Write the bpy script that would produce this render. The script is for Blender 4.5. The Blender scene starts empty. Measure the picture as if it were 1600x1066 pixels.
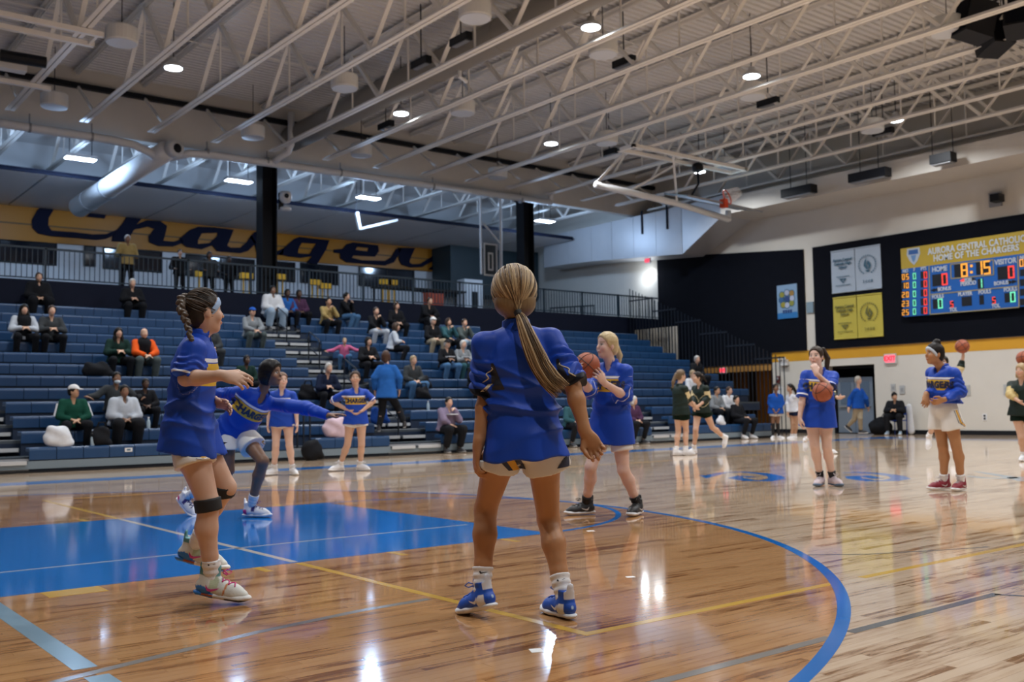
import bpy, bmesh, math, random
import numpy as np
from mathutils import Vector, Matrix
from mathutils.geometry import tessellate_polygon

# ------------------------------------------------------------------ camera
SC = bpy.context.scene
COL = SC.collection
FPX = 1559.06                                   # focal length in pixels of the 1600x1066 frame
CAM = np.array([0.7487, -7.7752, 0.9588])
YAW, PITCH, ROLL = 0.902154, 0.068279, -0.0154297
_f = np.array([math.cos(PITCH)*math.cos(YAW), math.cos(PITCH)*math.sin(YAW), math.sin(PITCH)])
_r = np.array([math.sin(YAW), -math.cos(YAW), 0.0]); _u = np.cross(_r, _f)
CF = _f
CR = math.cos(ROLL)*_r + math.sin(ROLL)*_u
CU = -math.sin(ROLL)*_r + math.cos(ROLL)*_u
FH = np.array([math.cos(YAW), math.sin(YAW), 0.0])   # horizontal view direction
RH = np.array([math.sin(YAW), -math.cos(YAW), 0.0])
ZV = np.array([0.0, 0.0, 1.0])
cam = bpy.data.cameras.new('camera'); camo = bpy.data.objects.new('camera', cam); COL.objects.link(camo)
cam.sensor_width = 36; cam.sensor_fit = 'HORIZONTAL'; cam.lens = FPX/1600*36
cam.clip_end = 200; cam.clip_start = 0.05
cam.dof.use_dof = True; cam.dof.focus_distance = 4.75; cam.dof.aperture_fstop = 3.6
M = Matrix.Identity(4)
for i in range(3):
    M[i][0] = CR[i]; M[i][1] = CU[i]; M[i][2] = -CF[i]; M[i][3] = CAM[i]
camo.matrix_world = M
SC.camera = camo
# ------------------------------------------------------------------ world, exposure (the lamps are built with their fixtures)
W = bpy.data.worlds.new('world'); SC.world = W; W.use_nodes = True
W.node_tree.nodes['Background'].inputs[0].default_value = (0.05, 0.07, 0.12, 1)
W.node_tree.nodes['Background'].inputs[1].default_value = 0.3
vs = SC.view_settings
vs.view_transform = 'Standard'; vs.look = 'None'; vs.gamma = 1.0; vs.use_curve_mapping = False
vs.exposure = 0.0
LAMP_W = 228.0          # one high bay lamp
LOW_W = 215.0            # one lamp above the concourse
SC.cycles.max_bounces = 7; SC.cycles.diffuse_bounces = 3; SC.cycles.glossy_bounces = 3
SC.cycles.sample_clamp_indirect = 6.0
SC.cycles.caustics_reflective = False; SC.cycles.caustics_refractive = False

def at(x, y, **k):
    d = CF + CR*(x-800)/FPX - CU*(y-533)/FPX
    for a, v in k.items():
        i = 'XYZ'.index(a); t = (v-CAM[i])/d[i]
    return CAM + d*t
def px(x, y, dep):
    return CAM + (CF + CR*(x-800)/FPX - CU*(y-533)/FPX)*dep
def pr(p):
    d = np.asarray(p, float)-CAM; z = d@CF
    return 800+FPX*(d@CR)/z, 533-FPX*(d@CU)/z, z
def nrm(v):
    v = np.asarray(v, float); return v/max(1e-9, np.linalg.norm(v))
def lerp(a, b, t): return np.asarray(a)*(1-t)+np.asarray(b)*t

# ------------------------------------------------------------------ materials
MATS = {}
def mat(name, col, rough=0.5, metal=0.0, noise=0.0, nscale=30.0, bump=0.0, bscale=80.0, emit=None, estr=1.0, sheen=0.0, coat=0.0, spec=0.5, attr=None, sss=0.0, stretch=None, alpha=1.0):
    if name in MATS: return MATS[name]
    m = bpy.data.materials.new(name); m.use_nodes = True
    nt = m.node_tree; b = nt.nodes['Principled BSDF']; L = nt.links
    col = tuple(col)+(1,)
    b.inputs['Base Color'].default_value = col
    b.inputs['Roughness'].default_value = rough; b.inputs['Metallic'].default_value = metal
    b.inputs['Specular IOR Level'].default_value = spec
    if sheen: b.inputs['Sheen Weight'].default_value = sheen
    if coat: b.inputs['Coat Weight'].default_value = coat; b.inputs['Coat Roughness'].default_value = 0.08
    if sss:
        b.inputs['Subsurface Weight'].default_value = sss
        b.inputs['Subsurface Radius'].default_value = (0.012, 0.005, 0.003); b.inputs['Subsurface Scale'].default_value = 1.0
    src = None
    if attr:
        a = nt.nodes.new('ShaderNodeAttribute'); a.attribute_name = attr; src = a.outputs['Color']
        L.new(src, b.inputs['Base Color'])
    tc = nt.nodes.new('ShaderNodeTexCoord'); vec = tc.outputs['Object']
    if stretch:
        mp = nt.nodes.new('ShaderNodeMapping'); mp.inputs['Scale'].default_value = stretch
        L.new(vec, mp.inputs['Vector']); vec = mp.outputs['Vector']
    if noise:
        n = nt.nodes.new('ShaderNodeTexNoise'); n.inputs['Scale'].default_value = nscale; n.inputs['Detail'].default_value = 4
        L.new(vec, n.inputs['Vector'])
        mr = nt.nodes.new('ShaderNodeMapRange'); mr.inputs['To Min'].default_value = 1-noise; mr.inputs['To Max'].default_value = 1+noise
        L.new(n.outputs['Fac'], mr.inputs['Value'])
        mx = nt.nodes.new('ShaderNodeVectorMath'); mx.operation = 'SCALE'
        if src is None: mx.inputs[0].default_value = col[:3]
        else: L.new(src, mx.inputs[0])
        L.new(mr.outputs['Result'], mx.inputs['Scale']); L.new(mx.outputs['Vector'], b.inputs['Base Color'])
    if bump:
        n2 = nt.nodes.new('ShaderNodeTexNoise'); n2.inputs['Scale'].default_value = bscale; n2.inputs['Detail'].default_value = 3
        L.new(vec, n2.inputs['Vector'])
        bp = nt.nodes.new('ShaderNodeBump'); bp.inputs['Strength'].default_value = bump; bp.inputs['Distance'].default_value = 0.01
        L.new(n2.outputs['Fac'], bp.inputs['Height']); L.new(bp.outputs['Normal'], b.inputs['Normal'])
    if emit:
        b.inputs['Emission Color'].default_value = tuple(emit)+(1,); b.inputs['Emission Strength'].default_value = estr
    if alpha < 1: b.inputs['Alpha'].default_value = alpha
    MATS[name] = m
    return m
def srgb(h):
    c = [int(h[i:i+2], 16)/255 for i in (0, 2, 4)]
    return tuple(v/12.92 if v <= .04045 else ((v+.055)/1.055)**2.4 for v in c)

# ------------------------------------------------------------------ object helpers
def tag(o, label=None, cat=None, group=None, kind=None):
    if label: o['label'] = label
    if cat: o['category'] = cat
    if group: o['group'] = group
    if kind: o['kind'] = kind
    return o
LOC = {}
def empty(name, loc, label=None, cat=None, group=None, kind=None):
    o = bpy.data.objects.new(name, None); COL.objects.link(o); o.location = tuple(loc); o.empty_display_size = .1
    LOC[o.name] = np.array(loc, float)
    return tag(o, label, cat, group, kind)
def wloc(o):
    return LOC.get(o.name, np.zeros(3))
def link(o, parent=None):
    COL.objects.link(o)
    if parent is not None:
        o.parent = parent
        LOC[o.name] = wloc(parent)+np.array(o.location)
    else: LOC[o.name] = np.array(o.location)
    return o
def copy_part(o, parent, loc=None):
    c = o.copy(); COL.objects.link(c); c.parent = parent
    if loc is not None: c.location = tuple(loc)
    return c
class MB:
    def __init__(s): s.v = []; s.f = []
    def add(s, vs_, fs):
        n = len(s.v); s.v += [tuple(map(float, p)) for p in vs_]; s.f += [tuple(i+n for i in f) for f in fs]; return s
    def box(s, c, size, R=None):
        c = np.array(c, float); h = np.array(size, float)/2
        P = [np.array((x, y, z))*h for x in (-1, 1) for y in (-1, 1) for z in (-1, 1)]
        if R is not None: P = [np.asarray(R).T@p for p in P]      # rows of R are the box axes
        return s.add([p+c for p in P], [(0,1,3,2),(4,6,7,5),(0,4,5,1),(2,3,7,6),(0,2,6,4),(1,5,7,3)])
    def bb(s, a, b):
        a = np.minimum(a, b); b = np.maximum(np.array(b), a); return s
    def span(s, x0, x1, y0, y1, z0, z1):
        return s.box(((x0+x1)/2, (y0+y1)/2, (z0+z1)/2), (abs(x1-x0), abs(y1-y0), abs(z1-z0)))
    def bar(s, a, b, w, t, up=(0, 0, 1)):
        a = np.array(a, float); b = np.array(b, float); d = nrm(b-a); sd = np.cross(d, up)
        if np.linalg.norm(sd) < 1e-3: sd = np.cross(d, (1, 0, 0))
        sd = nrm(sd); u = np.cross(sd, d)
        return s.box((a+b)/2, (np.linalg.norm(b-a), w, t), np.array([d, sd, u]))
    def tube(s, path, r, n=8, cap=True, flat=None):
        path = [np.array(p, float) for p in path]; m = len(path)
        rr = r if hasattr(r, '__len__') else [r]*m
        V = []; ref = None
        for i, p in enumerate(path):
            d = nrm(path[min(i+1, m-1)]-path[max(i-1, 0)])
            if ref is None:
                ref = np.cross(d, (0, 0, 1))
                if np.linalg.norm(ref) < .05: ref = np.cross(d, (1, 0, 0))
            ref = nrm(ref-d*(ref@d)); o = np.cross(d, ref)
            for k in range(n):
                a = 2*math.pi*k/n
                V.append(p+rr[i]*(ref*math.cos(a)+o*math.sin(a)))
        F = [(i*n+k, i*n+(k+1) % n, (i+1)*n+(k+1) % n, (i+1)*n+k) for i in range(m-1) for k in range(n)]
        if cap: F += [tuple(range(n-1, -1, -1)), tuple(range((m-1)*n, m*n))]
        return s.add(V, F)
    def cyl(s, a, b, r, n=16, r2=None): return s.tube([a, b], [r, r if r2 is None else r2], n)
    def lathe(s, c, prof, n=24, ax=(0, 0, 1)):
        ax = nrm(ax); e = np.cross(ax, (1, 0, 0))
        if np.linalg.norm(e) < .05: e = np.cross(ax, (0, 1, 0))
        e = nrm(e); g = np.cross(ax, e); c = np.array(c, float)
        V = [c+ax*z+r*(e*math.cos(2*math.pi*k/n)+g*math.sin(2*math.pi*k/n)) for r, z in prof for k in range(n)]
        m = len(prof)
        F = [(i*n+k, i*n+(k+1) % n, (i+1)*n+(k+1) % n, (i+1)*n+k) for i in range(m-1) for k in range(n)]
        F += [tuple(range(n-1, -1, -1)), tuple(range((m-1)*n, m*n))]
        return s.add(V, F)
    def prism(s, loops, org, ax, ay, t):
        # flat outline (first loop outer, others holes) in the plane org + x*ax + y*ay, given thickness t along ax x ay
        org = np.array(org, float); ax = np.array(ax, float); ay = np.array(ay, float); nz = np.cross(ax, ay)
        tri = tessellate_polygon([[Vector((p[0], p[1], 0)) for p in lp] for lp in loops])
        flatp = [p for lp in loops for p in lp]; n = len(flatp)
        V = [org+p[0]*ax+p[1]*ay+nz*t for p in flatp]+[org+p[0]*ax+p[1]*ay for p in flatp]
        F = []
        for a, b, c in tri:
            A, B, Cc = (Vector((flatp[k][0], flatp[k][1])) for k in (a, b, c))
            cr = (B-A).cross(Cc-A)
            if cr < 0: a, c = c, a
            F.append((a, b, c)); F.append((c+n, b+n, a+n))
        k = 0
        for lp in loops:
            m = len(lp)
            for i in range(m):
                j = (i+1) % m; F.append((k+i, k+i+n, k+j+n, k+j))
            k += m
        return s.add(V, F)
    def sphere(s, c, r, n=16, m=10):
        rr = np.array(r if hasattr(r, '__len__') else (r, r, r), float)
        V = [np.array(c)+(0, 0, rr[2])]
        for i in range(1, m):
            for k in range(n):
                a = math.pi*i/m; b = 2*math.pi*k/n
                V.append(np.array(c)+rr*(math.sin(a)*math.cos(b), math.sin(a)*math.sin(b), math.cos(a)))
        V.append(np.array(c)-(0, 0, rr[2])); e = len(V)-1
        F = [(0, 1+k, 1+(k+1) % n) for k in range(n)]
        for i in range(m-2):
            F += [(1+i*n+k, 1+(i+1)*n+k, 1+(i+1)*n+(k+1) % n, 1+i*n+(k+1) % n) for k in range(n)]
        F += [(1+(m-2)*n+(k+1) % n, 1+(m-2)*n+k, e) for k in range(n)]
        return s.add(V, F)
    def build(s, name, material, parent=None, smooth=False, fix=False):
        me = bpy.data.meshes.new(name)
        off = wloc(parent) if parent is not None else np.zeros(3)
        me.from_pydata([(p[0]-off[0], p[1]-off[1], p[2]-off[2]) for p in s.v], [], s.f)
        if fix:
            bm = bmesh.new(); bm.from_mesh(me); bmesh.ops.recalc_face_normals(bm, faces=bm.faces); bm.to_mesh(me); bm.free()
        me.materials.append(material)
        if smooth: me.polygons.foreach_set('use_smooth', [True]*len(me.polygons))
        o = bpy.data.objects.new(name, me)
        return link(o, parent)
def text_mesh(txt, h, bold=0.0, cond=1.0, align='CENTER', depth=0.004, sp=1.0, shear=0.0):
    cu = bpy.data.curves.new('t', 'FONT'); cu.body = txt; cu.size = h/0.7; cu.align_x = align; cu.align_y = 'CENTER'
    cu.offset = bold; cu.extrude = depth; cu.space_character = sp; cu.shear = shear; cu.resolution_u = 3
    o = bpy.data.objects.new('t', cu); COL.objects.link(o)
    dg = bpy.context.evaluated_depsgraph_get(); dg.update()
    me = bpy.data.meshes.new_from_object(o.evaluated_get(dg))
    for v in me.vertices: v.co.x *= cond
    bpy.data.objects.remove(o); bpy.data.curves.remove(cu)
    return me
def put_text(name, txt, h, pos, right, up, material, parent, **k):
    me = text_mesh(txt, h, **k); me.materials.clear(); me.materials.append(material)
    right = nrm(right); up = nrm(up); n = np.cross(right, up)
    off = wloc(parent) if parent is not None else np.zeros(3); p = np.array(pos)-off
    mt = Matrix(((right[0], up[0], n[0], p[0]), (right[1], up[1], n[1], p[1]), (right[2], up[2], n[2], p[2]), (0, 0, 0, 1)))
    me.transform(mt)
    return link(bpy.data.objects.new(name, me), parent)
RNG = random.Random(7)
# ================================================================== materials of the place
CREAM = mat('cream_paint', (0.60, 0.575, 0.53), 0.6, noise=.05, nscale=3)
BLOCK = mat('block_wall', (0.63, 0.60, 0.54), 0.65, noise=.04, nscale=2, bump=.15, bscale=40)
DECK = mat('roof_deck', (0.74, 0.73, 0.72), 0.55, noise=.05, nscale=2)
STEEL = mat('joist_steel', (0.86, 0.83, 0.78), 0.5, noise=.06, nscale=5)
WHITEP = mat('white_paint', (0.72, 0.73, 0.74), 0.5, noise=.03, nscale=4)
BLACK = mat('black_panel', (0.004, 0.005, 0.009), 0.9, noise=.2, nscale=6, spec=.1)
NAVY = mat('navy_paint', (0.005, 0.008, 0.022), 0.7, noise=.1, nscale=5, spec=.15)
GOLD = mat('gold_paint', (0.62, 0.31, 0.015), 0.5, noise=.06, nscale=3)
DARKM = mat('dark_metal', (0.008, 0.009, 0.012), 0.5, spec=.25)
GREYM = mat('grey_metal', (0.30, 0.31, 0.33), 0.45, metal=.4)
SEAT = mat('seat_plastic', (0.006, 0.043, 0.125), 0.42, noise=.10, nscale=9, bump=.1, bscale=60)
RISER = mat('riser_panel', (0.004, 0.016, 0.045), 0.55, noise=.1, nscale=5)
TREAD = mat('bleacher_tread', (0.05, 0.065, 0.08), 0.5, noise=.1, nscale=8)
NOSE = mat('step_nosing', (0.46, 0.48, 0.50), 0.5, noise=.08, nscale=12)
GLASSD = mat('dark_glass', (0.006, 0.009, 0.016), 0.08)
WOOD = mat('amber_wood', (0.42, 0.21, 0.05), 0.45, noise=.2, nscale=6, stretch=(1, 8, 8))
DUCTM = mat('duct_sheet', (0.52, 0.53, 0.55), 0.42, metal=.25, noise=.05, nscale=3)
DUCTSH = mat('duct_shaded', (0.27, 0.25, 0.22), 0.5, noise=.06, nscale=3)  # round grey duct: its shading is put into this darker colour
BLUEP = mat('court_blue', (0.008, 0.155, 0.52), 0.10, noise=.07, nscale=2, bump=.01, bscale=4, coat=.3)
YELP = mat('court_yellow', (0.60, 0.36, 0.05), 0.16, noise=.05, nscale=5, coat=.3)
PALEP = mat('court_pale', (0.55, 0.50, 0.46), 0.14, coat=.3)
LBLUE = mat('court_light_blue', (0.22, 0.34, 0.43), 0.16, noise=.06, nscale=6, coat=.3)
GREYP = mat('court_grey', (0.22, 0.20, 0.18), 0.16, noise=.06, nscale=6, coat=.3)
DGREYP = mat('court_dark_grey', (0.13, 0.13, 0.135), 0.16, coat=.3)

# maple boards: tone per board and the darker stain inside the three point line
BW, BL = 0.057, 0.92
def floor_material():
    m = bpy.data.materials.new('maple_boards'); m.use_nodes = True
    nt = m.node_tree; N = nt.nodes; L = nt.links; b = N['Principled BSDF']
    g = N.new('ShaderNodeNewGeometry'); sx = N.new('ShaderNodeSeparateXYZ'); L.new(g.outputs['Position'], sx.inputs[0])
    def ma(op, a, bb=None, c=None):
        n = N.new('ShaderNodeMath'); n.operation = op
        for i, v in enumerate((a, bb, c)):
            if v is None: continue
            if isinstance(v, (int, float)): n.inputs[i].default_value = v
            else: L.new(v, n.inputs[i])
        return n.outputs[0]
    X, Y = sx.outputs[0], sx.outputs[1]
    row = ma('FLOOR', ma('DIVIDE', Y, BW))
    off = ma('MULTIPLY', ma('FRACT', ma('MULTIPLY', row, 0.381966)), BL)
    colm = ma('FLOOR', ma('DIVIDE', ma('SUBTRACT', X, off), BL))
    cb = N.new('ShaderNodeCombineXYZ'); L.new(row, cb.inputs[0]); L.new(colm, cb.inputs[1])
    wn = N.new('ShaderNodeTexWhiteNoise'); wn.noise_dimensions = '3D'; L.new(cb.outputs[0], wn.inputs['Vector'])
    mp = N.new('ShaderNodeMapping'); mp.inputs['Scale'].default_value = (3.2, 34, 1); L.new(g.outputs['Position'], mp.inputs['Vector'])
    ad = N.new('ShaderNodeVectorMath'); ad.operation = 'MULTIPLY_ADD'; L.new(wn.outputs['Color'], ad.inputs[0]); ad.inputs[1].default_value = (9, 9, 9); L.new(mp.outputs[0], ad.inputs[2])
    gr = N.new('ShaderNodeTexNoise'); gr.inputs['Scale'].default_value = 1.0; gr.inputs['Detail'].default_value = 6; gr.inputs['Roughness'].default_value = .6
    L.new(ad.outputs[0], gr.inputs['Vector'])
    t = ma('ADD', ma('MULTIPLY', wn.outputs['Value'], .42), ma('MULTIPLY', gr.outputs['Fac'], 1.02))
    cr = N.new('ShaderNodeValToRGB'); e = cr.color_ramp.elements
    e[0].position = .22; e[0].color = (.68, .53, .395, 1); e[1].position = 1.0; e[1].color = (.24, .115, .05, 1)
    x = e.new(.66); x.color = (.64, .48, .34, 1)
    x = e.new(.84); x.color = (.54, .385, .26, 1)
    L.new(t, cr.inputs[0])
    # stain inside the arc
    dx = ma('MAXIMUM', ma('SUBTRACT', X, 1.6), 0.0)
    rad = ma('SQRT', ma('ADD', ma('MULTIPLY', dx, dx), ma('MULTIPLY', Y, Y)))
    ins = ma('LESS_THAN', rad, 6.0)
    st = N.new('ShaderNodeMix'); st.data_type = 'RGBA'; st.blend_type = 'MULTIPLY'
    L.new(ins, st.inputs[0]); L.new(cr.outputs[0], st.inputs[6]); st.inputs[7].default_value = (.76, .54, .33, 1)
    L.new(st.outputs[2], b.inputs['Base Color'])
    rn = N.new('ShaderNodeTexNoise'); rn.inputs['Scale'].default_value = 1.3; rn.inputs['Detail'].default_value = 5; L.new(g.outputs['Position'], rn.inputs['Vector'])
    mr = N.new('ShaderNodeMapRange'); L.new(rn.outputs['Fac'], mr.inputs[0]); mr.inputs[3].default_value = .05; mr.inputs[4].default_value = .13
    L.new(mr.outputs[0], b.inputs['Roughness'])
    b.inputs['Specular IOR Level'].default_value = .55
    b.inputs['Coat Weight'].default_value = .35; b.inputs['Coat Roughness'].default_value = .04
    b2 = N.new('ShaderNodeBump'); b2.inputs['Strength'].default_value = .012; b2.inputs['Distance'].default_value = .003
    hh = ma('MULTIPLY', gr.outputs['Fac'], .12)
    wv = N.new('ShaderNodeTexNoise'); wv.inputs['Scale'].default_value = 3.5; L.new(g.outputs['Position'], wv.inputs['Vector'])
    L.new(ma('MULTIPLY', wv.outputs['Fac'], 2.0), b2.inputs['Height']); L.new(b2.outputs[0], b.inputs['Normal'])
    return m
MAPLE = floor_material()

# ================================================================== floor of boards
FX0, FX1, FY0, FY1 = -6.0, 29.5, -13.0, 14.0
floor = MB().span(FX0, FX1+3, FY0, 28.2, -.30, -.021).build('floor', TREAD); tag(floor, kind='structure')
def build_boards():
    near, rest = [], []
    r0, r1 = math.floor(FY0/BW), math.floor(FY1/BW)
    for r in range(r0, r1):
        off = ((r*0.381966) % 1.0)*BL
        c0 = math.floor((FX0-off)/BL); c1 = math.floor((FX1-off)/BL)
        y = (r+.5)*BW
        for c in range(c0, c1+1):
            x0 = max(FX0, off+c*BL); x1 = min(FX1, off+(c+1)*BL)
            if x1-x0 < .02: continue
            full = x1-x0 > BL-1e-4
            cx = (x0+x1)/2
            if full and -6.6 < y < -1 and 0 < cx < 8:
                p = pr((cx, y, 0))
                if 20 < p[0] < 1580 and p[1] < 1075 and p[2] > 1:
                    near.append((p[2], cx, y)); continue
            rest.append((x0, x1, y))
    near.sort()
    proto = MB().box((0, 0, -.0105), (BL-.0012, BW-.0011, .021)).build('floor_board', MAPLE, floor)
    for i, (d, cx, y) in enumerate(near):
        if i < 300:
            if i == 0: proto.location = (cx, y, 0)
            else: copy_part(proto, floor, (cx, y, 0))
        else: rest.append((cx-BL/2, cx+BL/2, y))
    n = len(rest); V = np.zeros((n, 8, 3)); A = np.array(rest)
    gp = np.where(A[:, 2] < -2.5, .0005, .0001); x0 = A[:, 0]+gp; x1 = A[:, 1]-gp; y0 = A[:, 2]-BW/2+gp; y1 = A[:, 2]+BW/2-gp
    for k, (xx, yy, zz) in enumerate([(x0, y0, 0), (x1, y0, 0), (x1, y1, 0), (x0, y1, 0), (x0, y0, -.02), (x1, y0, -.02), (x1, y1, -.02), (x0, y1, -.02)]):
        V[:, k, 0] = xx; V[:, k, 1] = yy; V[:, k, 2] = zz
    q = np.array([(0, 1, 2, 3), (0, 4, 5, 1), (1, 5, 6, 2), (2, 6, 7, 3), (3, 7, 4, 0)])
    F = (np.arange(n)[:, None, None]*8+q[None]).reshape(-1, 4)
    me = fast_mesh('floor_boards', V.reshape(-1, 3), F, False); me.materials.append(MAPLE)
    o = link(bpy.data.objects.new('floor_boards', me), floor); tag(o, kind='stuff')
def fast_mesh(name, V, F, smooth=True):
    me = bpy.data.meshes.new(name); V = np.asarray(V, np.float32); F = np.asarray(F, np.int32); k = F.shape[1]
    me.vertices.add(len(V)); me.vertices.foreach_set('co', V.ravel())
    me.loops.add(F.size); me.loops.foreach_set('vertex_index', F.ravel())
    me.polygons.add(len(F)); me.polygons.foreach_set('loop_start', np.arange(0, F.size, k, dtype=np.int32))
    me.polygons.foreach_set('use_smooth', np.full(len(F), bool(smooth)))
    me.update(calc_edges=True); me.validate()
    return me
build_boards()

# ---------------- painted lines (thin paint films on the boards)
def paint(name, poly, m, z=.0008, holes=()):
    return MB().prism([poly]+list(holes), (0, 0, 0), (1, 0, 0), (0, 1, 0), z).build(name, m, floor)
def rect(x0, x1, y0, y1): return [(x0, y0), (x1, y0), (x1, y1), (x0, y1)]
def strip(name, pts, w, m, z=.001):
    pts = [np.array(p, float) for p in pts]; Lf, Rt = [], []
    for i, p in enumerate(pts):
        d = nrm(pts[min(i+1, len(pts)-1)]-pts[max(i-1, 0)]); n = np.array((-d[1], d[0]))
        ww = w[i] if hasattr(w, '__len__') else w
        Lf.append(p+n*ww/2); Rt.append(p-n*ww/2)
    mb = MB(); n = len(pts)
    V = [(p[0], p[1], z) for p in Lf]+[(p[0], p[1], z) for p in Rt]+[(p[0], p[1], 0) for p in Lf]+[(p[0], p[1], 0) for p in Rt]
    F = []
    for i in range(n-1):
        F += [(i, n+i, n+i+1, i+1), (i+1, i+1+2*n, i+2*n, i), (n+i, n+i+2*n, n+i+1+2*n, n+i+1)]
    mb.add(V, F)
    return mb.build(name, m, floor)
LANE = 1.83; FTX = 5.79
paint('lane_paint', rect(-.3, FTX, -LANE, LANE), BLUEP, .0006)
strip('free_throw_circle', [(FTX+1.805*math.cos(a), 1.805*math.sin(a)) for a in np.linspace(-math.pi/2, math.pi/2, 60)], .05, BLUEP, .0010)
arc = [(-.5, -6.0), (1.0, -6.0)]+[(1.6+5.99*math.cos(a), 5.99*math.sin(a)) for a in np.linspace(-math.pi/2, math.pi/2, 140)]+[(1.0, 6.0), (-.5, 6.0)]
strip('three_point_line', arc, .062, BLUEP, .0012)
paint('sideline', rect(-5, 27, 7.62, 8.28), BLUEP, .0007)
paint('end_line', rect(25.6, 26.15, -9, 7.62), BLUEP, .0007)
LM = [(7, 8), (11, 11.17), (14.17, 14.34), (17.34, 17.5)]
for a, b_ in LM:
    for s in (-1, 1):
        paint('lane_mark', rect(a*.3048, b_*.3048, s*(LANE+.005), s*(LANE+.21)) if s > 0 else rect(a*.3048, b_*.3048, -LANE-.21, -LANE-.005), YELP, .0009)
VB = .05
paint('volleyball_line', rect(3.66-VB/2, 3.66+VB/2, -4.57-VB/2, -LANE-.03), YELP, .0009)
paint('volleyball_line', rect(3.66-VB/2, 3.66+VB/2, LANE+.02, 4.57), YELP, .0009)
paint('volleyball_line', rect(3.66-VB/2, 3.66+VB/2, -LANE+.03, LANE-.02), PALEP, .0010)
paint('volleyball_line', rect(3.66+VB/2, 5.50, -4.57-VB/2, -4.57+VB/2), YELP, .0009)
paint('volleyball_line', rect(5.72, 21.9, -4.57-VB/2, -4.57+VB/2), YELP, .0009)
paint('volleyball_line', rect(3.66-VB/2, 21.9, 4.57, 4.57+VB), YELP, .0009)
paint('lane_stripe', rect(-.3, FTX-.12, -.905, -.885), PALEP, .0010)
paint('lane_stripe', rect(-.3, FTX-.12, -.935, -.920), LBLUE, .0010)
paint('cross_court_line', rect(1.86-.045, 1.86+.045, -3.72, -1.95), LBLUE, .0009)
paint('cross_court_line', rect(1.86-.045, 1.86+.045, -6.6, -3.86), LBLUE, .0009)
paint('cross_court_line', rect(4.50, 5.78, -5.315, -5.265), DGREYP, .0009)
paint('cross_court_line', rect(2.6, 4.36, -5.315, -5.265), GREYP, .0009)
strip('cross_court_line', [(5.755, -5.29), (5.82, -5.42), (5.88, -5.6), (5.9, -6.0)], .03, DGREYP, .0009)
strip('cross_court_line', [(1.2, -4.03), (1.88, -3.8), (2.61, -3.58), (3.2, -3.47), (3.6, -3.45)], .05, GREYP, .0009)
strip('cross_court_line', [(6.12, -3.78), (6.5, -4.1), (7.0, -4.33), (7.36, -4.47)], .025, DGREYP, .0009)
def court_glyph(pts, w, m):
    return strip('court_lettering', [tuple(at(x, y, Z=0)[:2]) for x, y in pts], w, m, .0009)
court_glyph([(1098, 743), (1104, 747), (1112, 743), (1130, 738.5), (1160, 737.6), (1190, 740), (1210, 744), (1214, 748), (1196, 751.5), (1170, 751), (1148, 747), (1158, 744), (1176, 746)], [.10, .14, .16, .12, .14, .18, .2, .22, .22, .2, .2, .18, .2], BLUEP)
court_glyph([(1316, 739), (1340, 738.4), (1372, 740), (1400, 744), (1408, 748), (1392, 751), (1360, 751.5), (1335, 748), (1332, 744.5), (1352, 744), (1372, 748)], [.06, .12, .18, .2, .24, .22, .2, .2, .2, .2, .16], BLUEP)
court_glyph([(1512, 744), (1540, 747), (1570, 747.5), (1600, 746), (1640, 748)], [.08, .14, .18, .2, .2], LBLUE)
court_glyph([(1524, 737), (1550, 741), (1580, 746), (1600, 752)], [.06, .12, .14, .12], LBLUE)
for x, y, w, h, lab in ((985, 902, .040, .05, 'small white tape piece on the boards right of the back-turned player'), (838, 1017, .062, .05, 'larger white tape piece on the boards nearest the camera'), (923, 830, .05, .06, 'small white tape piece beside the free throw circle')):
    p = at(x, y, Z=0)
    o = MB().box((0, 0, 0), (w, h, .0012)).build('tape_piece', mat('tape', (.8, .8, .8), .5)); o.location = (p[0], p[1], .0008); o.rotation_euler = (0, 0, YAW+.2)
    tag(o, lab, 'tape')

# ================================================================== scoreboard wall (X = 29.5)
WX = 29.5
wr = MB()
wr.span(WX, WX+.3, -13, 10.02, -.02, 10.1); wr.span(WX, WX+.3, 10.02, 11.75, 2.22, 10.1); wr.span(WX, WX+.3, 11.75, 13.95, -.02, 10.1)
wr.span(WX, WX+.3, 13.95, 19.3, 2.42, 10.1)
wr.span(WX, WX+.3, 19.3, 28.2, -.02, 10.1)
wall_right = tag(wr.build('wall_right', BLOCK), kind='structure')
tag(MB().span(WX-.004, WX, -13, 10.02, 2.45, 2.79).span(WX-.004, WX, 10.02, 13.95, 2.45, 2.79).build('trim_1', GOLD), kind='structure')
tag(MB().span(WX-.03, WX, -13, 10.0, 0, .13).span(WX-.03, WX, 11.77, 13.95, 0, .13).build('baseboard_right', DARKM), kind='structure')
tag(MB().span(WX-.06, WX, -13, 12.12, 2.80, 6.25).build('trim_2', BLACK), kind='structure')
# black wall face left of the pale strip, its top edge rising to the far corner
mb = MB(); zt = lambda y: 6.24+(y-12.5)*.09
P = [(12.5, 2.80), (13.95, 2.80), (13.95, 2.42), (19.25, 2.42), (19.25, zt(19.25)), (12.5, zt(12.5))]
mb.prism([[(-p[0], p[1]) for p in P]], (WX, 0, 0), (0, -1, 0), (0, 0, 1), .06)
tag(mb.build('trim_3', BLACK), kind='structure')
tag(MB().span(WX-.05, WX, 12.18, 12.44, 4.05, 4.42).build('trim_4', mat('grey_blue', (.20, .28, .34), .5)), kind='structure')
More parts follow.
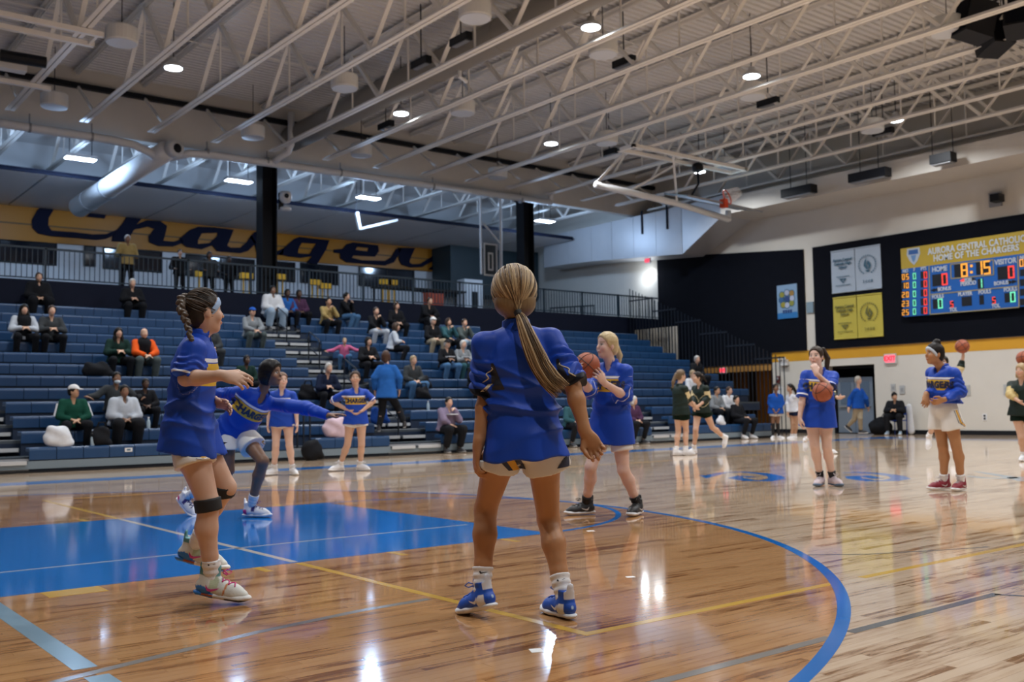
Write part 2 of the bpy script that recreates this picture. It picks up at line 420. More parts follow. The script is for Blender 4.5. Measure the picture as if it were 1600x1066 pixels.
# boxed soffit above the wall and the duct that continues it
tag(MB().span(27.75, WX, -13, 14.6, 7.57, 8.15).build('trim_5', CREAM), kind='structure')
for i, y in enumerate((2.2, 4.6, 7.0, 9.4, 11.8)):
    pass
dr = empty('air_duct', (28.4, 20, 7), 'large pale rectangular air duct running along the far upper wall', 'duct')
z0 = lambda y: 6.55+(y-16.7)*.072
ys = [16.9, 18.2, 19.4, 20.6, 21.8, 23.2, 24.8]
for i in range(len(ys)-1):
    a, b_ = ys[i], ys[i+1]-.012
    mb = MB(); V = []
    for y in (a, b_):
        zb = z0(y) if y < 22.5 else z0(22.5)+.02*(y-22.5)
        V += [(28.3, y, zb), (WX-.02, y, zb), (WX-.02, y, 8.35), (28.3, y, 8.35)]
    mb.add(V, [(0, 1, 2, 3), (7, 6, 5, 4), (0, 4, 5, 1), (1, 5, 6, 2), (2, 6, 7, 3), (3, 7, 4, 0)]); mb.build('duct_panel', DUCTM, dr)
mb = MB(); V = [(27.9, 14.62, 7.6), (WX-.02, 14.62, 7.6), (WX-.02, 14.62, 8.3), (27.9, 14.62, 8.3), (28.3, 16.88, 6.57), (WX-.02, 16.88, 6.57), (WX-.02, 16.88, 8.35), (28.3, 16.88, 8.35)]
mb.add(V, [(0, 1, 2, 3), (7, 6, 5, 4), (0, 4, 5, 1), (1, 5, 6, 2), (2, 6, 7, 3), (3, 7, 4, 0)]); mb.build('transition', DUCTM, dr)
for y in (17.6, 18.9):
    MB().span(28.27, 28.295, y-.04, y+.04, 7.6, 8.5).build('strap', NAVY, dr)

# door opening with metal doors
dz = empty('door_1', (WX, 10.9, 0), kind='structure')
mb = MB().span(WX+.3, WX+.4, 10.02, 10.10, 0, 2.2).span(WX+.3, WX+.4, 11.67, 11.75, 0, 2.2).span(WX+.3, WX+.4, 10.10, 11.67, 2.12, 2.2)
mb.build('door_frame', DARKM, dz)
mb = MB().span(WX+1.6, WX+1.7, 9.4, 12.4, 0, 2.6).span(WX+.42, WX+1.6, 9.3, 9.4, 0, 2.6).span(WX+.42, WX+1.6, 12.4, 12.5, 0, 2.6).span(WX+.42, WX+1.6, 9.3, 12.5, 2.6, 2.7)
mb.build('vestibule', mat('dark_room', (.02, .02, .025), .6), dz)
for y0, y1 in ((10.32, 10.97), (10.99, 11.62)):
    d = MB().span(WX+.34, WX+.39, y0, y1, .02, 1.83).build('door_leaf', mat('door_steel', (.20, .25, .32), .35, metal=.3), dz)
    MB().span(WX+.33, WX+.338, y0+.12, y1-.12, .95, 1.68).build('pane', mat('door_glass', (.10, .14, .2), .08), d)
    MB().span(WX+.28, WX+.33, y0+.08, y1-.08, .86, .90).build('push_bar', GREYM, d)
# lobby under the black wall
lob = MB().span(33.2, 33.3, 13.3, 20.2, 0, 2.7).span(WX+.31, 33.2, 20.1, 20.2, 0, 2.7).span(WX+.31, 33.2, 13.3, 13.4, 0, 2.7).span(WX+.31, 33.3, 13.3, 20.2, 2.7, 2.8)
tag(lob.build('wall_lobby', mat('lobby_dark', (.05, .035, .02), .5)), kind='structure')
tag(MB().span(WX-.02, WX+.30, 13.97, 19.25, 2.18, 2.415).build('trim_6', WOOD), kind='structure')
for y in (14.4, 15.6, 16.8, 18.0):
    tag(MB().span(33.08, 33.19, y, y+.7, 0, 2.5).build('trim_7', WOOD), kind='structure')
L_ = bpy.data.lights.new('lobby_lamp', 'AREA'); L_.energy = 11; L_.color = (1, .62, .25); L_.size = 1.2
lo = bpy.data.objects.new('lobby_lamp', L_); COL.objects.link(lo); lo.location = (31.5, 15.8, 2.62)
tag(lo, 'warm lamp in the dark lobby under the black wall', 'lamp')

# exit signs, emergency lamp, wall fittings
def exit_sign(p, right, lab, k=1.0):
    e = empty('exit_sign', p, lab, 'exit sign'); n = np.cross(right, (0, 0, 1)); p = np.array(p, float)
    R = np.array([right, n, (0, 0, 1)], float)
    MB().box(p, (.36*k, .06, .27*k), R).build('case', mat('sign_case', (.55, .55, .55), .4), e)
    MB().box(p+n*.034, (.29*k, .008, .20*k), R).build('face', mat('sign_face', (.8, .2, .25), .5, emit=(1, .12, .18), estr=.9), e)
    put_text('lettering', 'EXIT', .12*k, p+n*.041, right, (0, 0, 1), mat('sign_red', (.5, .01, .02), .5, emit=(1, .0, .02), estr=1.2), e, bold=.004, depth=.002)
exit_sign((WX-.032, 9.43, 2.36), (0, -1, 0), 'lit red exit sign on the cream wall right of the doors', 1.15)
exit_sign((WX-.05, 16.1, 2.26), (0, -1, 0), 'small red exit sign glowing in the dark lobby opening', .8)
exit_sign((28.40, 18.75, 6.56), (0, -1, 0), 'red exit sign under the pale air duct', .75)
e = empty('emergency_light', (WX-.08, 13.42, 2.42), 'white emergency light box on the gold stripe by the dark corner', 'lamp')
MB().box((WX-.08, 13.42, 2.42), (.1, .34, .2)).build('case', WHITEP, e)
for y in (13.33, 13.51): MB().lathe((WX-.13, y, 2.55), [(.05, 0), (.07, .06), (.06, .07)], 14, (-1, 0, 0)).build('lamp_head', WHITEP, e)
e = empty('fire_alarm', (WX-.04, 13.72, 1.85), 'small dark alarm box above the white notice', 'alarm')
MB().box((WX-.035, 13.70, 1.85), (.07, .16, .24)).build('case', mat('alarm', (.12, .03, .025), .4), e)
MB().lathe((WX-.07, 13.70, 1.87), [(.04, 0), (.05, .02), (.03, .03)], 12, (-1, 0, 0)).build('strobe', GREYM, e)
e = empty('notice', (WX-.01, 13.76, 1.42), 'white paper notice taped to the cream wall corner', 'notice')
MB().box((WX-.006, 13.68, 1.42), (.006, .26, .36)).build('sheet', mat('paper', (.7, .72, .74), .6), e)
MB().box((WX-.011, 13.68, 1.5), (.003, .18, .05)).build('print', mat('print_grey', (.3, .32, .35), .6), e)
for (x, y, w, h, lab) in ((1410, 609, .35, .26, 'grey thermostat plate above the seated woman in black'), (1396, 606, .30, .24, 'wide grey wall plate above the seated woman in black')):
    p = at(x, y, X=WX); e = empty('wall_plate', p, lab, 'plate')
    MB().box((WX-.012, p[1], p[2]), (.024, w*.5, h)).build('plate', mat('plate', (.42, .43, .43), .5), e)
    MB().box((WX-.028, p[1], p[2]), (.012, w*.25, h*.4)).build('cover', mat('plate2', (.30, .31, .32), .5), e)
for (x, y, lab) in ((1511, 610, 'grey wall plate just right of the player with the headband'), (1574, 609, 'grey wall plate near the right edge by the player in green')):
    p = at(x, y, X=WX); e = empty('wall_plate', p, lab, 'plate')
    MB().box((WX-.012, p[1], p[2]), (.024, .2, .3)).build('plate', MATS['plate'], e)
    MB().box((WX-.028, p[1], p[2]), (.012, .1, .12)).build('cover', MATS['plate2'], e)
p = at(1539, 652, X=WX); e = empty('wall_outlet', p, 'white outlet with a black plug low on the cream wall', 'outlet')
MB().box((WX-.008, p[1], p[2]), (.016, .13, .2)).build('plate', WHITEP, e)
for dz_ in (-.04, .04): MB().box((WX-.02, p[1], p[2]+dz_), (.012, .06, .05)).build('socket', DARKM, e)
p = at(1563, 312, X=WX); e = empty('wall_speaker', p, 'small dark bracketed speaker high on the wall above the scoreboard', 'speaker')
MB().box((WX-.04, p[1]+.12, p[2]+.02), (.08, .36, .42)).build('back_plate', GREYM, e)
MB().bar((WX-.08, p[1], p[2]), (WX-.3, p[1]-.05, p[2]), .06, .06).build('bracket', DARKM, e)
MB().box((WX-.4, p[1]-.1, p[2]-.02), (.34, .26, .22)).build('cabinet', DARKM, e)

# ---------------- championship banners on the black panel
def wall_banner(quad, m, ink, lab):
    c = [at(x, y, X=WX-.09) for x, y in quad]         # tl tr br bl
    e = empty('wall_banner', (WX-.09, (c[0][1]+c[1][1])/2, c[3][2]), lab, 'banner')
    x = WX-.09; ml = .5
    yl, yr = c[0][1], c[1][1]; zt_, zb = (c[0][2]+c[1][2])/2, (c[2][2]+c[3][2])/2
    ym = yl+(yr-yl)*.49
    for a, b_ in ((yl, ym+.015), (ym-.015, yr)):
        n = 10; mb = MB(); V = []
        for i in range(n+1):
            t = i/n; y = a+(b_-a)*t
            for k in range(7):
                s = k/6
                V.append((x-.012*math.sin(t*9+s*3)*(s*.8+.2), y, zt_+(zb-zt_)*s+.02*math.sin(t*3.1)))
        F = [(i*7+k, (i+1)*7+k, (i+1)*7+k+1, i*7+k+1) for i in range(n) for k in range(6)]
        V2 = [(p[0]+.012, p[1], p[2]) for p in V]; nn = len(V)
        mb.add(V+V2, F+[tuple(q+nn for q in reversed(f)) for f in F]); pn = mb.build('panel', m, e, smooth=True)
        MB().cyl((x, a, zt_+.015), (x, b_, zt_+.015), .025, 8).cyl((x, a, zb-.01), (x, b_, zb-.01), .025, 8).build('hem', m, pn)
    R_ = (0, -1, 0); U_ = (0, 0, 1); xx = x-.035; yc = (yl+ym)/2; hgt = zt_-zb
    for i, (tx, hh) in enumerate((('Aurora Central', .085), ('Catholic High', .085), ('School', .085))):
        put_text('lettering', tx, hh, (xx, yc, zt_-.22*hgt-.125*i), R_, U_, ink, e, bold=.004, cond=.92)
    for q_ in range(7): MB().box((xx, yc+.21-.07*q_, zt_-.63*hgt), (.004, .045, .03)).build('print_mark', ink, e)
    MB().prism([[(-.14, .07), (.14, .07), (0, -.09)], [(-.06, .04), (0, -.04), (.06, .04)]], (xx, yc, zt_-.73*hgt), R_, U_, .004).build('emblem', ink, e)
    for q_ in range(8): MB().box((xx, yc+.245-.07*q_, zt_-.84*hgt), (.004, .045, .03)).build('print_mark', ink, e)
    yc = (ym+yr)/2; zc = zt_-.42*hgt
    for k in range(22):
        a = math.radians(-60+k*300/21) + math.pi*.5+math.radians(90)
        a = math.radians(240-k*300/21)
        q = (xx, yc-.30*math.cos(a)*1.0, zc+.30*math.sin(a))
        MB().box(q, (.004, .035, .05)).build('ring_mark', ink, e)
    fl = [[(-.02, -.16), (-.13, -.02), (-.10, .10), (-.02, .24), (-.03, .10), (-.05, .02), (.0, -.06), (.02, -.16)],
          [(.02, -.16), (.05, -.04), (-.01, .04), (.02, .14), (.10, .04), (.14, -.04), (.10, -.12)],
          [(-.08, -.18), (.10, -.18), (.05, -.23), (-.03, -.23)]]
    for f in fl: MB().prism([f], (xx, yc, zc), R_, U_, .004).build('flame', ink, e)
    put_text('lettering', '2008', .09, (xx, yc, zt_-.82*hgt), R_, U_, ink, e, sp=1.5)
INKB = mat('ink_blue', (.03, .10, .16), .6); INKO = mat('ink_olive', (.12, .12, .03), .6)
wall_banner([(1298, 394), (1375, 384), (1377, 449), (1302, 458)], mat('banner_silver', (.36, .43, .52), .6, noise=.06, nscale=3), INKB, 'silver cloth banner with a flame emblem on the black wall, upper of two')
wall_banner([(1301.5, 467), (1377.5, 459), (1380, 523), (1303, 531)], mat('banner_gold', (.50, .42, .06), .6, noise=.06, nscale=3), INKO, 'yellow cloth banner with a flame emblem on the black wall, lower of two')
# blue honour poster on the black corner wall
c0 = at(1214, 447, X=WX-.08); c1 = at(1247, 496, X=WX-.08)
e = empty('wall_poster', ((WX-.08), (c0[1]+c1[1])/2, c1[2]), 'pale blue poster with a ring of round badges on the black corner', 'poster')
yc = (c0[1]+c1[1])/2; zc = (c0[2]+c1[2])/2; hw = abs(c0[1]-c1[1])/2; hh = (c0[2]-c1[2])/2
MB().box((WX-.08, yc, zc), (.03, 2*hw, 2*hh)).build('sheet', mat('poster', (.20, .32, .48), .55), e)
MB().box((WX-.097, yc, zc-hh+.10), (.004, 2*hw, .2)).build('footer', mat('poster_blue', (.02, .16, .42), .5), e)
cols = [(.25, .24, .03), (.35, .38, .5), (.28, .16, .03), (.03, .10, .25), (.4, .45, .6), (.30, .26, .03), (.4, .45, .6), (.24, .25, .04), (.02, .05, .18)]
pos = [(-.5, .42), (0, .52), (.48, .46), (-.55, .12), (.5, .16), (-.4, -.18), (0, -.22), (.45, -.12), (0, .15)]
for i, ((a, b_), cc) in enumerate(zip(pos, cols)):
    MB().lathe((WX-.096, yc-a*hw, zc+b_*hh), [(hw*.24, 0), (hw*.24, .006), (hw*.1, .008)], 10, (-1, 0, 0)).build('badge', mat('badge%d' % i, cc, .5), e)
    MB().lathe((WX-.095, yc-a*hw, zc+b_*hh), [(hw*.31, 0), (hw*.31, .004)], 10, (-1, 0, 0)).build('badge_rim', INKB, e)
for q_ in range(4): MB().box((WX-.098, yc+.15-.1*q_, zc-.60*hh), (.004, .08, .12)).build('print_mark', mat('ink_navy', (.01, .04, .16), .5), e)

# ================================================================== scoreboard
SBX = WX-.22
sb = empty('scoreboard', (WX-.1, 5.9, 3.6), 'large gold and blue electronic scoreboard on the black wall panel', 'scoreboard')
sq = lambda x, y, o=0: at(x, y, X=SBX-o)
y0, y1 = sq(1407, 389)[1], 2.85
zt_, zb = 5.74, 3.62
zm = (sq(1409, 420)[2]+sq(1500, 408)[2])/2-.02
SBB = mat('score_blue', (.008, .10, .40), .4, noise=.03); SBG = mat('score_gold', (.42, .30, .03), .4); SBK = mat('score_black', (.004, .004, .006), .4)
SBW = mat('score_white', (.52, .58, .66), .5); SBL = mat('score_line', (.30, .26, .14), .4)
MB().span(SBX, WX-.06, y1, y0, zb, zm).build('cabinet', SBB, sb)
MB().span(SBX, WX-.06, y1, y0, zm, zt_).build('header', SBG, sb)
RR = (0, -1, 0); UU = (0, 0, 1)
def sbt(txt, x, y, h, m=None, bold=.004, cond=.8, **k):
    p = sq(x, y, .012); return put_text('lettering', txt, h, p, RR, UU, m or SBW, sb, bold=bold, cond=cond, depth=.006, **k)
sbt('AURORA CENTRAL CATHOLIC', 1523, 383.8, .19, bold=.007, cond=.74, sp=1.04); sbt('HOME OF THE CHARGERS', 1523, 396.0, .185, bold=.007, cond=.79, sp=1.04)
sh = [(-.2, .24), (.2, .24), (.22, .05), (.12, -.16), (0, -.28), (-.12, -.16), (-.22, .05)]
pc = sq(1427.5, 400, .006)
o = MB().prism([sh], pc, RR, UU, .006).build('shield', mat('shield_silver', (.40, .46, .54), .4), sb)
MB().prism([[(-.15, .19), (.15, .19), (.16, .05), (-.16, .05)]], pc-(.008, 0, 0), RR, UU, .004).build('shield_band', mat('shield_blue', (.03, .10, .3), .4), o)
MB().prism([[(-.09, .02), (.09, .02), (.05, -.12), (0, -.2), (-.05, -.12)]], pc-(.008, 0, 0), RR, UU, .004).build('shield_core', mat('shield_mid', (.12, .24, .45), .4), o)
LEDO = mat('led_amber', (.3, .1, .01), .5, emit=(1, .42, .05), estr=1.05); LEDR = mat('led_red', (.3, .01, .01), .5, emit=(1, .07, .05), estr=1.0); LEDG = mat('led_green', (.02, .3, .15), .5, emit=(.25, .95, .6), estr=.85)
SEG = {'0': 'abcdef', '1': 'bc', '2': 'abged', '3': 'abgcd', '4': 'fgbc', '5': 'afgcd', '6': 'afgedc', '7': 'abc', '8': 'abcdefg', '9': 'abfgcd'}
def digit(ch, p, h, m, parent):
    w = h*.5; t = h*.12; mb = MB(); x = p[0]
    S = {'a': (0, h/2-t/2, w, t), 'd': (0, -h/2+t/2, w, t), 'g': (0, 0, w, t), 'f': (-w/2+t/2, h/4, t, h/2), 'b': (w/2-t/2, h/4, t, h/2), 'e': (-w/2+t/2, -h/4, t, h/2), 'c': (w/2-t/2, -h/4, t, h/2)}
    for s in SEG[ch]:
        a, b_, sw, sh_ = S[s]; mb.box((x, p[1]-a, p[2]+b_), (.008, sw*.94, sh_*.94))
    return mb.build('digit', m, parent)
def window(x0, y0_, x1, y1_):
    a = sq(x0, y0_); b_ = sq(x1, y1_); c = (a+b_)/2
    MB().box((SBX-.004, c[1], c[2]), (.008, abs(a[1]-b_[1]), abs(a[2]-b_[2]))).build('display_window', SBK, sb)
dg = lambda ch, x, y, h, m: digit(ch, sq(x, y, .014), h, m, sb)
fr = lambda X, Y: (1400+X/7.615, 360+Y/7.615)
window(*fr(690, 412), *fr(850, 552)); window(*fr(950, 382), *fr(1118, 512))
dg('8', *fr(812, 474), .40, LEDO); dg('1', *fr(988, 450), .40, LEDO); dg('5', *fr(1082, 442), .40, LEDO)
for yy in (423, 498): p = sq(*fr(897, yy), .012); MB().box(p, (.008, .07, .07)).build('colon_dot', LEDO, sb)
window(*fr(430, 530), *fr(612, 650)); dg('0', *fr(578, 582), .36, LEDR)
window(*fr(1205, 438), *fr(1412, 570)); dg('0', *fr(1370, 496), .36, LEDR)
window(*fr(970, 580), *fr(1045, 688)); dg('1', *fr(998, 632), .27, LEDG)
window(*fr(437, 826), *fr(555, 926)); dg('0', *fr(527, 872), .30, LEDG)
window(*fr(1290, 748), *fr(1420, 850)); dg('0', *fr(1390, 793), .30, LEDG)
window(*fr(780, 795), *fr(905, 895)); window(*fr(990, 775), *fr(1050, 880))
window(*fr(640, 845), *fr(690, 912)); dg('5', *fr(664, 878), .19, LEDR); window(*fr(1140, 795), *fr(1190, 868)); dg('5', *fr(1165, 832), .19, LEDR)
for i, (nn, yy) in enumerate((('05', 553), ('10', 657), ('20', 765), ('23', 872), ('25', 975))):
    window(*fr(66, yy-36), *fr(158, yy+36)); window(*fr(196, yy-46), *fr(242, yy+30)); window(*fr(292, yy-60), *fr(378, yy+16))
    dg(nn[0], *fr(88, yy+3), .175, LEDO); dg(nn[1], *fr(135, yy-1), .175, LEDO)
    dg('0', *fr(219, yy-8), .20, LEDG); dg('0', *fr(350, yy-22), .21, LEDR)
    q = 1493; yy2 = 388+i*116; window(*fr(q-18, yy2-36), *fr(q+60, yy2+36))
    if i == 0: dg('0', *fr(1493, yy2), .21, LEDO)
sbt('NO', *fr(112, 487), .10, bold=.004); sbt('F', *fr(217, 470), .10, bold=.004); sbt('PTS', *fr(328, 457), .10, bold=.004); sbt('NO', *fr(1512, 322), .10, bold=.004)
sbt('HOME', *fr(518, 462), .15, bold=.005); sbt('VISITOR', *fr(1302, 372), .15, bold=.005); sbt('BONUS', *fr(575, 697), .11); sbt('BONUS', *fr(1252, 628), .11)
sbt('POSS', *fr(858, 588), .085); sbt('PERIOD', *fr(860, 632), .12); sbt('FOULS', *fr(497, 790), .11); sbt('PLAYER', *fr(822, 757), .11); sbt('FOULS', *fr(1055, 733), .11); sbt('FOULS', *fr(1360, 703), .11)
sbt('TOL', *fr(682, 945), .11); sbt('TOL', *fr(1187, 900), .11)
for (X, Y, s) in ((437, 713, 1), (475, 707, 1), (1367, 615, -1), (1412, 608, -1), (785, 598, 1), (930, 582, -1)):
    p = sq(*fr(X, Y), .008); MB().prism([[(-.07*s, 0), (.07*s, .06), (.07*s, -.06)] if s > 0 else [(.07, 0), (-.07, .06), (-.07, -.06)]], p, RR, UU, .006).build('arrow', LEDR if X == 785 else SBK, sb)
def frame_line(pts):
    P_ = [sq(*fr(a, b_), .01) for a, b_ in pts]
    mb = MB()
    for a, b_ in zip(P_, P_[1:]): mb.bar(a, b_, .012, .03)
    mb.build('outline', SBL, sb)
frame_line([(395, 430), (405, 1000), (1465, 915), (1448, 305)]); frame_line([(402, 765), (1458, 662)]); frame_line([(650, 405), (655, 575), (1160, 528), (1158, 350), (650, 405)])
# ================================================================== roof
DZ = 10.1
pit, dep = .20, .055
V, F = [], []
ys_ = np.arange(-13, 28.2, pit)
prof = []
for y in ys_: prof += [(y, DZ), (y+pit*.5, DZ), (y+pit*.58, DZ+dep), (y+pit*.92, DZ+dep)]
prof.append((ys_[-1]+pit, DZ))
for y, z in prof: V += [(FX0, y, z), (WX+.3, y, z)]
F = [(2*i+1, 2*i, 2*i+2, 2*i+3) for i in range(len(prof)-1)]
ceiling = MB().add(V, F).build('ceiling', DECK); tag(ceiling, kind='structure')
JZ = 8.5                                                   # underside of the joists
def joist_parts(y0, y1, m, step=2.62):
    L = y1-y0
    bc = MB().span(-.105, -.012, 0, L, 0, .022).span(.012, .105, 0, L, 0, .022).span(-.032, -.012, 0, L, .02, .085).span(.012, .032, 0, L, .02, .085)
    tc = MB().span(-.09, -.012, 0, L+1.4, 1.50, 1.52).span(.012, .09, 0, L+1.4, 1.50, 1.52).span(-.032, -.012, 0, L+1.4, 1.42, 1.50).span(.012, .032, 0, L+1.4, 1.42, 1.50)
    w1 = MB().bar((0, 0, .06), (0, step/2, 1.46), .105, .08); w2 = MB().bar((0, 0, 1.46), (0, step/2, .06), .10, .03)
    w3 = MB().bar((0, 0, .06), (0, 0, 1.46), .035, .035)
    return [q.build(n, m) for q, n in ((bc, 'bottom_chord'), (tc, 'top_chord'), (w1, 'web'), (w2, 'web'), (w3, 'web'))]
def joist(protos, x, y0, y1, lab, grp, step=2.62, z=JZ):
    e = empty('roof_joist', (x, y0, z), lab, 'joist', grp)
    bc, tc, w1, w2, w3 = protos
    used = protos_used.setdefault(id(bc), False)
    def put(o, loc):
        c = o.copy(); COL.objects.link(c); c.parent = e; c.location = loc; return c
    put(bc, (0, 0, 0)); put(tc, (0, 0, 0))
    y = .0; n = int((y1-y0)//step)
    for i in range(n):
        put(w1, (0, i*step, 0)); put(w2, (0, i*step+step/2, 0))
        if i: put(w3, (0, i*step+step/2, 0))
    return e
protos_used = {}
pm = joist_parts(-9, 18.0, STEEL)
JX = [7.80+1.73*k for k in range(-3, 13)]
ORD = ['first', 'second', 'third', 'fourth', 'fifth', 'sixth', 'seventh', 'eighth', 'ninth', 'tenth', 'eleventh', 'twelfth', 'thirteenth', 'fourteenth', 'fifteenth', 'sixteenth']
for kx, x in enumerate(JX):
    je = joist(pm, x, -8.2, 18.0, 'cream open-web roof joist over the court, %s from the scoreboard wall' % ORD[len(JX)-1-kx], 'roof joists above the court')
    MB().bar((x, 17.9, 8.56), (x, 19.38, 9.6), .05, .07).build('end_brace', STEEL, je)
pl = joist_parts(0, 7.4, STEEL)
for kx in range(14):
    joist(pl, 6.9+1.73*(kx-1), 20.1, 27.5, 'blue-lit steel joist in the low bay, %s from the left' % ORD[kx], 'joists behind the columns', z=8.75)
for o in pm+pl: bpy.data.objects.remove(o)
# bridging rods between joists
for i, y in enumerate((3.5, 9.2, 15.4)):
    o = MB().cyl((2, y, 9.93), (29.3, y, 9.93), .018, 6).build('bridging_rod', STEEL)
    tag(o, ['thin bridging rod across the joists nearest mid court', 'thin bridging rod across the middle of the joists', 'thin bridging rod across the joists near the beam'][i], 'rod')

# girder cover (cream) on the columns, ledger, pipe
gb = tag(MB().span(FX0, WX, 19.45, 19.75, 8.42, 9.62).build('trim_8', CREAM), kind='structure')
tag(MB().span(FX0, WX, 19.30, 19.45, 9.55, 9.68).build('trim_9', DARKM), kind='structure')
tag(MB().span(FX0, WX, 19.45, 19.6, 9.68, 10.1).build('wall_gable', CREAM), kind='structure')
COLM = mat('column_black', (.005, .006, .009), .6, spec=.15)
for i, x in enumerate((13.2, 23.05)):
    e = empty('column', (x, 19.6, 0), ['black steel column behind the white-sweater spectator', 'black steel column behind the head of the back-turned player'][i], 'column')
    MB().span(x-.23, x-.19, 19.38, 19.82, 0, 8.42).span(x+.19, x+.23, 19.38, 19.82, 0, 8.42).span(x-.19, x+.19, 19.57, 19.63, 0, 8.42).build('shaft', COLM, e)
    MB().span(x-.3, x+.3, 19.36, 19.84, 8.36, 8.42).build('cap_plate', COLM, e)
e = empty('security_camera', (13.45, 19.3, 7.3), 'white camera pair mounted on the black column', 'camera')
MB().lathe((13.62, 19.22, 7.36), [(.05, .14), (.15, .12), (.19, .02), (.19, -.10), (.12, -.2), (.02, -.23)], 16).build('dome', WHITEP, e, smooth=True)
MB().lathe((13.62, 19.22, 6.98), [(.06, .06), (.16, .03), (.17, -.04), (.08, -.08)], 16).build('lens_ring', WHITEP, e, smooth=True)
MB().sphere((13.58, 19.06, 7.33), .075, 12, 8).build('lens', GLASSD, e, smooth=True)
MB().bar((13.44, 19.30, 7.2), (13.58, 19.30, 7.2), .05, .5).build('bracket', DARKM, e)
# pipe under the girder, with the branch duct
PY, PZ, PR = 19.15, 8.24, .115
e = empty('roof_drain_pipe', (0, PY, PZ), 'thick white pipe hung under the girder at left, bending into a duct', 'pipe')
MB().tube([(FX0, PY, PZ), (8.6, PY, PZ), (9.2, PY+.05, PZ-.03), (9.65, PY+.15, PZ-.14), (10.0, PY+.3, PZ-.26)], PR, 12).build('pipe', WHITEP, e, smooth=True)
for x in (6.6, 8.1): MB().cyl((x, PY, PZ), (x, PY, 8.6), .02, 6).lathe((x, PY, PZ), [(PR+.012, -.03), (PR+.012, .03)], 12, (1, 0, 0)).build('hanger', GREYM, e)
e = empty('roof_drain_pipe', (12, PY, PZ), 'long thick white pipe hung under the girder between the columns', 'pipe')
MB().tube([(10.2, PY+.2, PZ-.2), (10.7, PY, PZ-.05), (11.3, PY, PZ), (23.9, PY, PZ+.12)], PR, 12).build('pipe', WHITEP, e, smooth=True)
for x in (11.2, 13.0, 15.4, 18.8, 22.5): MB().cyl((x, PY, PZ), (x, PY, 8.6), .02, 6).lathe((x, PY, PZ+.05), [(PR+.014, -.03), (PR+.014, .03)], 12, (1, 0, 0)).build('hanger', GREYM, e)
MB().tube([(13.5, 18.6, 9.7), (13.5, 18.6, 8.75), (13.45, 18.7, 8.55), (13.3, 18.95, 8.42), (13.2, 19.1, 8.3)], .10, 12).build('downpipe', WHITEP, e, smooth=True)
MB().tube([(23.9, PY, PZ+.12), (23.9, PY, 8.7)], .10, 12).build('downpipe', WHITEP, e, smooth=True)
e = empty('branch_duct', (10, 19.4, 8), 'round white branch duct running back from the girder toward the sign', 'duct')
MB().tube([(10.05, 19.1, 8.16), (9.62, 21.4, 7.80), (9.10, 24.1, 7.33)], [.27, .30, .31], 20).build('barrel', WHITEP, e, smooth=True)
MB().lathe((10.25, 19.0, 8.22), [(.22, .1), (.24, .05), (.24, -.18), (.1, -.2)], 18, (.3, -1, 0)).build('end_cap', WHITEP, e, smooth=True)
MB().lathe((10.28, 18.90, 8.22), [(.13, -.03), (.13, .0), (.02, .02)], 16, (.3, -1, 0)).build('nozzle', DARKM, e)
for t in (.35, .75): MB().lathe(lerp((9.62, 21.4, 7.80), (9.10, 24.1, 7.33), t), [(.318, -.03), (.318, .03)], 20, (-.52, 2.7, -.47)).build('seam_band', GREYM, e)
# dark round duct over the court
e = empty('round_duct', (13.85, 10, 9.1), 'big dark round duct running between the joists above the court', 'duct')
MB().tube([(13.85, y, 9.12) for y in (1.5, 4, 6.5, 9, 11.5, 14, 16.5, 19.3)], .36, 20).build('barrel', DUCTSH, e, smooth=True)
for y in (4, 6.5, 9, 11.5, 14, 16.5): MB().lathe((13.85, y, 9.12), [(.372, -.03), (.372, .03)], 20, (0, 1, 0)).build('seam_band', DUCTSH, e)
MB().tube([(13.85, 10.6, 9.5), (13.85, 10.6, 8.62), (14.05, 10.6, 8.55)], .05, 8).build('outlet_pipe', WHITEP, e)

# ================================================================== lamps
LENS = mat('lamp_lens', (.9, .95, 1), .4, emit=(.86, .93, 1.0), estr=16)
LENSB = mat('lamp_lens_low', (.9, .95, 1), .4, emit=(.75, .87, 1.0), estr=18)
HOUS = mat('lamp_housing', (.55, .56, .58), .4, metal=.3)
names = {(8.35, 13.8): 'round high bay lamp at the upper left near the sign', (14.26, 13.8): 'round high bay lamp beside the dark round duct, left of centre', (14.26, 6.6): 'round high bay lamp nearest the top edge of the picture',
         (19.35, 13.8): 'round high bay lamp in the middle of the roof above the player in back view', (19.35, 6.6): 'round high bay lamp hung on a long rod right of centre', (25.5, 6.6): 'round high bay lamp nearest the scoreboard', (25.6, 13.65): 'round high bay lamp beside the folded basket'}
for x in (2.4, 8.35, 14.26, 19.35, 25.5):
    for y in (-7.8, -.6, 6.6, 13.8):
        if (x, y) == (25.5, 13.8): x_, y_ = 25.6, 13.65
        else: x_, y_ = x, y
        zz = 8.62
        e = empty('high_bay_lamp', (x_, y_, zz), names.get((x_, y_), 'round high bay lamp outside the picture over the near court'), 'lamp', 'high bay lamps' if (x_, y_) not in names else 'high bay lamps over the court')
        MB().lathe((x_, y_, zz), [(.19, .0), (.205, .01), (.205, .05), (.15, .10), (.09, .13), (.07, .22), (.02, .24)], 24).build('housing', HOUS, e, smooth=False)
        MB().lathe((x_, y_, zz), [(.19, -.012), (.188, -.002), (.1, -.001)], 24).build('lens', LENS, e)
        MB().cyl((x_, y_, zz+.23), (x_, y_, 10.16), .012, 6).build('rod', DARKM, e)
        L_ = bpy.data.lights.new('high_bay_light', 'AREA'); L_.shape = 'DISK'; L_.size = .40; L_.spread = math.radians(150); L_.energy = LAMP_W; L_.color = (.95, .98, 1.0)
        lo = bpy.data.objects.new('high_bay_light', L_); COL.objects.link(lo); lo.parent = e; lo.location = (0, 0, -.03)
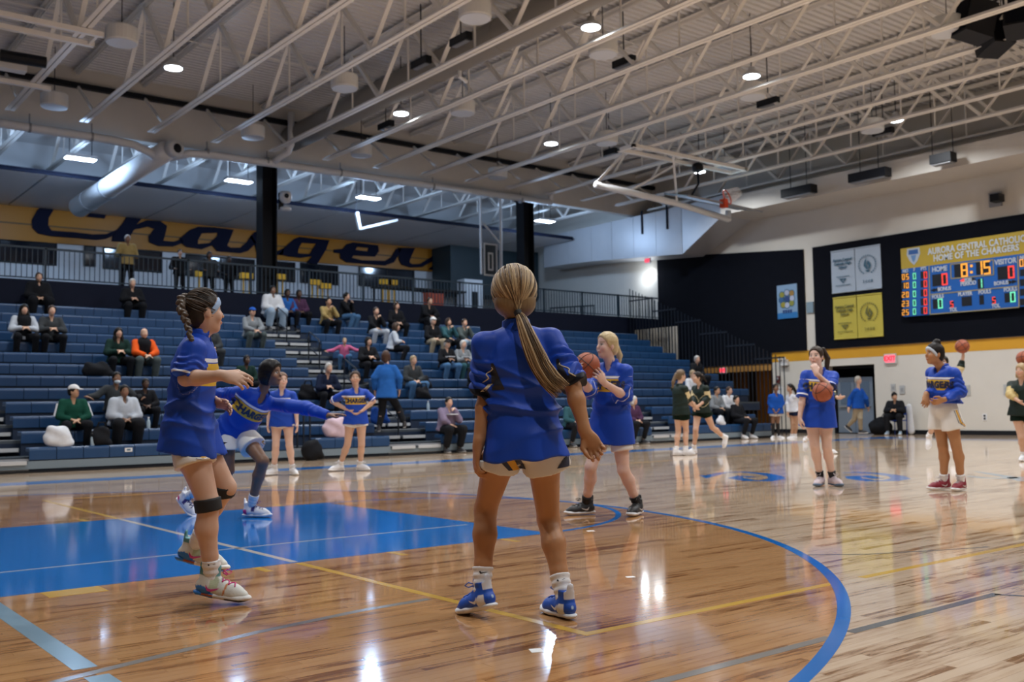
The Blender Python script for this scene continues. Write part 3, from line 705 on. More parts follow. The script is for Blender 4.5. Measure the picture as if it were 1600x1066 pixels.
LN = ['flat rectangular lamp in the low bay at far left', 'flat rectangular lamp in the low bay left of the black column', 'flat rectangular lamp in the low bay over the lettered sign', 'flat rectangular lamp in the low bay right of the far column', 'flat rectangular lamp in the low bay hidden at left']
for i, (x, z) in enumerate(((8.4, 8.14), (13.05, 8.11), (17.64, 8.14), (25.42, 8.17), (3.6, 8.14))):
    e = empty('low_bay_lamp', (x, 21.3, z), LN[i], 'lamp')
    MB().span(x-.42, x+.42, 21.12, 21.48, z+.015, z+.10).build('housing', HOUS, e)
    for dx in (-.2, .2): MB().span(x+dx-.19, x+dx+.19, 21.14, 21.46, z-.005, z+.012).build('lens', LENSB, e)
    for dx in (-.3, .3): MB().cyl((x+dx, 21.3, z+.1), (x+dx, 21.3, 10.16), .01, 6).build('rod', DARKM, e)
    L_ = bpy.data.lights.new('low_bay_light', 'POINT'); L_.shadow_soft_size = .15; L_.energy = LOW_W; L_.color = (.45, .66, 1.0)
    lo = bpy.data.objects.new('low_bay_light', L_); COL.objects.link(lo); lo.parent = e; lo.location = (0, 0, -.25)
# drum baffles
DR = mat('drum_white', (.74, .74, .72), .55)
dl = {}
k = 0
for (x, y) in ((6.95, 12.87), (6.95, 18.2), (12.07, 7.56), (12.07, 12.8), (12.07, 18.02), (15.5, 18.02), (15.5, 12.8), (15.5, 7.55), (20.62, 12.8), (20.6, 7.55), (20.45, 2.44), (25.86, 7.53), (20.62, 18.0), (25.86, 12.8)):
    z = 8.6; r = .32
    lab = ['white drum at the top left under the pipes', 'white drum lowest at the left by the girder', 'white drum at the top edge left of the brightest lamp', 'white drum left of the dark round duct', 'white drum by the girder above the first column', 'white drum by the girder right of the first column', 'white drum in mid roof right of the dark duct', 'white drum just right below the brightest top lamp', 'white drum in mid roof left of the folded basket', 'white drum under the lamp on the long rod', 'white drum touching the black speaker cluster', 'white drum left of the lamp nearest the scoreboard', 'white drum by the girder above the far column', 'white drum beside the folded basket lamp'][k]; k += 1
    e = empty('drum_diffuser', (x, y, z), lab, 'drum', 'white drums hung under the roof')
    MB().lathe((x, y, z), [(r*.96, -.0), (r, .02), (r, .30), (r*.9, .33), (.05, .34)], 28).build('shell', DR, e)
    MB().lathe((x, y, z), [(r*.95, -.015), (r*.95, .0)], 28).build('bottom_disc', mat('drum_disc', (.66, .70, .76), .5), e)
    MB().cyl((x, y, z+.33), (x, y, 10.16), .01, 6).build('cable', DARKM, e)
# black heater boxes clipped on joists
for i, (x, y) in enumerate(((975, 97), (720, 62), (603, 196), (1200, 160), (1380, 206), (952, 238), (658, 98))):
    p = at(x, y, Z=8.75)
    e = empty('heater_box', p, ['small black box on a joist right of the top drum', 'small black box on a joist above the dark round duct', 'small black box on a joist in mid roof', 'small black box on a joist under the rod-hung lamp', 'small black box on a joist left of the scoreboard lamp', 'small black box on a joist left of the folded basket', 'small black box end beside the dark round duct'][i], 'box', 'black boxes on the joists')
    MB().box(p, (.16, .62, .16)).build('case', DARKM, e)
    MB().box(p-(0, 0, .09), (.12, .5, .02)).build('grille', GREYM, e)
    MB().cyl(p, (p[0], p[1], 10.16), .015, 6).build('hanger', DARKM, e)
for i, (a, b_) in enumerate((((1225, 305), (1272, 293)), ((1330, 282), (1388, 266)), ((1457, 253), (1490, 243)))):
    p = at(*a, X=27.3); q = at(*b_, X=27.3)
    e = empty('tube_heater', (p+q)/2, ['long black tube heater near the folded basket', 'long black tube heater above the cream soffit, middle one', 'long black tube heater above the cream soffit under the lamp'][i], 'heater', 'black tube heaters')
    m_ = (p+q)/2
    MB().box(m_, (.35, abs(p[1]-q[1]), .26)).build('body', DARKM, e)
    MB().box(m_-(0, 0, .15), (.28, abs(p[1]-q[1])*.9, .03)).build('reflector', GREYM, e)
    MB().cyl(m_+(0, .3, .1), (m_[0], m_[1]+.3, 10.16), .012, 6).cyl(m_+(0, -.3, .1), (m_[0], m_[1]-.3, 10.16), .012, 6).build('rods', DARKM, e)
# loudspeaker cluster
c = np.array((21.25, 1.62, 8.78))
e = empty('speaker_cluster', c, 'angular black loudspeaker cluster hung at the top right', 'speaker')
for i, (a, dx) in enumerate(((-.5, (-.55, .35, 0)), (.35, (.05, -.25, .05)), (1.1, (.5, .5, -.02)))):
    R_ = np.array([(math.cos(a), math.sin(a), -.25), (-math.sin(a), math.cos(a), 0), (0, 0, 1)]); R_[0] = nrm(R_[0]); R_[2] = np.cross(R_[0], R_[1])
    b_ = MB().box(c+dx, (.62, .52, .75), R_).build('cabinet', DARKM, e)
    MB().box(c+np.array(dx)-R_[0]*.32, (.02, .44, .66), R_).build('grille', BLACK, b_)
MB().bar(c+(-.7, .3, .5), c+(.7, .3, .5), .06, .06).bar(c+(-.4, -.3, .62), c+(.6, .6, .62), .06, .06).build('yoke', DARKM, e)
for dx in (-.5, .5): MB().cyl(c+(dx, .3, .5), (c[0]+dx, c[1]+.3, 10.16), .012, 6).build('cable', DARKM, e)

# ================================================================== folded basket under the roof
e = empty('folded_basket', (24, 12.3, 8.2), 'folded ceiling basket with orange rim and white net at right of centre', 'basketball hoop')
for y in (12.05, 12.62): MB().span(20.9, 26.0, y-.05, y+.05, 8.38, 8.48).build('track_beam', STEEL, e)
for x in (20.95, 25.9): MB().span(x-.05, x+.05, 12.0, 12.67, 8.37, 8.38+.09).build('cross_beam', STEEL, e)
m0 = at(930, 288, Y=13.2); m1 = at(1058, 318, Y=12.7); m2 = at(1138, 343, Y=12.4)
MB().tube([m0, m1, m2], .10, 12).build('mast', WHITEP, e, smooth=True)
MB().cyl(m2-(.0, 0, .05), m2+(0, 0, .28), .09, 12).build('mast_end', WHITEP, e, smooth=True)
MB().bar(m0, (21.4, 12.9, 8.45), .07, .07).bar(m1, (22.6, 12.05, 8.42), .06, .06).bar(m0+(1.2, -.2, -.1), (23.5, 12.62, 8.42), .06, .06).build('brace', WHITEP, e)
b0 = at(1056, 304, Y=12.5); b1 = at(1172, 329, Y=12.1); bc_ = (b0+b1)/2; ax = nrm(b1-b0); sd = nrm(np.cross((0, 0, 1), ax)); up_ = np.cross(ax, sd)
sd2 = nrm(sd*.97+up_*.24); n2 = np.cross(ax, sd2)
MB().box(bc_, (np.linalg.norm(b1-b0), 1.1, .035), np.array([ax, sd2, n2])).build('backboard', mat('board_glass', (.34, .48, .56), .12), e)
for s in (-1, 1): MB().box(bc_+sd2*s*.55, (np.linalg.norm(b1-b0), .05, .06), np.array([ax, sd2, n2])).build('board_edge', GREYM, e)
rc = at(1136, 308, Y=11.7); ORG = mat('rim_orange', (.65, .07, .015), .4)
rim_ax = nrm((.75, -.5, .42)); e1 = nrm(np.cross(rim_ax, (0, 0, 1))); e2 = np.cross(rim_ax, e1)
MB().tube([rc+.23*(e1*math.cos(a)+e2*math.sin(a)) for a in np.linspace(0, 2*math.pi, 25)], .02, 8, cap=False).build('rim', ORG, e)
MB().box(at(1131, 318, Y=11.8), (.16, .2, .26)).build('rim_bracket', ORG, e)
net = MB()
for k in range(12):
    a0 = 2*math.pi*k/12
    for s in (-1, 1):
        pts = []
        for t in np.linspace(0, 1, 6):
            rr = .23*(1-.42*t); a = a0+s*t*1.2
            pts.append(rc+rim_ax*.42*t+rr*(e1*math.cos(a)+e2*math.sin(a)))
        net.tube(pts, .008, 4)
net.build('net', mat('net_white', (.8, .8, .8), .6), e)
mp = at(1090, 262, Y=12.3)
MB().lathe(mp-(0, 0, .15), [(.05, 0), (.16, .05), (.18, .15), (.16, .25), (.05, .3)], 14).build('winch', DARKM, e)
MB().tube([mp-(0, 0, .1), mp+(.02, 0, -.5), (b0*.8+b1*.2)+(0, 0, .05)], .035, 8).build('strap', DARKM, e)
# stored basket frame behind the far column
e = empty('stored_hoop', (22.8, 21, 6), 'white framed basket backboard stored on the concourse left of the far column', 'basketball hoop')
MB().cyl((23.04, 21, 10.16), (23.02, 21, 5.9), .06, 10).build('mast', WHITEP, e)
MB().cyl((22.1, 21, 10.16), (22.12, 21, 5.85), .045, 10).build('mast', WHITEP, e)
MB().bar((22.2, 21, 7.75), (23.0, 21, 7.05), .06, .06).build('brace', WHITEP, e)
MB().span(22.2, 22.82, 20.97, 21.01, 5.8, 7.0).build('backboard', mat('board_dark', (.05, .07, .09), .2), e)
for a in ((22.2, 22.26, 5.8, 7.0), (22.76, 22.82, 5.8, 7.0), (22.26, 22.76, 6.94, 7.0), (22.26, 22.76, 5.8, 5.86)): MB().span(a[0], a[1], 20.94, 20.97, a[2], a[3]).build('edge', WHITEP, e)
MB().span(22.38, 22.62, 20.93, 20.95, 6.0, 6.06).span(22.38, 22.44, 20.93, 20.95, 6.06, 6.6).span(22.38, 22.62, 20.93, 20.95, 6.6, 6.66).span(22.56, 22.62, 20.93, 20.95, 6.06, 6.6).build('target_square', WHITEP, e)
# ceiling basket frame at upper left
e = empty('basket_track', (5, 12.5, 8.4), 'white steel basket track hung under the joists at the top left', 'basket track')
for y in (12.2, 12.85, 16.25): MB().span(0, 6.4, y-.05, y+.05, 8.38, 8.48).build('track_beam', STEEL, e)
MB().bar((6.3, 12.2, 8.43), (6.3, 12.85, 8.43), .06, .06).build('cross_beam', STEEL, e)
p = at(0, 86, Z=8.4); q = at(72, 98, Z=8.4)
MB().tube([p, q], .12, 10).build('folded_mast', DARKM, e); MB().box(at(12, 102, Z=8.3), (.7, .25, .2)).build('winch', WHITEP, e)
# hanging bracket over the sign
e = empty('hanging_bracket', (16, 21.8, 7.4), 'bright angled bracket hanging in front of the lettered sign', 'bracket')
MB().bar(at(557, 332, Y=21.8), at(562, 358, Y=21.8), .12, .1).build('drop', WHITEP, e); MB().cyl(at(557, 332, Y=21.8), (at(557, 332, Y=21.8)[0], 21.8, 10.16), .012, 6).build('rod', DARKM, e); MB().bar(at(562, 358, Y=21.8), at(622, 344, Y=20.9), .08, .08).build('arm', WHITEP, e)

# ================================================================== concourse: slab, back wall, soffit, sign, windows
BY = 28.0
tag(MB().span(FX0, WX, 19.2, BY+.2, 3.95, 4.30).build('floor_concourse', TREAD), kind='structure')
tag(MB().span(FX0, WX, 19.12, 19.2, 3.55, 4.38).build('trim_10', NAVY), kind='structure')
wb = MB().span(FX0, WX, BY, BY+.2, 4.3, 10.1)
wall_back = tag(wb.build('wall_back', mat('wall_white', (.82, .82, .82), .6)), kind='structure')
# sloped light soffit in panels
sx = [-4.6, -2.1, .4, 2.9, 5.4, 7.9, 12.3, 14.9, 17.5, 19.65, 22.4, 24.8, 26.5, 28.2]
sof = MB().span(FX0, 28.2, 22.8, BY, 8.02, 8.06).build('ceiling_concourse', NAVY); tag(sof, kind='structure')
for a, b_ in zip(sx, sx[1:]):
    MB().span(a+.03, b_-.03, 22.82, BY-.02, 7.92, 8.01).build('soffit_panel', mat('soffit_panel', (.80, .81, .83), .5, noise=.03), sof)
tag(MB().span(FX0, 28.2, 22.77, 22.80, 7.92, 8.00).build('trim_11', NAVY), kind='structure')
# sign
e = empty('wall_sign', (15.5, BY-.1, 6.8), 'long gold band with huge navy script lettering on the back wall', 'sign')
q = lambda x, y, o=.0: (lambda p: (p[0], p[2]))(at(x, y, Y=BY-.05-o))
GB = mat('sign_gold', (.50, .20, .014), .38, noise=.06, nscale=.8, spec=.3)
l0 = q(0, 318); l1 = q(0, 374); r0 = q(747, 397); r1 = q(747, 430)
ext = 7.5
band = [(l1[0]-ext, l1[1]-.07), (r1[0], r1[1]), (r0[0], r0[1]), (l0[0]-ext, l0[1]-.03)]
MB().prism([band], (0, BY-.05, 0), (1, 0, 0), (0, 0, 1), .04).build('band', GB, e)
mid = q(0, 350); mr_ = q(747, 412)
MB().bar((mid[0]-ext, BY-.092, mid[1]), (mr_[0], BY-.092, mr_[1]), .01, .05).build('groove', mat('sign_groove', (.16, .08, .01), .5), e)
K1 = lambda P_: [q(30+a/6.667, 280+b_/6.667) for a, b_ in P_]
K2 = lambda P_: [q(230+a/6.667, 320+b_/6.667) for a, b_ in P_]
K3 = lambda P_: [q(420+a/5, 350+b_/5) for a, b_ in P_]
SN = mat('sign_navy', (.003, .004, .022), .6, spec=.15)
letters = [
 [K1([(690,395),(880,415),(925,330),(905,255),(840,190),(740,145),(640,115),(520,125),(400,165),(280,235),(180,330),(125,430),(130,510),(190,570),(320,597),(600,618),(800,637),(900,625),(965,595),(1010,530),(900,575),(760,580),(560,556),(330,540),(295,490),(300,410),(360,310),(460,230),(600,192),(720,205),(795,245),(790,300)])],
 [K1([(1165,290),(1330,312),(1255,430),(1215,475),(1320,432),(1460,440),(1530,490),(1512,580),(1492,645),(1600,655),(1680,628),(1700,665),(1600,705),(1440,700),(1345,660),(1340,600),(1400,520),(1330,500),(1190,530),(1110,657),(957,650),(965,600),(1010,535),(1080,450)])],
 [K2([(330,355),(430,270),(520,232),(700,240),(892,265),(852,360),(825,430),(860,450),(960,450),(1020,400),(1075,320),(1125,400),(1040,485),(960,507),(720,487),(668,425),(560,467),(400,442),(345,400)]), K2([(560,300),(520,370),(518,412),(640,402),(718,330),(722,296)])],
 [K2([(1060,345),(1110,285),(1210,300),(1240,335),(1205,430),(1240,490),(1340,490),(1420,450),(1400,520),(1240,545),(1130,500),(1112,420)])],
 [K3([(68,242),(110,190),(190,120),(230,104),(465,130),(440,200),(370,317),(288,305),(330,255),(240,267),(150,257),(110,247)]), K3([(250,150),(225,190),(218,232),(310,237),(362,156)])],
 [K3([(500,203),(500,226),(548,232),(552,272),(600,302),(900,327),(968,302),(1012,237),(1028,187),(985,198),(950,260),(900,290),(720,286),(640,266),(652,248),(822,257),(852,215),(845,170),(650,146),(600,162),(568,197)]), K3([(680,180),(668,206),(765,217),(772,190)])],
 [K3([(1000,188),(1135,190),(1110,240),(1088,300),(1110,317),(1172,315),(1245,270),(1330,222),(1330,255),(1270,292),(1190,337),(1100,342),(1030,322),(1008,280),(1012,237)])],
 [K3([(1330,220),(1418,226),(1390,290),(1368,342),(1445,352),(1437,372),(1240,357),(1262,337),(1310,332),(1332,290),(1340,250)])]]
for lp in letters: MB().prism(lp, (0, BY-.10, 0), (1, 0, 0), (0, 0, 1), .05).build('letter', SN, e)
lp = letters[0]
c0 = np.array(lp[0]).mean(0)
# windows
for i, (a, b_, zt0, zb0) in enumerate(((6.0, 9.4, 6.76, 6.08), (10.35, 10.66, 6.76, 6.14), (10.99, 12.95, 6.76, 6.1), (13.88, 16.48, 6.76, 6.05), (17.43, 18.16, 6.78, 6.1), (18.45, 20.04, 6.80, 6.1), (21.07, 23.68, 6.88, 6.15))):
    w = empty('window_%d' % (i+1), ((a+b_)/2, BY, zb0), kind='structure')
    MB().span(a, b_, BY-.02, BY-.001, zb0, zt0).build('pane', GLASSD, w)
    mb = MB().span(a-.04, b_+.04, BY-.06, BY-.02, zt0, zt0+.05).span(a-.04, b_+.04, BY-.06, BY-.02, zb0-.05, zb0).span(a-.04, a, BY-.06, BY-.02, zb0, zt0).span(b_, b_+.04, BY-.06, BY-.02, zb0, zt0)
    mb.build('window_frame', DARKM, w)
    if b_-a > 1.5: MB().span((a+b_)/2-.02, (a+b_)/2+.02, BY-.05, BY-.021, zb0, zt0).build('mullion', DARKM, w)
# railing of the concourse: posts and balusters
RLM = mat('rail_navy', (.012, .03, .05), .4)
rl = empty('concourse_railing', (10, 19.16, 4.38), 'long dark blue railing with upright bars along the concourse edge', 'railing')
RZ0, RZ1 = 4.44, 5.21
MB().span(FX0, 29.3, 19.13, 19.18, RZ1-.04, RZ1+.01).build('top_rail', RLM, rl); MB().span(FX0, 29.3, 19.14, 19.17, RZ0-.02, RZ0+.01).build('bottom_rail', RLM, rl)
pb = MB().span(-.009, .009, -.009, .009, 0, RZ1-RZ0-.05).build('baluster', RLM)
xs = np.arange(4.6, 29.2, .125); drest = MB()
vis = 0
for x in xs:
    p_ = pr((x, 19.155, 4.8))
    if p_[0] > -10 and vis < 300 and x > 5.0:
        c_ = pb.copy(); COL.objects.link(c_); c_.parent = rl; c_.location = (x-10, -.005, RZ0-4.38); vis += 1
bpy.data.objects.remove(pb)
for x in np.arange(5.2, 29.3, 1.83): MB().span(x-.025, x+.025, 19.13, 19.18, 4.3, RZ1+.02).build('post', RLM, rl)
# stair railing beyond, at right
sr = empty('stair_railing', (27.0, 22, 4.3), 'dark stair railing slanting down at the right of the concourse', 'railing')
a = at(860, 484, Y=21.0); b_ = at(928, 479, Y=21.0)
a[2] = 4.78; b_[2] = 5.0
MB().bar(a, b_, .05, .05).build('top_rail', RLM, sr)
for t in np.linspace(0, 1, 14):
    p_ = a*(1-t)+b_*t; MB().span(p_[0]-.012, p_[0]+.012, p_[1]-.012, p_[1]+.012, 4.3, p_[2]).build('baluster', RLM, sr)
wl = at(1020, 428, X=WX)
e = empty('wall_light', wl, 'bright white floodlight on the upper wall left of the black panel', 'lamp')
MB().box(wl-(.12, 0, 0), (.14, .22, .26)).build('head', mat('flood', (.9, .95, 1), .4, emit=(.9, .95, 1), estr=8), e)
MB().bar(wl, wl-(.1, 0, -.1), .06, .06).build('arm', DARKM, e)
L_ = bpy.data.lights.new('flood_light', 'POINT'); L_.energy = 22; L_.color = (.85, .92, 1); L_.shadow_soft_size = .1
lo = bpy.data.objects.new('flood_light', L_); COL.objects.link(lo); lo.parent = e; lo.location = (-.5, .35, -.2)
# dark bulkhead above the concourse at right, and the storage pieces
tag(MB().span(24.6, 29.4, 26.5, 27.9, 5.9, 8.0).build('wall_bulkhead', mat('bulkhead_green', (.02, .04, .05), .5)), kind='structure')
e = empty('orange_bin', (26.6, 24.2, 4.3), 'orange container on the concourse behind the railing', 'container')
xb = at(677, 447, Y=25)[0]
MB().span(xb-.35, xb+.35, 24.8, 25.2, 4.3, 5.6).build('body', mat('orange', (.55, .07, .015), .5), e); MB().span(xb-.38, xb+.38, 24.78, 25.22, 5.6, 5.68).build('lid', mat('orange2', (.4, .05, .01), .5), e)
t_ = at(650, 458, Y=20.6)[0]
e = empty('folding_table', (t_, 20.6, 4.3), 'long dark table standing on the concourse behind the railing', 'table')
MB().span(t_-1.6, t_+1.9, 20.3, 20.9, 5.02, 5.08).build('tabletop', DARKM, e)
for dx in (-1.5, 1.8):
    for dy in (-.25, .25): MB().span(t_+dx-.02, t_+dx+.02, 20.6+dy-.02, 20.6+dy+.02, 4.3, 5.02).build('leg', DARKM, e)
YELC = mat('yellow_frame', (.75, .40, .02), .4)
for i, (x, y, h) in enumerate(((316, 437, .9), (385, 440, .95), (437, 437, 1.0), (492, 445, .9), (602, 455, 1.1), (612, 452, 1.1), (508, 450, .8))):
    p_ = at(x, y, Y=22.3)
    e = empty('yellow_stand', (p_[0], 22.3, 4.3), ['yellow display stand seen between bars at far left', 'yellow display stand seen left of the black column', 'yellow display stand right beside the black column', 'yellow display stand right of the pink-shirted spectator', 'taller yellow display stand behind the dark table', 'narrow yellow display stand behind the dark table', 'low yellow display stand left of the fifth window'][i], 'stand', 'yellow stands on the concourse')
    MB().span(p_[0]-.12, p_[0]-.08, 22.28, 22.32, 4.3, 4.3+h).span(p_[0]+.08, p_[0]+.12, 22.28, 22.32, 4.3, 4.3+h).build('uprights', YELC, e)
    MB().span(p_[0]-.2, p_[0]+.2, 22.22, 22.38, 4.3+h, 4.48+h).build('top_piece', YELC, e)
e = empty('white_cabinet', (24.2, 24.6, 4.3), 'white cabinet with a dark panel on the concourse behind the players head', 'cabinet')
xb = at(738, 470, Y=24.6)[0]
MB().span(xb-.45, xb+.45, 24.5, 25.0, 4.3, 6.2).build('body', WHITEP, e); MB().span(xb-.1, xb+.18, 24.48, 24.499, 4.9, 5.7).build('panel', DARKM, e)
# the remaining shell
tag(MB().span(FX0-.3, FX0, FY0, BY+.2, -.02, 10.1).build('wall_left', BLOCK), kind='structure')
tag(MB().span(FX0, WX+.3, FY0-.3, FY0, -.02, 10.1).build('wall_front', BLOCK), kind='structure')
tag(MB().span(FX0+1, WX-3, FY0, FY0+.9, .0, 4.2).build('fill_cut_front', NAVY), kind='structure')        # unseen dark mass added to cut bounced fill from behind the camera
tag(MB().span(FX0, FX0+.08, FY0, 14, .0, 3.2).build('fill_cut_left', NAVY), kind='structure')             # unseen dark sheet over the lower wall, added to lower the fill light

# ================================================================== bleachers
RUN, RISE, BY0, BZ0, NR = .63, .27, 10.75, .43, 13
RY = lambda i: BY0+RUN*i
RZ = lambda i: BZ0+RISE*i
bl = empty('bleacher_bank', (14, 10.75, 0), 'bank of blue plastic bleacher seats rising along the far sideline', 'bleacher')
AIS = [(3.55, 4.86), (12.0, 13.34), (20.05, 21.4)]
MODW = .46
def seg_list(i):
    xe = 25.2 if i < 4 else 27.3
    segs = []; x = -2.0
    cuts = [(a, b_) for a, b_ in AIS]
    if i == 0: cuts.append((9.72, 10.25)); 
    cuts.sort()
    for a, b_ in cuts: segs.append((x, a)); x = b_
    segs.append((x, xe)); return segs
mods = []
for i in range(NR):
    for a, b_ in seg_list(i):
        n = max(1, round((b_-a)/MODW)); w = (b_-a)/n
        for k in range(n): mods.append((i, a+w*(k+.5), w))
def seat_mesh():
    mb = MB(); w = MODW-.012; d = .29; h = .21
    prof = [(0, -h), (0, -.045), (.008, -.018), (.03, -.002), (.10, -.012), (.20, -.014), (d-.02, -.004), (d, -.03), (d, -.08), (.04, -.08), (.025, -h)]
    V = [(s*w/2, y, z) for s in (-1, 1) for y, z in prof]; n = len(prof)
    F = [(k, (k+1) % n, n+(k+1) % n, n+k) for k in range(n)]+[tuple(range(n-1, -1, -1)), tuple(range(n, 2*n))]
    return mb.add(V, F)
sm = seat_mesh(); proto = sm.build('seat_module', SEAT, fix=True)
seen = []
for i, x, w in mods:
    p_ = pr((x, RY(i), RZ(i))); seen.append((0 if -20 < p_[0] < 1620 else 1, p_[2], i, x, w))
seen.sort(); rest = MB()
for n_, (o_, d_, i, x, w) in enumerate(seen):
    if n_ < 300 and o_ == 0:
        c_ = proto.copy(); COL.objects.link(c_); c_.parent = bl; c_.location = (x-14, RY(i)-10.75, RZ(i)); c_.scale = (w/MODW, 1, 1)
    else:
        rest.add([(v[0]*w/MODW+x, v[1]+RY(i), v[2]+RZ(i)) for v in sm.v], sm.f)
bpy.data.objects.remove(proto)
tag(rest.build('seat_modules', SEAT, bl, fix=True), kind='stuff')
for i in range(NR):
    xe = 25.2 if i < 4 else 27.3
    y = RY(i); fz = RZ(i)-BZ0
    ylo = RY(i-1)+.27 if i else y
    if i:
        MB().span(-2, xe, RY(i-1)+.20, y+.34, fz-.05, fz).build('footboard', TREAD, bl)
        MB().span(-2, xe, RY(i-1)+.20, RY(i-1)+.22, fz-.27, fz-.05).build('footboard_face', RISER, bl)
    for a, b_ in seg_list(i): MB().span(a+.01, b_-.01, y+.03, y+.05, fz, RZ(i)-.08).build('riser', RISER, bl)
MB().span(-2, 25.2, BY0+.04, BY0+.07, .02, .24).build('base_panel', GREYM, bl)
MB().span(-2, 25.2, BY0-.02, BY0+.035, .0, .035).build('floor_strip', DARKM, bl)
MB().span(-2, 25.2, BY0-.005, BY0+.04, .065, .20).build('kick_plate', mat('kick_plate', (.16, .21, .25), .4), bl)
MB().span(27.3, 27.36, 13.3, 19.1, 0, .9).build('end_panel', DARKM, bl)
MB().span(-2, 27.3, 18.95, 19.1, 3.0, 3.72).build('back_panel', NAVY, bl)
for a, b_ in AIS:
    m_ = (a+b_)/2
    for i in range(NR):
        y = RY(i); z = RZ(i)-BZ0
        s = empty('aisle_step', (m_, y, z)); s.parent = bl; s.location = (m_-14, y-10.75, z); LOC[s.name] = np.array((m_, y, z))
        zt_ = .20 if i == 0 else z+.135
        MB().span(a+.02, b_-.02, y-.02, y+.30, zt_-.04, zt_).build('tread', TREAD, s)
        MB().span(a+.04, m_-.04, y-.035, y+.03, zt_-.06, zt_+.006).build('nosing', NOSE, s); MB().span(m_+.04, b_-.04, y-.035, y+.03, zt_-.06, zt_+.006).build('nosing', NOSE, s)
        MB().span(a+.02, b_-.02, y+.32, y+.34, z-.1, z+.27).build('riser', DARKM, s)
        if i: MB().span(a+.04, b_-.04, y+.28, y+.34, z+.235, z+.277).build('nosing', NOSE, s)
RB = mat('handrail', (.008, .012, .02), .35)
def handrail(x, i, lab):
    y, z = RY(i)+.1, RZ(i)-BZ0
    e = empty('aisle_handrail', (x, y, z), lab, 'handrail', 'bleacher aisle handrails')
    MB().tube([(x, y, z), (x, y, z+.86), (x, y+.05, z+.93), (x, y+.55, z+1.16), (x, y+.60, z+1.12), (x, y+.60, z+.27)], .02, 8).build('tube', RB, e)
    MB().cyl((x, y, z+.5), (x, y+.6, z+.75), .016, 8).build('mid_rail', RB, e)
for x, i, lab in ((12.67, 1, 'dark handrail low in the middle aisle behind the hands-on-hips player'), (12.67, 4, 'dark handrail halfway up the middle aisle by the navy-coat man'), (12.67, 7, 'dark handrail in the middle aisle by the pink-coat child'), (12.67, 10, 'dark handrail at the top of the middle aisle by the white sweater'), (20.7, 2, 'dark handrail low in the right aisle behind the shooting player'), (20.7, 6, 'dark handrail high in the right aisle'), (4.2, 3, 'dark handrail in the left aisle at the picture edge')):
    handrail(x, i, lab)
# front gate rails between the two left sections
e = empty('bleacher_gate', (9.98, 10.7, 0), 'dark upright gate rails at the gap in the front row', 'railing')
for x in (9.76, 9.92, 10.06, 10.2): MB().span(x-.015, x+.015, 10.9, 10.93, .0, 1.02).build('upright', RB, e)
MB().span(9.74, 10.22, 10.9, 10.93, 1.0, 1.04).build('top_rail', RB, e)
# vertical bars at the right end of the bleachers
e = empty('end_railing', (27.6, 14, 0), 'dark vertical bar railing stepping down at the far end of the bleachers', 'railing')
for k, y in enumerate(np.arange(12.0, 18.9, .16)):
    z1 = 1.2+max(0, (y-10.8))*.43+.75
    MB().span(27.50, 27.525, y-.012, y+.012, .0, z1).build('baluster', RB, e)
for k in range(6):
    y = 12.0+k*1.15; z1 = 1.2+max(0, (y-10.8))*.43+.75
    MB().span(27.49, 27.535, y-.02, y+1.17, z1, z1+.05).build('top_rail', RB, e)
e = empty('pale_slats', (27.9, 19.0, 2.4), 'pale vertical slats of the stair wall beyond the top rows', 'slats')
for k in range(18):
    y = 17.0+k*.14; MB().span(28.0, 28.03, y, y+.07, 1.9, 3.9).build('slat', mat('pale_slat', (.55, .50, .42), .5), e)
# shell behind: fill wall under concourse
tag(MB().span(FX0, WX, 19.78, 19.9, 0, 3.95).build('wall_under', NAVY), kind='structure')
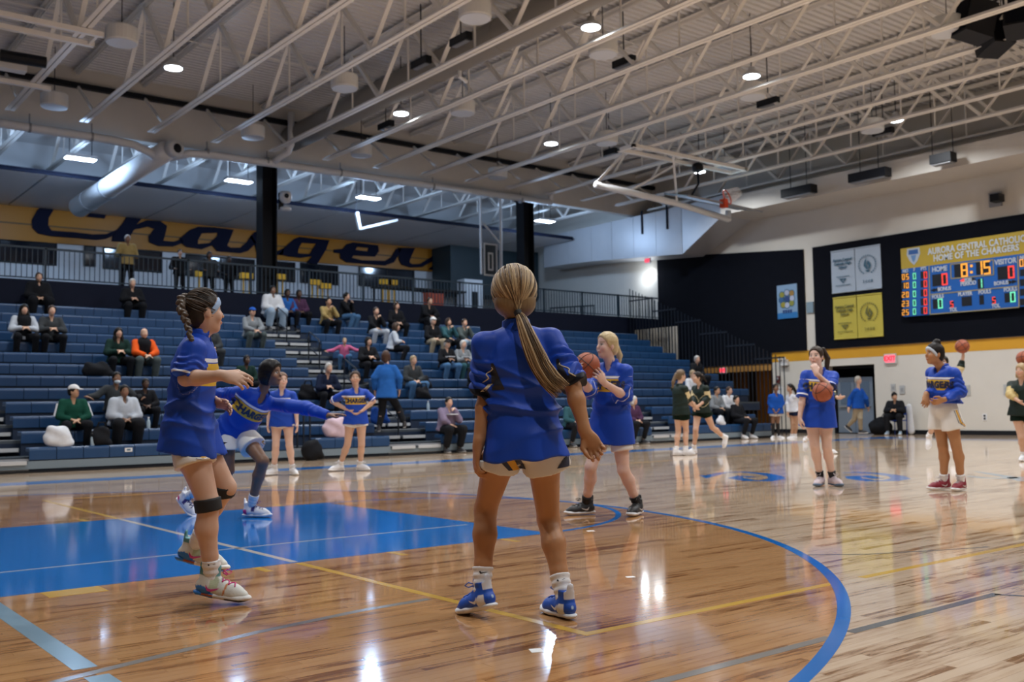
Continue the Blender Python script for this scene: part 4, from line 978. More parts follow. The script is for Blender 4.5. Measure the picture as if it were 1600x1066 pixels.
# ================================================================== figures: smooth implicit bodies and clothes turned into meshes
class Shape:
    def __init__(s): s.ops = []
    def cone(s, a, b, ra, rb, k=.02, w=None, fl=1.0, cut0=False, cut1=False):
        s.ops.append(('c', np.array(a, float), np.array(b, float), ra, rb, k, None if w is None else nrm(w), fl, cut0, cut1)); return s
    def chain(s, P, R, k=.02, w=None, fl=1.0):
        for i in range(len(P)-1): s.cone(P[i], P[i+1], R[i], R[i+1], k, w, fl)
        return s
    def ell(s, c, r, fr, k=.02): s.ops.append(('e', np.array(c, float), np.array(r, float), np.array(fr, float), k)); return s
    def sub(s, c, r, fr, k=.01): s.ops.append(('s', np.array(c, float), np.array(r, float), np.array(fr, float), k)); return s
    def plane(s, p, n, k=.0): s.ops.append(('p', np.array(p, float), nrm(n), k)); return s
    def inside(s, fd, p, n, off): s.ops.append(('f', fd, np.array(p, float), nrm(n), off)); return s
    def warp(s, fn): s.ops.append(('w', fn)); return s
    def bbox(s):
        lo = np.full(3, 1e9); hi = -lo
        for o in s.ops:
            if o[0] == 'c':
                r = max(o[3], o[4])
                lo = np.minimum(lo, np.minimum(o[1], o[2])-r); hi = np.maximum(hi, np.maximum(o[1], o[2])+r)
            elif o[0] == 'e':
                r = o[2].max(); lo = np.minimum(lo, o[1]-r); hi = np.maximum(hi, o[1]+r)
        return lo, hi
    def field(s, h):
        lo, hi = s.bbox(); lo = lo-3*h-.012; hi = hi+3*h+.012
        n = np.ceil((hi-lo)/h).astype(int)+1
        ax = [(lo[i]+h*np.arange(n[i])).astype(np.float32) for i in range(3)]
        d = np.full(n, 9.0, np.float32)
        def region(a, b):
            i0 = np.clip(np.floor((a-lo)/h).astype(int), 0, n); i1 = np.clip(np.ceil((b-lo)/h).astype(int)+1, 0, n)
            return tuple(slice(i0[i], i1[i]) for i in range(3))
        def coords(sl, c):
            return (ax[0][sl[0]][:, None, None]-c[0], ax[1][sl[1]][None, :, None]-c[1], ax[2][sl[2]][None, None, :]-c[2])
        for o in s.ops:
            if o[0] == 'c':
                _, a, b, ra, rb, k, w, fl, c0, c1 = o
                m = max(ra, rb)*1.02+k+3*h; sl = region(np.minimum(a, b)-m, np.maximum(a, b)+m)
                X, Y, Z = coords(sl, a); ab = b-a
                if w is not None and fl != 1:
                    q = (X*w[0]+Y*w[1]+Z*w[2])*(1/fl-1); X = X+q*w[0]; Y = Y+q*w[1]; Z = Z+q*w[2]
                    ab = ab+w*(ab@w)*(1/fl-1)
                L2 = float(ab@ab)+1e-12
                t0 = (X*ab[0]+Y*ab[1]+Z*ab[2])/L2; t = np.clip(t0, 0, 1)
                dd = np.sqrt((X-t*ab[0])**2+(Y-t*ab[1])**2+(Z-t*ab[2])**2)-(ra+(rb-ra)*t)
                if fl < 1: dd = dd*(fl*.5+.5)
                L = math.sqrt(L2)
                if c0: dd = np.maximum(dd, -t0*L)
                if c1: dd = np.maximum(dd, (t0-1)*L)
                d[sl] = smin(d[sl], dd, k)
            elif o[0] in 'es':
                _, c, r, fr, k = o
                m = r.max()+k+3*h; sl = region(c-m, c+m)
                X, Y, Z = coords(sl, c)
                u = [(X*fr[i][0]+Y*fr[i][1]+Z*fr[i][2])/r[i] for i in range(3)]
                k0 = np.sqrt(u[0]**2+u[1]**2+u[2]**2); k1 = np.sqrt((u[0]/r[0])**2+(u[1]/r[1])**2+(u[2]/r[2])**2)+1e-6
                dd = k0*(k0-1)/k1
                d[sl] = smin(d[sl], dd, k) if o[0] == 'e' else -smin(-d[sl], dd, k)
            elif o[0] == 'p':
                _, p, nn, k = o
                X, Y, Z = coords((slice(None),)*3, p)
                dd = X*nn[0]+Y*nn[1]+Z*nn[2]
                d[:] = np.maximum(d, dd) if k == 0 else -smin(-d, -dd, k)
            elif o[0] == 'f':
                idx = np.nonzero(d < .05); P = np.stack([ax[i][idx[i]] for i in range(3)], 1)
                ab_ = (P-o[2])@o[3] > 0; v_ = np.minimum(sample(o[1], P)+o[4], .2)
                d[idx] = np.where(ab_, np.maximum(d[idx], v_), d[idx])
            elif o[0] == 'w':
                band = np.abs(d) < .05
                idx = np.nonzero(band)
                P = np.stack([ax[i][idx[i]] for i in range(3)], 1)
                d[idx] += o[1](P)
        return d, lo, h
    def mesh(s, h):
        d, lo, h = s.field(h); s.last = (d, lo, h)
        return surface_nets(d, lo, h)
def smin(a, b, k):
    if k <= 0: return np.minimum(a, b)
    hh = np.maximum(k-np.abs(a-b), 0)/k
    return np.minimum(a, b)-hh*hh*k*.25
def surface_nets(d, lo, h):
    neg = d < 0
    C = [(i, j, k) for i in (0, 1) for j in (0, 1) for k in (0, 1)]
    sl = lambda o, n: slice(o, n-1+o)
    n = d.shape
    cnt = sum(neg[sl(i, n[0]), sl(j, n[1]), sl(k, n[2])].astype(np.int8) for i, j, k in C)
    cell = np.argwhere((cnt > 0) & (cnt < 8))
    if len(cell) == 0: return np.zeros((0, 3)), np.zeros((0, 4), int)
    vals = np.stack([d[cell[:, 0]+i, cell[:, 1]+j, cell[:, 2]+k] for i, j, k in C], 1)
    acc = np.zeros((len(cell), 3)); w = np.zeros(len(cell))
    Ca = np.array(C, float)
    for a in range(8):
        for b in range(a+1, 8):
            if abs(Ca[a]-Ca[b]).sum() != 1: continue
            va, vb = vals[:, a], vals[:, b]; m = (va < 0) != (vb < 0)
            t = np.where(m, va/(va-vb+1e-20*(va == vb)), 0)
            acc += np.where(m[:, None], Ca[a]+(Ca[b]-Ca[a])*t[:, None], 0); w += m
    V = lo+(cell+acc/w[:, None])*h
    idx = np.full((n[0]-1, n[1]-1, n[2]-1), -1, np.int64); idx[cell[:, 0], cell[:, 1], cell[:, 2]] = np.arange(len(cell))
    Fs = []
    for axx in range(3):
        b1, b2 = (axx+1) % 3, (axx+2) % 3
        s0 = [slice(None)]*3; s1 = [slice(None)]*3; s0[axx] = slice(0, -1); s1[axx] = slice(1, None)
        A, B = neg[tuple(s0)], neg[tuple(s1)]
        e = np.argwhere(A != B); e = e[(e[:, b1] > 0) & (e[:, b2] > 0) & (e[:, b1] < n[b1]-1) & (e[:, b2] < n[b2]-1)]
        if len(e) == 0: continue
        fl = A[e[:, 0], e[:, 1], e[:, 2]]
        def cidx(o1, o2):
            q = e.copy(); q[:, b1] -= o1; q[:, b2] -= o2; return idx[q[:, 0], q[:, 1], q[:, 2]]
        Q = np.stack([cidx(1, 1), cidx(0, 1), cidx(0, 0), cidx(1, 0)], 1)
        Q[~fl] = Q[~fl][:, ::-1]
        Fs.append(Q)
    F = np.concatenate(Fs); F = F[(F >= 0).all(1)]
    return V, F
def sample(fd, P):
    d, lo, h = fd; q = (np.asarray(P)-lo)/h; n = np.array(d.shape)
    i = np.clip(np.floor(q).astype(int), 0, n-2); t = np.clip(q-i, 0, 1); r = 0
    for a in (0, 1):
        for b in (0, 1):
            for c in (0, 1):
                r = r+d[i[:, 0]+a, i[:, 1]+b, i[:, 2]+c]*(t[:, 0] if a else 1-t[:, 0])*(t[:, 1] if b else 1-t[:, 1])*(t[:, 2] if c else 1-t[:, 2])
    return r
def project(fd, P, dirv, maxd=.5):
    # move points along dirv until they meet the surface
    P = np.array(P, float); dirv = nrm(dirv); t = np.zeros(len(P))
    for _ in range(60):
        s = sample(fd, P+dirv*t[:, None]); s = np.clip(np.where(s > .3, .02, s), -.03, .03)
        t = np.clip(t+s*.8, 0, maxd)
    return P+dirv*t[:, None]
def attach(name, V, F, m, parent, smooth=True, attrs=None):
    off = wloc(parent)
    me = fast_mesh(name, V-off, F, smooth); me.materials.append(m)
    for nm, (ty, arr) in (attrs or {}).items():
        a = me.attributes.new(nm, ty, 'POINT')
        if ty == 'FLOAT_COLOR': a.data.foreach_set('color', np.asarray(arr, np.float32).ravel())
        elif ty == 'FLOAT_VECTOR': a.data.foreach_set('vector', np.asarray(arr, np.float32).ravel())
        else: a.data.foreach_set('value', np.asarray(arr, np.float32).ravel())
    return link(bpy.data.objects.new(name, me), parent)

# ------------------------------------------------------------------ cloth materials that read the garment's own coordinates
def jersey_mat(name, base, band=None, stripe=None, lo=-.245, hi=-.130, s_hi=-.105, panel=None, cuff=None, rough=.52):
    if name in MATS: return MATS[name]
    m = bpy.data.materials.new(name); m.use_nodes = True; nt = m.node_tree; N = nt.nodes; L = nt.links; b = N['Principled BSDF']
    b.inputs['Roughness'].default_value = rough; b.inputs['Specular IOR Level'].default_value = .3
    a = N.new('ShaderNodeAttribute'); a.attribute_name = 'tl'; s = N.new('ShaderNodeSeparateXYZ'); L.new(a.outputs['Vector'], s.inputs[0])
    sa = N.new('ShaderNodeAttribute'); sa.attribute_name = 'sl'
    def ma(op, x, y=None):
        n = N.new('ShaderNodeMath'); n.operation = op
        for i, v in enumerate((x, y)):
            if v is None: continue
            if isinstance(v, (int, float)): n.inputs[i].default_value = v
            else: L.new(v, n.inputs[i])
        return n.outputs[0]
    cur = None
    def mixin(fac, colr):
        nonlocal cur
        mx = N.new('ShaderNodeMix'); mx.data_type = 'RGBA'; L.new(fac, mx.inputs[0])
        if cur is None: mx.inputs[6].default_value = tuple(base)+(1,)
        else: L.new(cur, mx.inputs[6])
        mx.inputs[7].default_value = tuple(colr)+(1,); cur = mx.outputs[2]
    front = ma('GREATER_THAN', s.outputs[1], .0); torso = ma('LESS_THAN', sa.outputs['Fac'], .02)
    def between(x, lo_, hi_): return ma('MULTIPLY', ma('GREATER_THAN', x, lo_), ma('LESS_THAN', x, hi_))
    if band:
        f_ = ma('MULTIPLY', front, torso)
        mixin(ma('MULTIPLY', between(s.outputs[2], lo, hi), f_), band)
        mixin(ma('MULTIPLY', between(s.outputs[2], hi+.006, s_hi), f_), stripe)
    if panel: mixin(ma('MULTIPLY', between(sa.outputs['Fac'], panel[1], panel[2]), ma('GREATER_THAN', s.outputs[0] if panel[3] > 0 else ma('MULTIPLY', s.outputs[0], -1.0), -9.0)), panel[0])
    if cuff: mixin(between(sa.outputs['Fac'], cuff[1], cuff[2]), cuff[0])
    if cur is None: b.inputs['Base Color'].default_value = tuple(base)+(1,)
    else: L.new(cur, b.inputs['Base Color'])
    tc = N.new('ShaderNodeTexCoord'); n2 = N.new('ShaderNodeTexNoise'); n2.inputs['Scale'].default_value = 420; L.new(tc.outputs['Object'], n2.inputs[0])
    bp = N.new('ShaderNodeBump'); bp.inputs['Strength'].default_value = .08; bp.inputs['Distance'].default_value = .002; L.new(n2.outputs['Fac'], bp.inputs['Height']); L.new(bp.outputs[0], b.inputs['Normal'])
    MATS[name] = m
    return m
ROYAL = (.006, .052, .40); JGOLD = (.62, .38, .03); JWHITE = (.72, .72, .74)
J_FRONT = jersey_mat('jersey_royal', ROYAL, JGOLD, JWHITE, cuff=(JWHITE, .86, .93))
J_LONG = jersey_mat('jersey_royal_long', ROYAL, JGOLD, JWHITE)
J_BACK = jersey_mat('jersey_royal_plain', ROYAL)
SHORTW = jersey_mat('shorts_white', (.72, .70, .66), rough=.5)
SKIN_ATTR = mat('skin', (.6, .4, .3), .48, attr='col', noise=.05, nscale=18, sss=.12, spec=.4)
SOCKW = mat('sock_white', (.74, .74, .75), .8, bump=.3, bscale=260); SOCKB = mat('sock_black', (.01, .01, .012), .8)
EYEW = mat('eye', (.7, .7, .7), .2, attr='col')
SK = {'light': (.56, .35, .25), 'fair': (.66, .45, .37), 'tan': (.42, .205, .095), 'mid': (.46, .27, .17), 'brown': (.21, .11, .066), 'dark': (.075, .038, .024)}
def cloth(name, c, rough=.85): return mat('cloth_'+name, c, rough, noise=.15, nscale=14, bump=.25, bscale=70, spec=.12)
HAIR = {}
def hairm(name, c):
    return mat('hair_'+name, c, .45, noise=.35, nscale=90, stretch=(1, 1, .12), spec=.5 if max(c) > .06 else .22)

def frame_of(fwd, up):
    up = nrm(up); fwd = nrm(np.array(fwd)-up*(np.array(fwd)@up)); left = np.cross(up, fwd)
    return left, fwd, up
def head_shape(S, c, hf, hu, k=1.0, detail=True):
    l, f, u = frame_of(hf, hu); FR = np.array([l, f, u]); c = np.array(c)
    P = lambda a, b, d: c+(l*a+f*b+u*d)*k
    S.ell(P(0, -.008, .026), np.array((.072, .090, .088))*k, FR, .02)
    S.ell(P(0, .022, -.045), np.array((.054, .062, .068))*k, FR, .03)
    S.ell(P(0, .062, -.092), np.array((.020, .020, .019))*k, FR, .03)
    S.ell(P(0, -.03, -.02), np.array((.062, .06, .07))*k, FR, .03)
    if detail:
        for s in (-1, 1):
            S.ell(P(.038*s, .058, -.028), np.array((.024, .022, .026))*k, FR, .02)
            S.ell(P(.073*s, -.010, -.012), np.array((.010, .018, .030))*k, FR, .006)
            S.sub(P(.031*s, .099, .004), np.array((.018, .015, .011))*k, FR, .012)
        S.cone(P(0, .080, .014), P(0, .100, -.022), .0060*k, .0100*k, .010)
        S.ell(P(0, .085, -.058), np.array((.022, .013, .010))*k, FR, .008)
    return P, (l, f, u)
def head_colors(V, col, c, fr, k, skin, hair, brows=True, open_mouth=False):
    l, f, u = fr; q = (V-np.array(c))/k; a, b, d = q@l, q@f, q@u
    face = (b > .055)
    skin = np.array(skin)
    lips = face & (np.abs(a) < .024) & (np.abs(d+.058) < .0095) & (b > .075)
    col[lips, :3] = skin*np.array((.88, .60, .58))
    if open_mouth:
        mo = face & (np.abs(a) < .012) & (np.abs(d+.058) < .006); col[mo, :3] = skin*.12
    br = face & (np.abs(np.abs(a)-.033) < .019) & (np.abs(d-.027) < .005)
    if brows: col[br, :3] = np.array(hair)*.6+skin*.15
    for s in (-1, 1):
        e = ((a-.031*s)/.0145)**2+((d-.005)/.0075)**2
        ew = face & (e < 1); col[ew, :3] = (.42, .40, .39)
        ir = face & (((a-.031*s)/.0065)**2+((d-.005)/.007)**2 < 1); col[ir, :3] = (.03, .02, .015)
        lid = face & (e >= 1) & (e < 1.7) & (d > .006); col[lid, :3] = skin*.35
    ck = face & (np.abs(np.abs(a)-.04) < .02) & (np.abs(d+.03) < .02)
    col[ck, :3] = col[ck, :3]*np.array((1.05, .93, .92))
def hand_shape(S, wr, tip, pn, side, curl=.5, k=1.0, spread=.0, fine=True):
    # palm, four fingers, thumb; pn = direction the palm faces, side = +1 when the thumb lies on cross(wd,pn)
    wr = np.array(wr, float); wd = nrm(np.array(tip)-wr); pn = nrm(np.array(pn)-wd*(np.array(pn)@wd)); ac = np.cross(wd, pn)*side
    FR = np.array([wd, ac, pn])
    S.ell(wr+wd*.050*k, np.array((.052, .040, .016))*k, FR, .012)
    S.cone(wr-wd*.02*k, wr+wd*.02*k, .025*k, .024*k, .02, pn, .75)
    if not fine:
        S.chain([wr+wd*.08*k, wr+wd*.125*k+pn*.02*curl*k, wr+wd*.15*k+pn*.06*curl*k], [.026*k, .024*k, .018*k], .01, pn, .55)
        S.chain([wr+wd*.03*k+ac*.03*k, wr+wd*.07*k+ac*.055*k+pn*.02*k], [.014*k, .011*k], .01)
        return
    for i, (o, L) in enumerate(((.030, .070), (.010, .079), (-.010, .074), (-.029, .060))):
        p = wr+wd*(.088-.006*abs(i-1))*k+ac*o*k; d = nrm(wd+ac*(o*spread*12)); ang = 0; pts = [p]
        for j, fr_ in enumerate((.46, .31, .23)):
            ang += curl*(.55+.35*j)*(1+.12*i)
            dd = nrm(d*math.cos(ang)+pn*math.sin(ang)); p = p+dd*L*fr_*k; pts.append(p)
        S.chain([wr+wd*.05*k+ac*o*.8*k]+pts, [.0095*k, .0092*k, .0085*k, .0078*k, .0066*k], .004)
    p0 = wr+wd*.022*k+ac*.022*k; p1 = wr+wd*.052*k+ac*.047*k+pn*.012*k; p2 = p1+(wd*.75+ac*(.25-.3*curl)+pn*.35)*.036*k; p3 = p2+(wd*.85-ac*.15*curl+pn*.35*curl)*.028*k
    S.chain([p0, p1, p2, p3], [.015*k, .0125*k, .0100*k, .0078*k], .006)

# ------------------------------------------------------------------ shoes (built once, reused)
SHOES = {}
def shoe_meshes(h):
    if h in SHOES: return SHOES[h]
    y = np.array((0, 1, 0)); z = np.array((0, 0, 1))
    so = Shape(); so.chain([(-.052, 0, .020), (.02, -.002, .018), (.095, .004, .018), (.150, .004, .019), (.188, .001, .026)], [.036, .036, .044, .044, .030], .02, z, .46); so.plane((0, 0, 0.0), (0, 0, -1), .006)
    so.plane((0, 0, .034), (-.05, 0, 1), .006)
    up = Shape(); up.chain([(-.045, 0, .052), (.0, 0, .055), (.07, .001, .046), (.125, .003, .036), (.172, .002, .030)], [.034, .037, .040, .041, .028], .03)
    up.cone((-.008, 0, .06), (-.018, 0, .138), .044, .043, .03, (0, 1, 0), .92, cut1=True)
    up.cone((.035, 0, .085), (.075, 0, .062), .024, .022, .02); up.cone((.026, 0, .10), (.030, 0, .150), .024, .020, .012, (1, .0, 0), .5)
    up.cone((-.052, 0, .10), (-.060, 0, .158), .024, .018, .012, (1, 0, 0), .45)
    up.plane((0, 0, .022), (0, 0, -1), .0)
    la = MB()
    fd = None
    Vs, Fs = so.mesh(h); Vu, Fu = up.mesh(h); fd = up.last
    for i, x in enumerate((.058, .075, .092, .109, .124)):
        pts = []
        for t in np.linspace(-1, 1, 7):
            pts.append((x+.010*t*(1 if i % 2 else -1), .026*t, .19))
        q = project(fd, np.array(pts), (0, 0, -1)); la.tube(q+(0, 0, .002), .0032, 5)
    for s in (-1, 1):
        la.tube([(.052, 0, .135), (.066, .022*s, .148), (.088, .030*s, .136), (.080, .014*s, .124), (.054, 0, .130)], .003, 5)
    sw = [(-.010, .072), (.004, .054), (.020, .050), (.05, .058), (.095, .074), (.045, .049), (.018, .037), (.002, .040), (-.006, .052)]
    swm = {}
    for s in (-1, 1):
        P = []
        tri = tessellate_polygon([[Vector((a, b, 0)) for a, b in sw]])
        pts = [(a, .12*s, b) for a, b in sw]
        q = project(fd, np.array(pts), (0, -s, 0)); q = q+np.array((0, .0025*s, 0))
        mb = MB(); mb.add(q, [t if s < 0 else t for t in tri]); mb.add(q-np.array((0, .004*s, 0)), [tuple(reversed(t)) for t in tri]); swm[s] = mb
    SHOES[h] = (Vu, Fu, Vs, Fs, la, swm)
    return SHOES[h]
def shoe(parent, ankle, toe, h, upper, sole, lace, swoosh=None, accent=None, k=1.0, roll=None):
    A = np.array(ankle, float); T = np.array(toe, float); a = nrm(T-A); sd = np.cross(ZV, a)
    sd = nrm(sd) if np.linalg.norm(sd) > .05 else nrm(np.cross(FH, a))
    ang = math.atan2(.085, .19); f = nrm(a*math.cos(ang)+np.cross(a, sd)*math.sin(ang)); u = np.cross(f, sd)
    o = A-u*.088*k
    Rm = np.stack([f, sd, u], 1)
    Vu, Fu, Vs, Fs, la, swm = shoe_meshes(h)
    tr = lambda V: (np.asarray(V)*k)@Rm.T+o
    col = np.ones((len(Vu), 4), np.float32); col[:, :3] = upper
    if accent is not None: accent(Vu, col)
    sm_ = mat('shoe_upper', (.5, .5, .5), .5, attr='col', bump=.15, bscale=220)
    so_ = attach('shoe', tr(Vu), Fu, sm_, parent, True, {'col': ('FLOAT_COLOR', col)})
    cs = np.ones((len(Vs), 4), np.float32); cs[:, :3] = sole if not callable(sole) else (.7, .7, .7)
    if callable(sole): sole(Vs, cs)
    attach('sole', tr(Vs), Fs, sm_, so_, True, {'col': ('FLOAT_COLOR', cs)})
    if h <= .011:
        mb = MB(); mb.v = [tuple(p) for p in tr(la.v)]; mb.f = la.f; mb.build('laces', mat('lace_%.2f_%.2f_%.2f' % tuple(lace), lace, .7), so_, True)
        if swoosh is not None:
            for s in (-1, 1):
                mb = MB(); mb.v = [tuple(p) for p in tr(swm[s].v)]; mb.f = swm[s].f
                mb.build('side_logo', mat('logo_%.2f_%.2f_%.2f' % tuple(swoosh), swoosh, .5), so_)
    return o, f, u

# ------------------------------------------------------------------ one figure from joints
def figure(J, sp):
    """J: world joints; sp: look. Builds an Empty 'person' with body, clothes, hair and shoes."""
    h = sp.get('h', .02); k = sp.get('k', 1.0); skin = SK[sp.get('skin', 'light')]
    up = nrm(J['neck']-J['pel']); l, f, u = frame_of(J['fwd'], up); FR = np.array([l, f, u])
    root = empty('person', (J['pel'][0], J['pel'][1], sp.get('base', 0.0)), sp['label'], sp.get('cat', 'person'), sp.get('group'))
    pel, neck, head = J['pel'], J['neck'], J['head']
    chest = lerp(neck, pel, .32); waist = lerp(neck, pel, .70)
    fine = h <= .012
    bl_ = sp.get('bulk', 0.0)
    # ---------------- body
    S = Shape()
    S.chain([neck-u*.03*k, chest, waist, pel], np.array([.055, .128+bl_*.6, .108+bl_*.7, .128+bl_*.5])*k, .03, f, .68)
    for s in 'LR': S.cone(neck-u*.035*k, J['sh'+s], .040*k, .042*k, .02)
    S.cone(neck-u*.03*k, head-u*.05*k+f*.0, .050*k, .046*k, .025)
    for s in 'LR':
        sh, el, wr = J['sh'+s], J['el'+s], J['wr'+s]
        S.chain([sh, lerp(sh, el, .4), el, lerp(el, wr, .3), wr], np.array([.050, .043, .036, .039, .0235])*k, .015)
        pn = J.get('pn'+s); tip = J.get('hd'+s)
        if tip is None: tip = wr+nrm(wr-el)*.18
        if pn is None: pn = l*(-1 if s == 'L' else 1)+f*.1
        hand_shape(S, wr, tip, pn, -1 if s == 'L' else 1, sp.get('curl'+s, .55), k*sp.get('hk', 1.0), sp.get('spread'+s, .3), fine=h <= .0085)
        hp, kn, an = J['hip'+s], J['kn'+s], J['an'+s]
        sd = nrm(kn-hp); sh_ = nrm(an-kn); calf = nrm(sh_*0-f) if abs(sh_@f) < .9 else -u
        th = sp.get('thigh', 1.0)
        S.chain([hp, lerp(hp, kn, .35), kn], np.array([.078*th, .077*th, .052])*k, .03)
        cb = np.cross(np.cross(sh_, calf), sh_)*.016*k
        S.chain([kn, lerp(kn, an, .32)+cb, lerp(kn, an, .68)+cb*.3, an], np.array([.052, .055, .039, .030])*k, .02)
    Pf, hfr = head_shape(S, head, J['hf'], J.get('hu', ZV), k*sp.get('headk', 1.0), detail=h <= .023)
    V, F = S.mesh(h)
    col = np.ones((len(V), 4), np.float32); col[:, :3] = skin
    hc = sp.get('hairc', (.03, .02, .015))
    if h <= .023: head_colors(V, col, head, hfr, k*sp.get('headk', 1.0), skin, hc, open_mouth=sp.get('open', False))
    attach('body', V, F, SKIN_ATTR, root, True, {'col': ('FLOAT_COLOR', col)})
    # ---------------- top
    tp = sp.get('top')
    if tp:
        b = tp.get('bulk', .0)+bl_; S = Shape()
        hem = pel-u*tp.get('hem', .12)*k+f*tp.get('hemo', 0.0)
        hf_ = tp.get('hemf', 1.0)
        S.chain([neck-u*.07*k, chest, waist, hem], [(.085+b*.4)*k, (.145+b)*k, (.150+b)*k, (.194+b)*hf_*k], .03, f, tp.get('flat', .75))
        for s in 'LR': S.cone(neck-u*.030*k, J['sh'+s]-u*.004, (.050+b*.3)*k, (.050+b*.4)*k, .022)
        S.cone(neck-u*.05*k, neck+u*.004*k+f*.004, .062*k, .055*k, .02, cut1=True)
        if not tp.get('closed'): S.sub(neck+f*.085*k+u*.0*k, np.array((.040, .062, .078))*k, FR, .008)
        if tp.get('drape'):
            for s in 'LR': S.cone(J['hip'+s]+u*.05, lerp(J['hip'+s], J['kn'+s], .6), tp['drape']*k, tp['drape']*k, .06)
        S.plane(hem, -u)
        sl_len = tp.get('sleeve', 2.0)
        sb_ = tp.get('sbulk', .0)
        for s in 'LR':
            sh, el, wr = J['sh'+s], J['el'+s], J['wr'+s]
            e1 = lerp(sh, el, min(1, sl_len))
            S.cone(sh, e1, (.055+b*.5)*k, (.057+b*.4+sb_)*k, .022, cut1=sl_len <= 1)
            if sl_len > 1: S.cone(el, lerp(el, wr, sl_len-1), (.055+b*.4+sb_)*k, (.040+b*.3+sb_)*k, .02, cut1=True)
        if tp.get('hood'): S.ell(neck-f*.05*k+u*.01, np.array((.11, .07, .06))*k, FR, .03)
        if tp.get('wrinkle', 0): S.warp(wrinkle(neck, FR, tp['wrinkle'], J, sp.get('seed', 0)))
        V, F = S.mesh(tp.get('h', h*1.15 if h > .007 else h)); fd = S.last
        tl = (V-neck)@FR.T
        sl = np.zeros(len(V), np.float32)
        for s in 'LR':
            sh, el, wr = J['sh'+s], J['el'+s], J['wr'+s]
            end = lerp(sh, el, sl_len) if sl_len <= 1 else lerp(el, wr, sl_len-1)
            ab = (end-sh) if sl_len <= 1 else (el-sh); t = ((V-sh)@ab)/(ab@ab); dist = np.linalg.norm(V-sh-np.clip(t, 0, 1)[:, None]*ab, axis=1)
            lat = (V-neck)@l*(1 if s == 'L' else -1); axl = (sh+np.clip(t, 0, 1)[:, None]*ab-neck)@l*(1 if s == 'L' else -1)
            on = (dist < (.057+b*.5+sb_+.012)*k) & (t > .25) & ((lat > .13*k) | (t > .6)) & (lat > axl-.06*k-(0 if abs(nrm(ab)@l) < .6 else 1))
            tt = t if sl_len <= 1 else t*.5
            sl = np.where(on, np.maximum(sl, np.clip(tt, 0, 1)), sl)
            if sl_len > 1:
                ab = end-el; t = ((V-el)@ab)/(ab@ab); dist = np.linalg.norm(V-el-np.clip(t, 0, 1)[:, None]*ab, axis=1)
                sl = np.where((dist < (.08+b)*k) & (t > .02), np.maximum(sl, .5+.5*np.clip(t, 0, 1)), sl)
        to = attach(tp.get('name', 'jersey'), V, F, tp['m'], root, True, {'tl': ('FLOAT_VECTOR', tl), 'sl': ('FLOAT', sl)})
        # collar
        if tp.get('collar', True):
            C = Shape(); C.cone(neck-u*.022*k, neck+u*.040*k+f*.004, .072*k, .063*k, .0, cut0=True, cut1=True)
            C.sub(neck+u*.03*k+f*.01, np.array((.056, .056, .3))*k, FR, .0)
            if not tp.get('closed'): C.sub(neck+f*.085*k+u*.03*k, np.array((.042, .065, .065))*k, FR, .005)
            Vc, Fc = C.mesh(min(h, .008 if h < .012 else h)); 
            if len(Vc): attach('collar', Vc, Fc, tp.get('cm', tp['m']), to, True, {'tl': ('FLOAT_VECTOR', (Vc-neck)@FR.T), 'sl': ('FLOAT', np.full(len(Vc), .0))})
        if tp.get('text'):
            me = text_mesh(tp['text'], .068*k, bold=.006, depth=0.0, cond=tp.get('tcond', .78), sp=1.05)
            bm = bmesh.new(); bm.from_mesh(me); bmesh.ops.triangulate(bm, faces=bm.faces); bmesh.ops.subdivide_edges(bm, edges=[e for e in bm.edges if e.calc_length() > .02], cuts=1); bmesh.ops.triangulate(bm, faces=bm.faces); bm.to_mesh(me); bm.free()
            P2 = np.array([(v.co.x, v.co.y) for v in me.vertices]); tris = [tuple(p.vertices) for p in me.polygons]
            org = neck-u*.1875+f*.34
            P3 = org+P2[:, :1]*l[None]+P2[:, 1:2]*u[None]
            P3 = project(fd, P3, -f, .5)+f*.004
            mb = MB(); mb.v = [tuple(p) for p in P3]; mb.f = tris; mb.build('chest_lettering', mat('jersey_ink', (.012, .02, .06), .5), to)
        if tp.get('extra'): tp['extra'](to, fd, neck, FR, J)
        J['_topfd'] = fd; J['_top'] = to
    # ---------------- shorts or trousers
    bt = sp.get('bottom')
    if bt:
        S = Shape(); b = bt.get('bulk', 0)+bl_*.6; end = bt.get('end', .45)
        S.chain([pel+u*.10*k, pel], [(.125+b)*k, (.148+b)*k], .02, f, .74)
        for s in 'LR':
            hp, kn, an = J['hip'+s], J['kn'+s], J['an'+s]
            o_ = l*(.012 if s == 'L' else -.012)
            if end <= 1: S.cone(hp+u*.02-o_*1.0, lerp(hp, kn, end)+o_, (.094+b)*k, (bt.get('flare', .108)+b)*k, .02, cut1=True)
            else:
                S.cone(hp, kn, (.100+b)*k, (.072+b)*k, .03); S.cone(kn, lerp(kn, an, end-1), (.072+b)*k, (.056+b)*k, .02, cut1=True)
        if tp and bt.get('clip', False): S.inside(J['_topfd'], hem+u*.008, u, .010)
        if bt.get('wrinkle'): S.warp(wrinkle(pel, FR, bt['wrinkle'], J, 3))
        V, F = S.mesh(bt.get('h', h*1.3 if h > .012 else h*1.1))
        bo = attach(bt.get('name', 'shorts' if end <= 1 else 'trousers'), V, F, bt['m'], root, True, {'tl': ('FLOAT_VECTOR', (V-pel)@FR.T), 'sl': ('FLOAT', np.zeros(len(V)))})
        if bt.get('extra'): bt['extra'](bo, S.last)
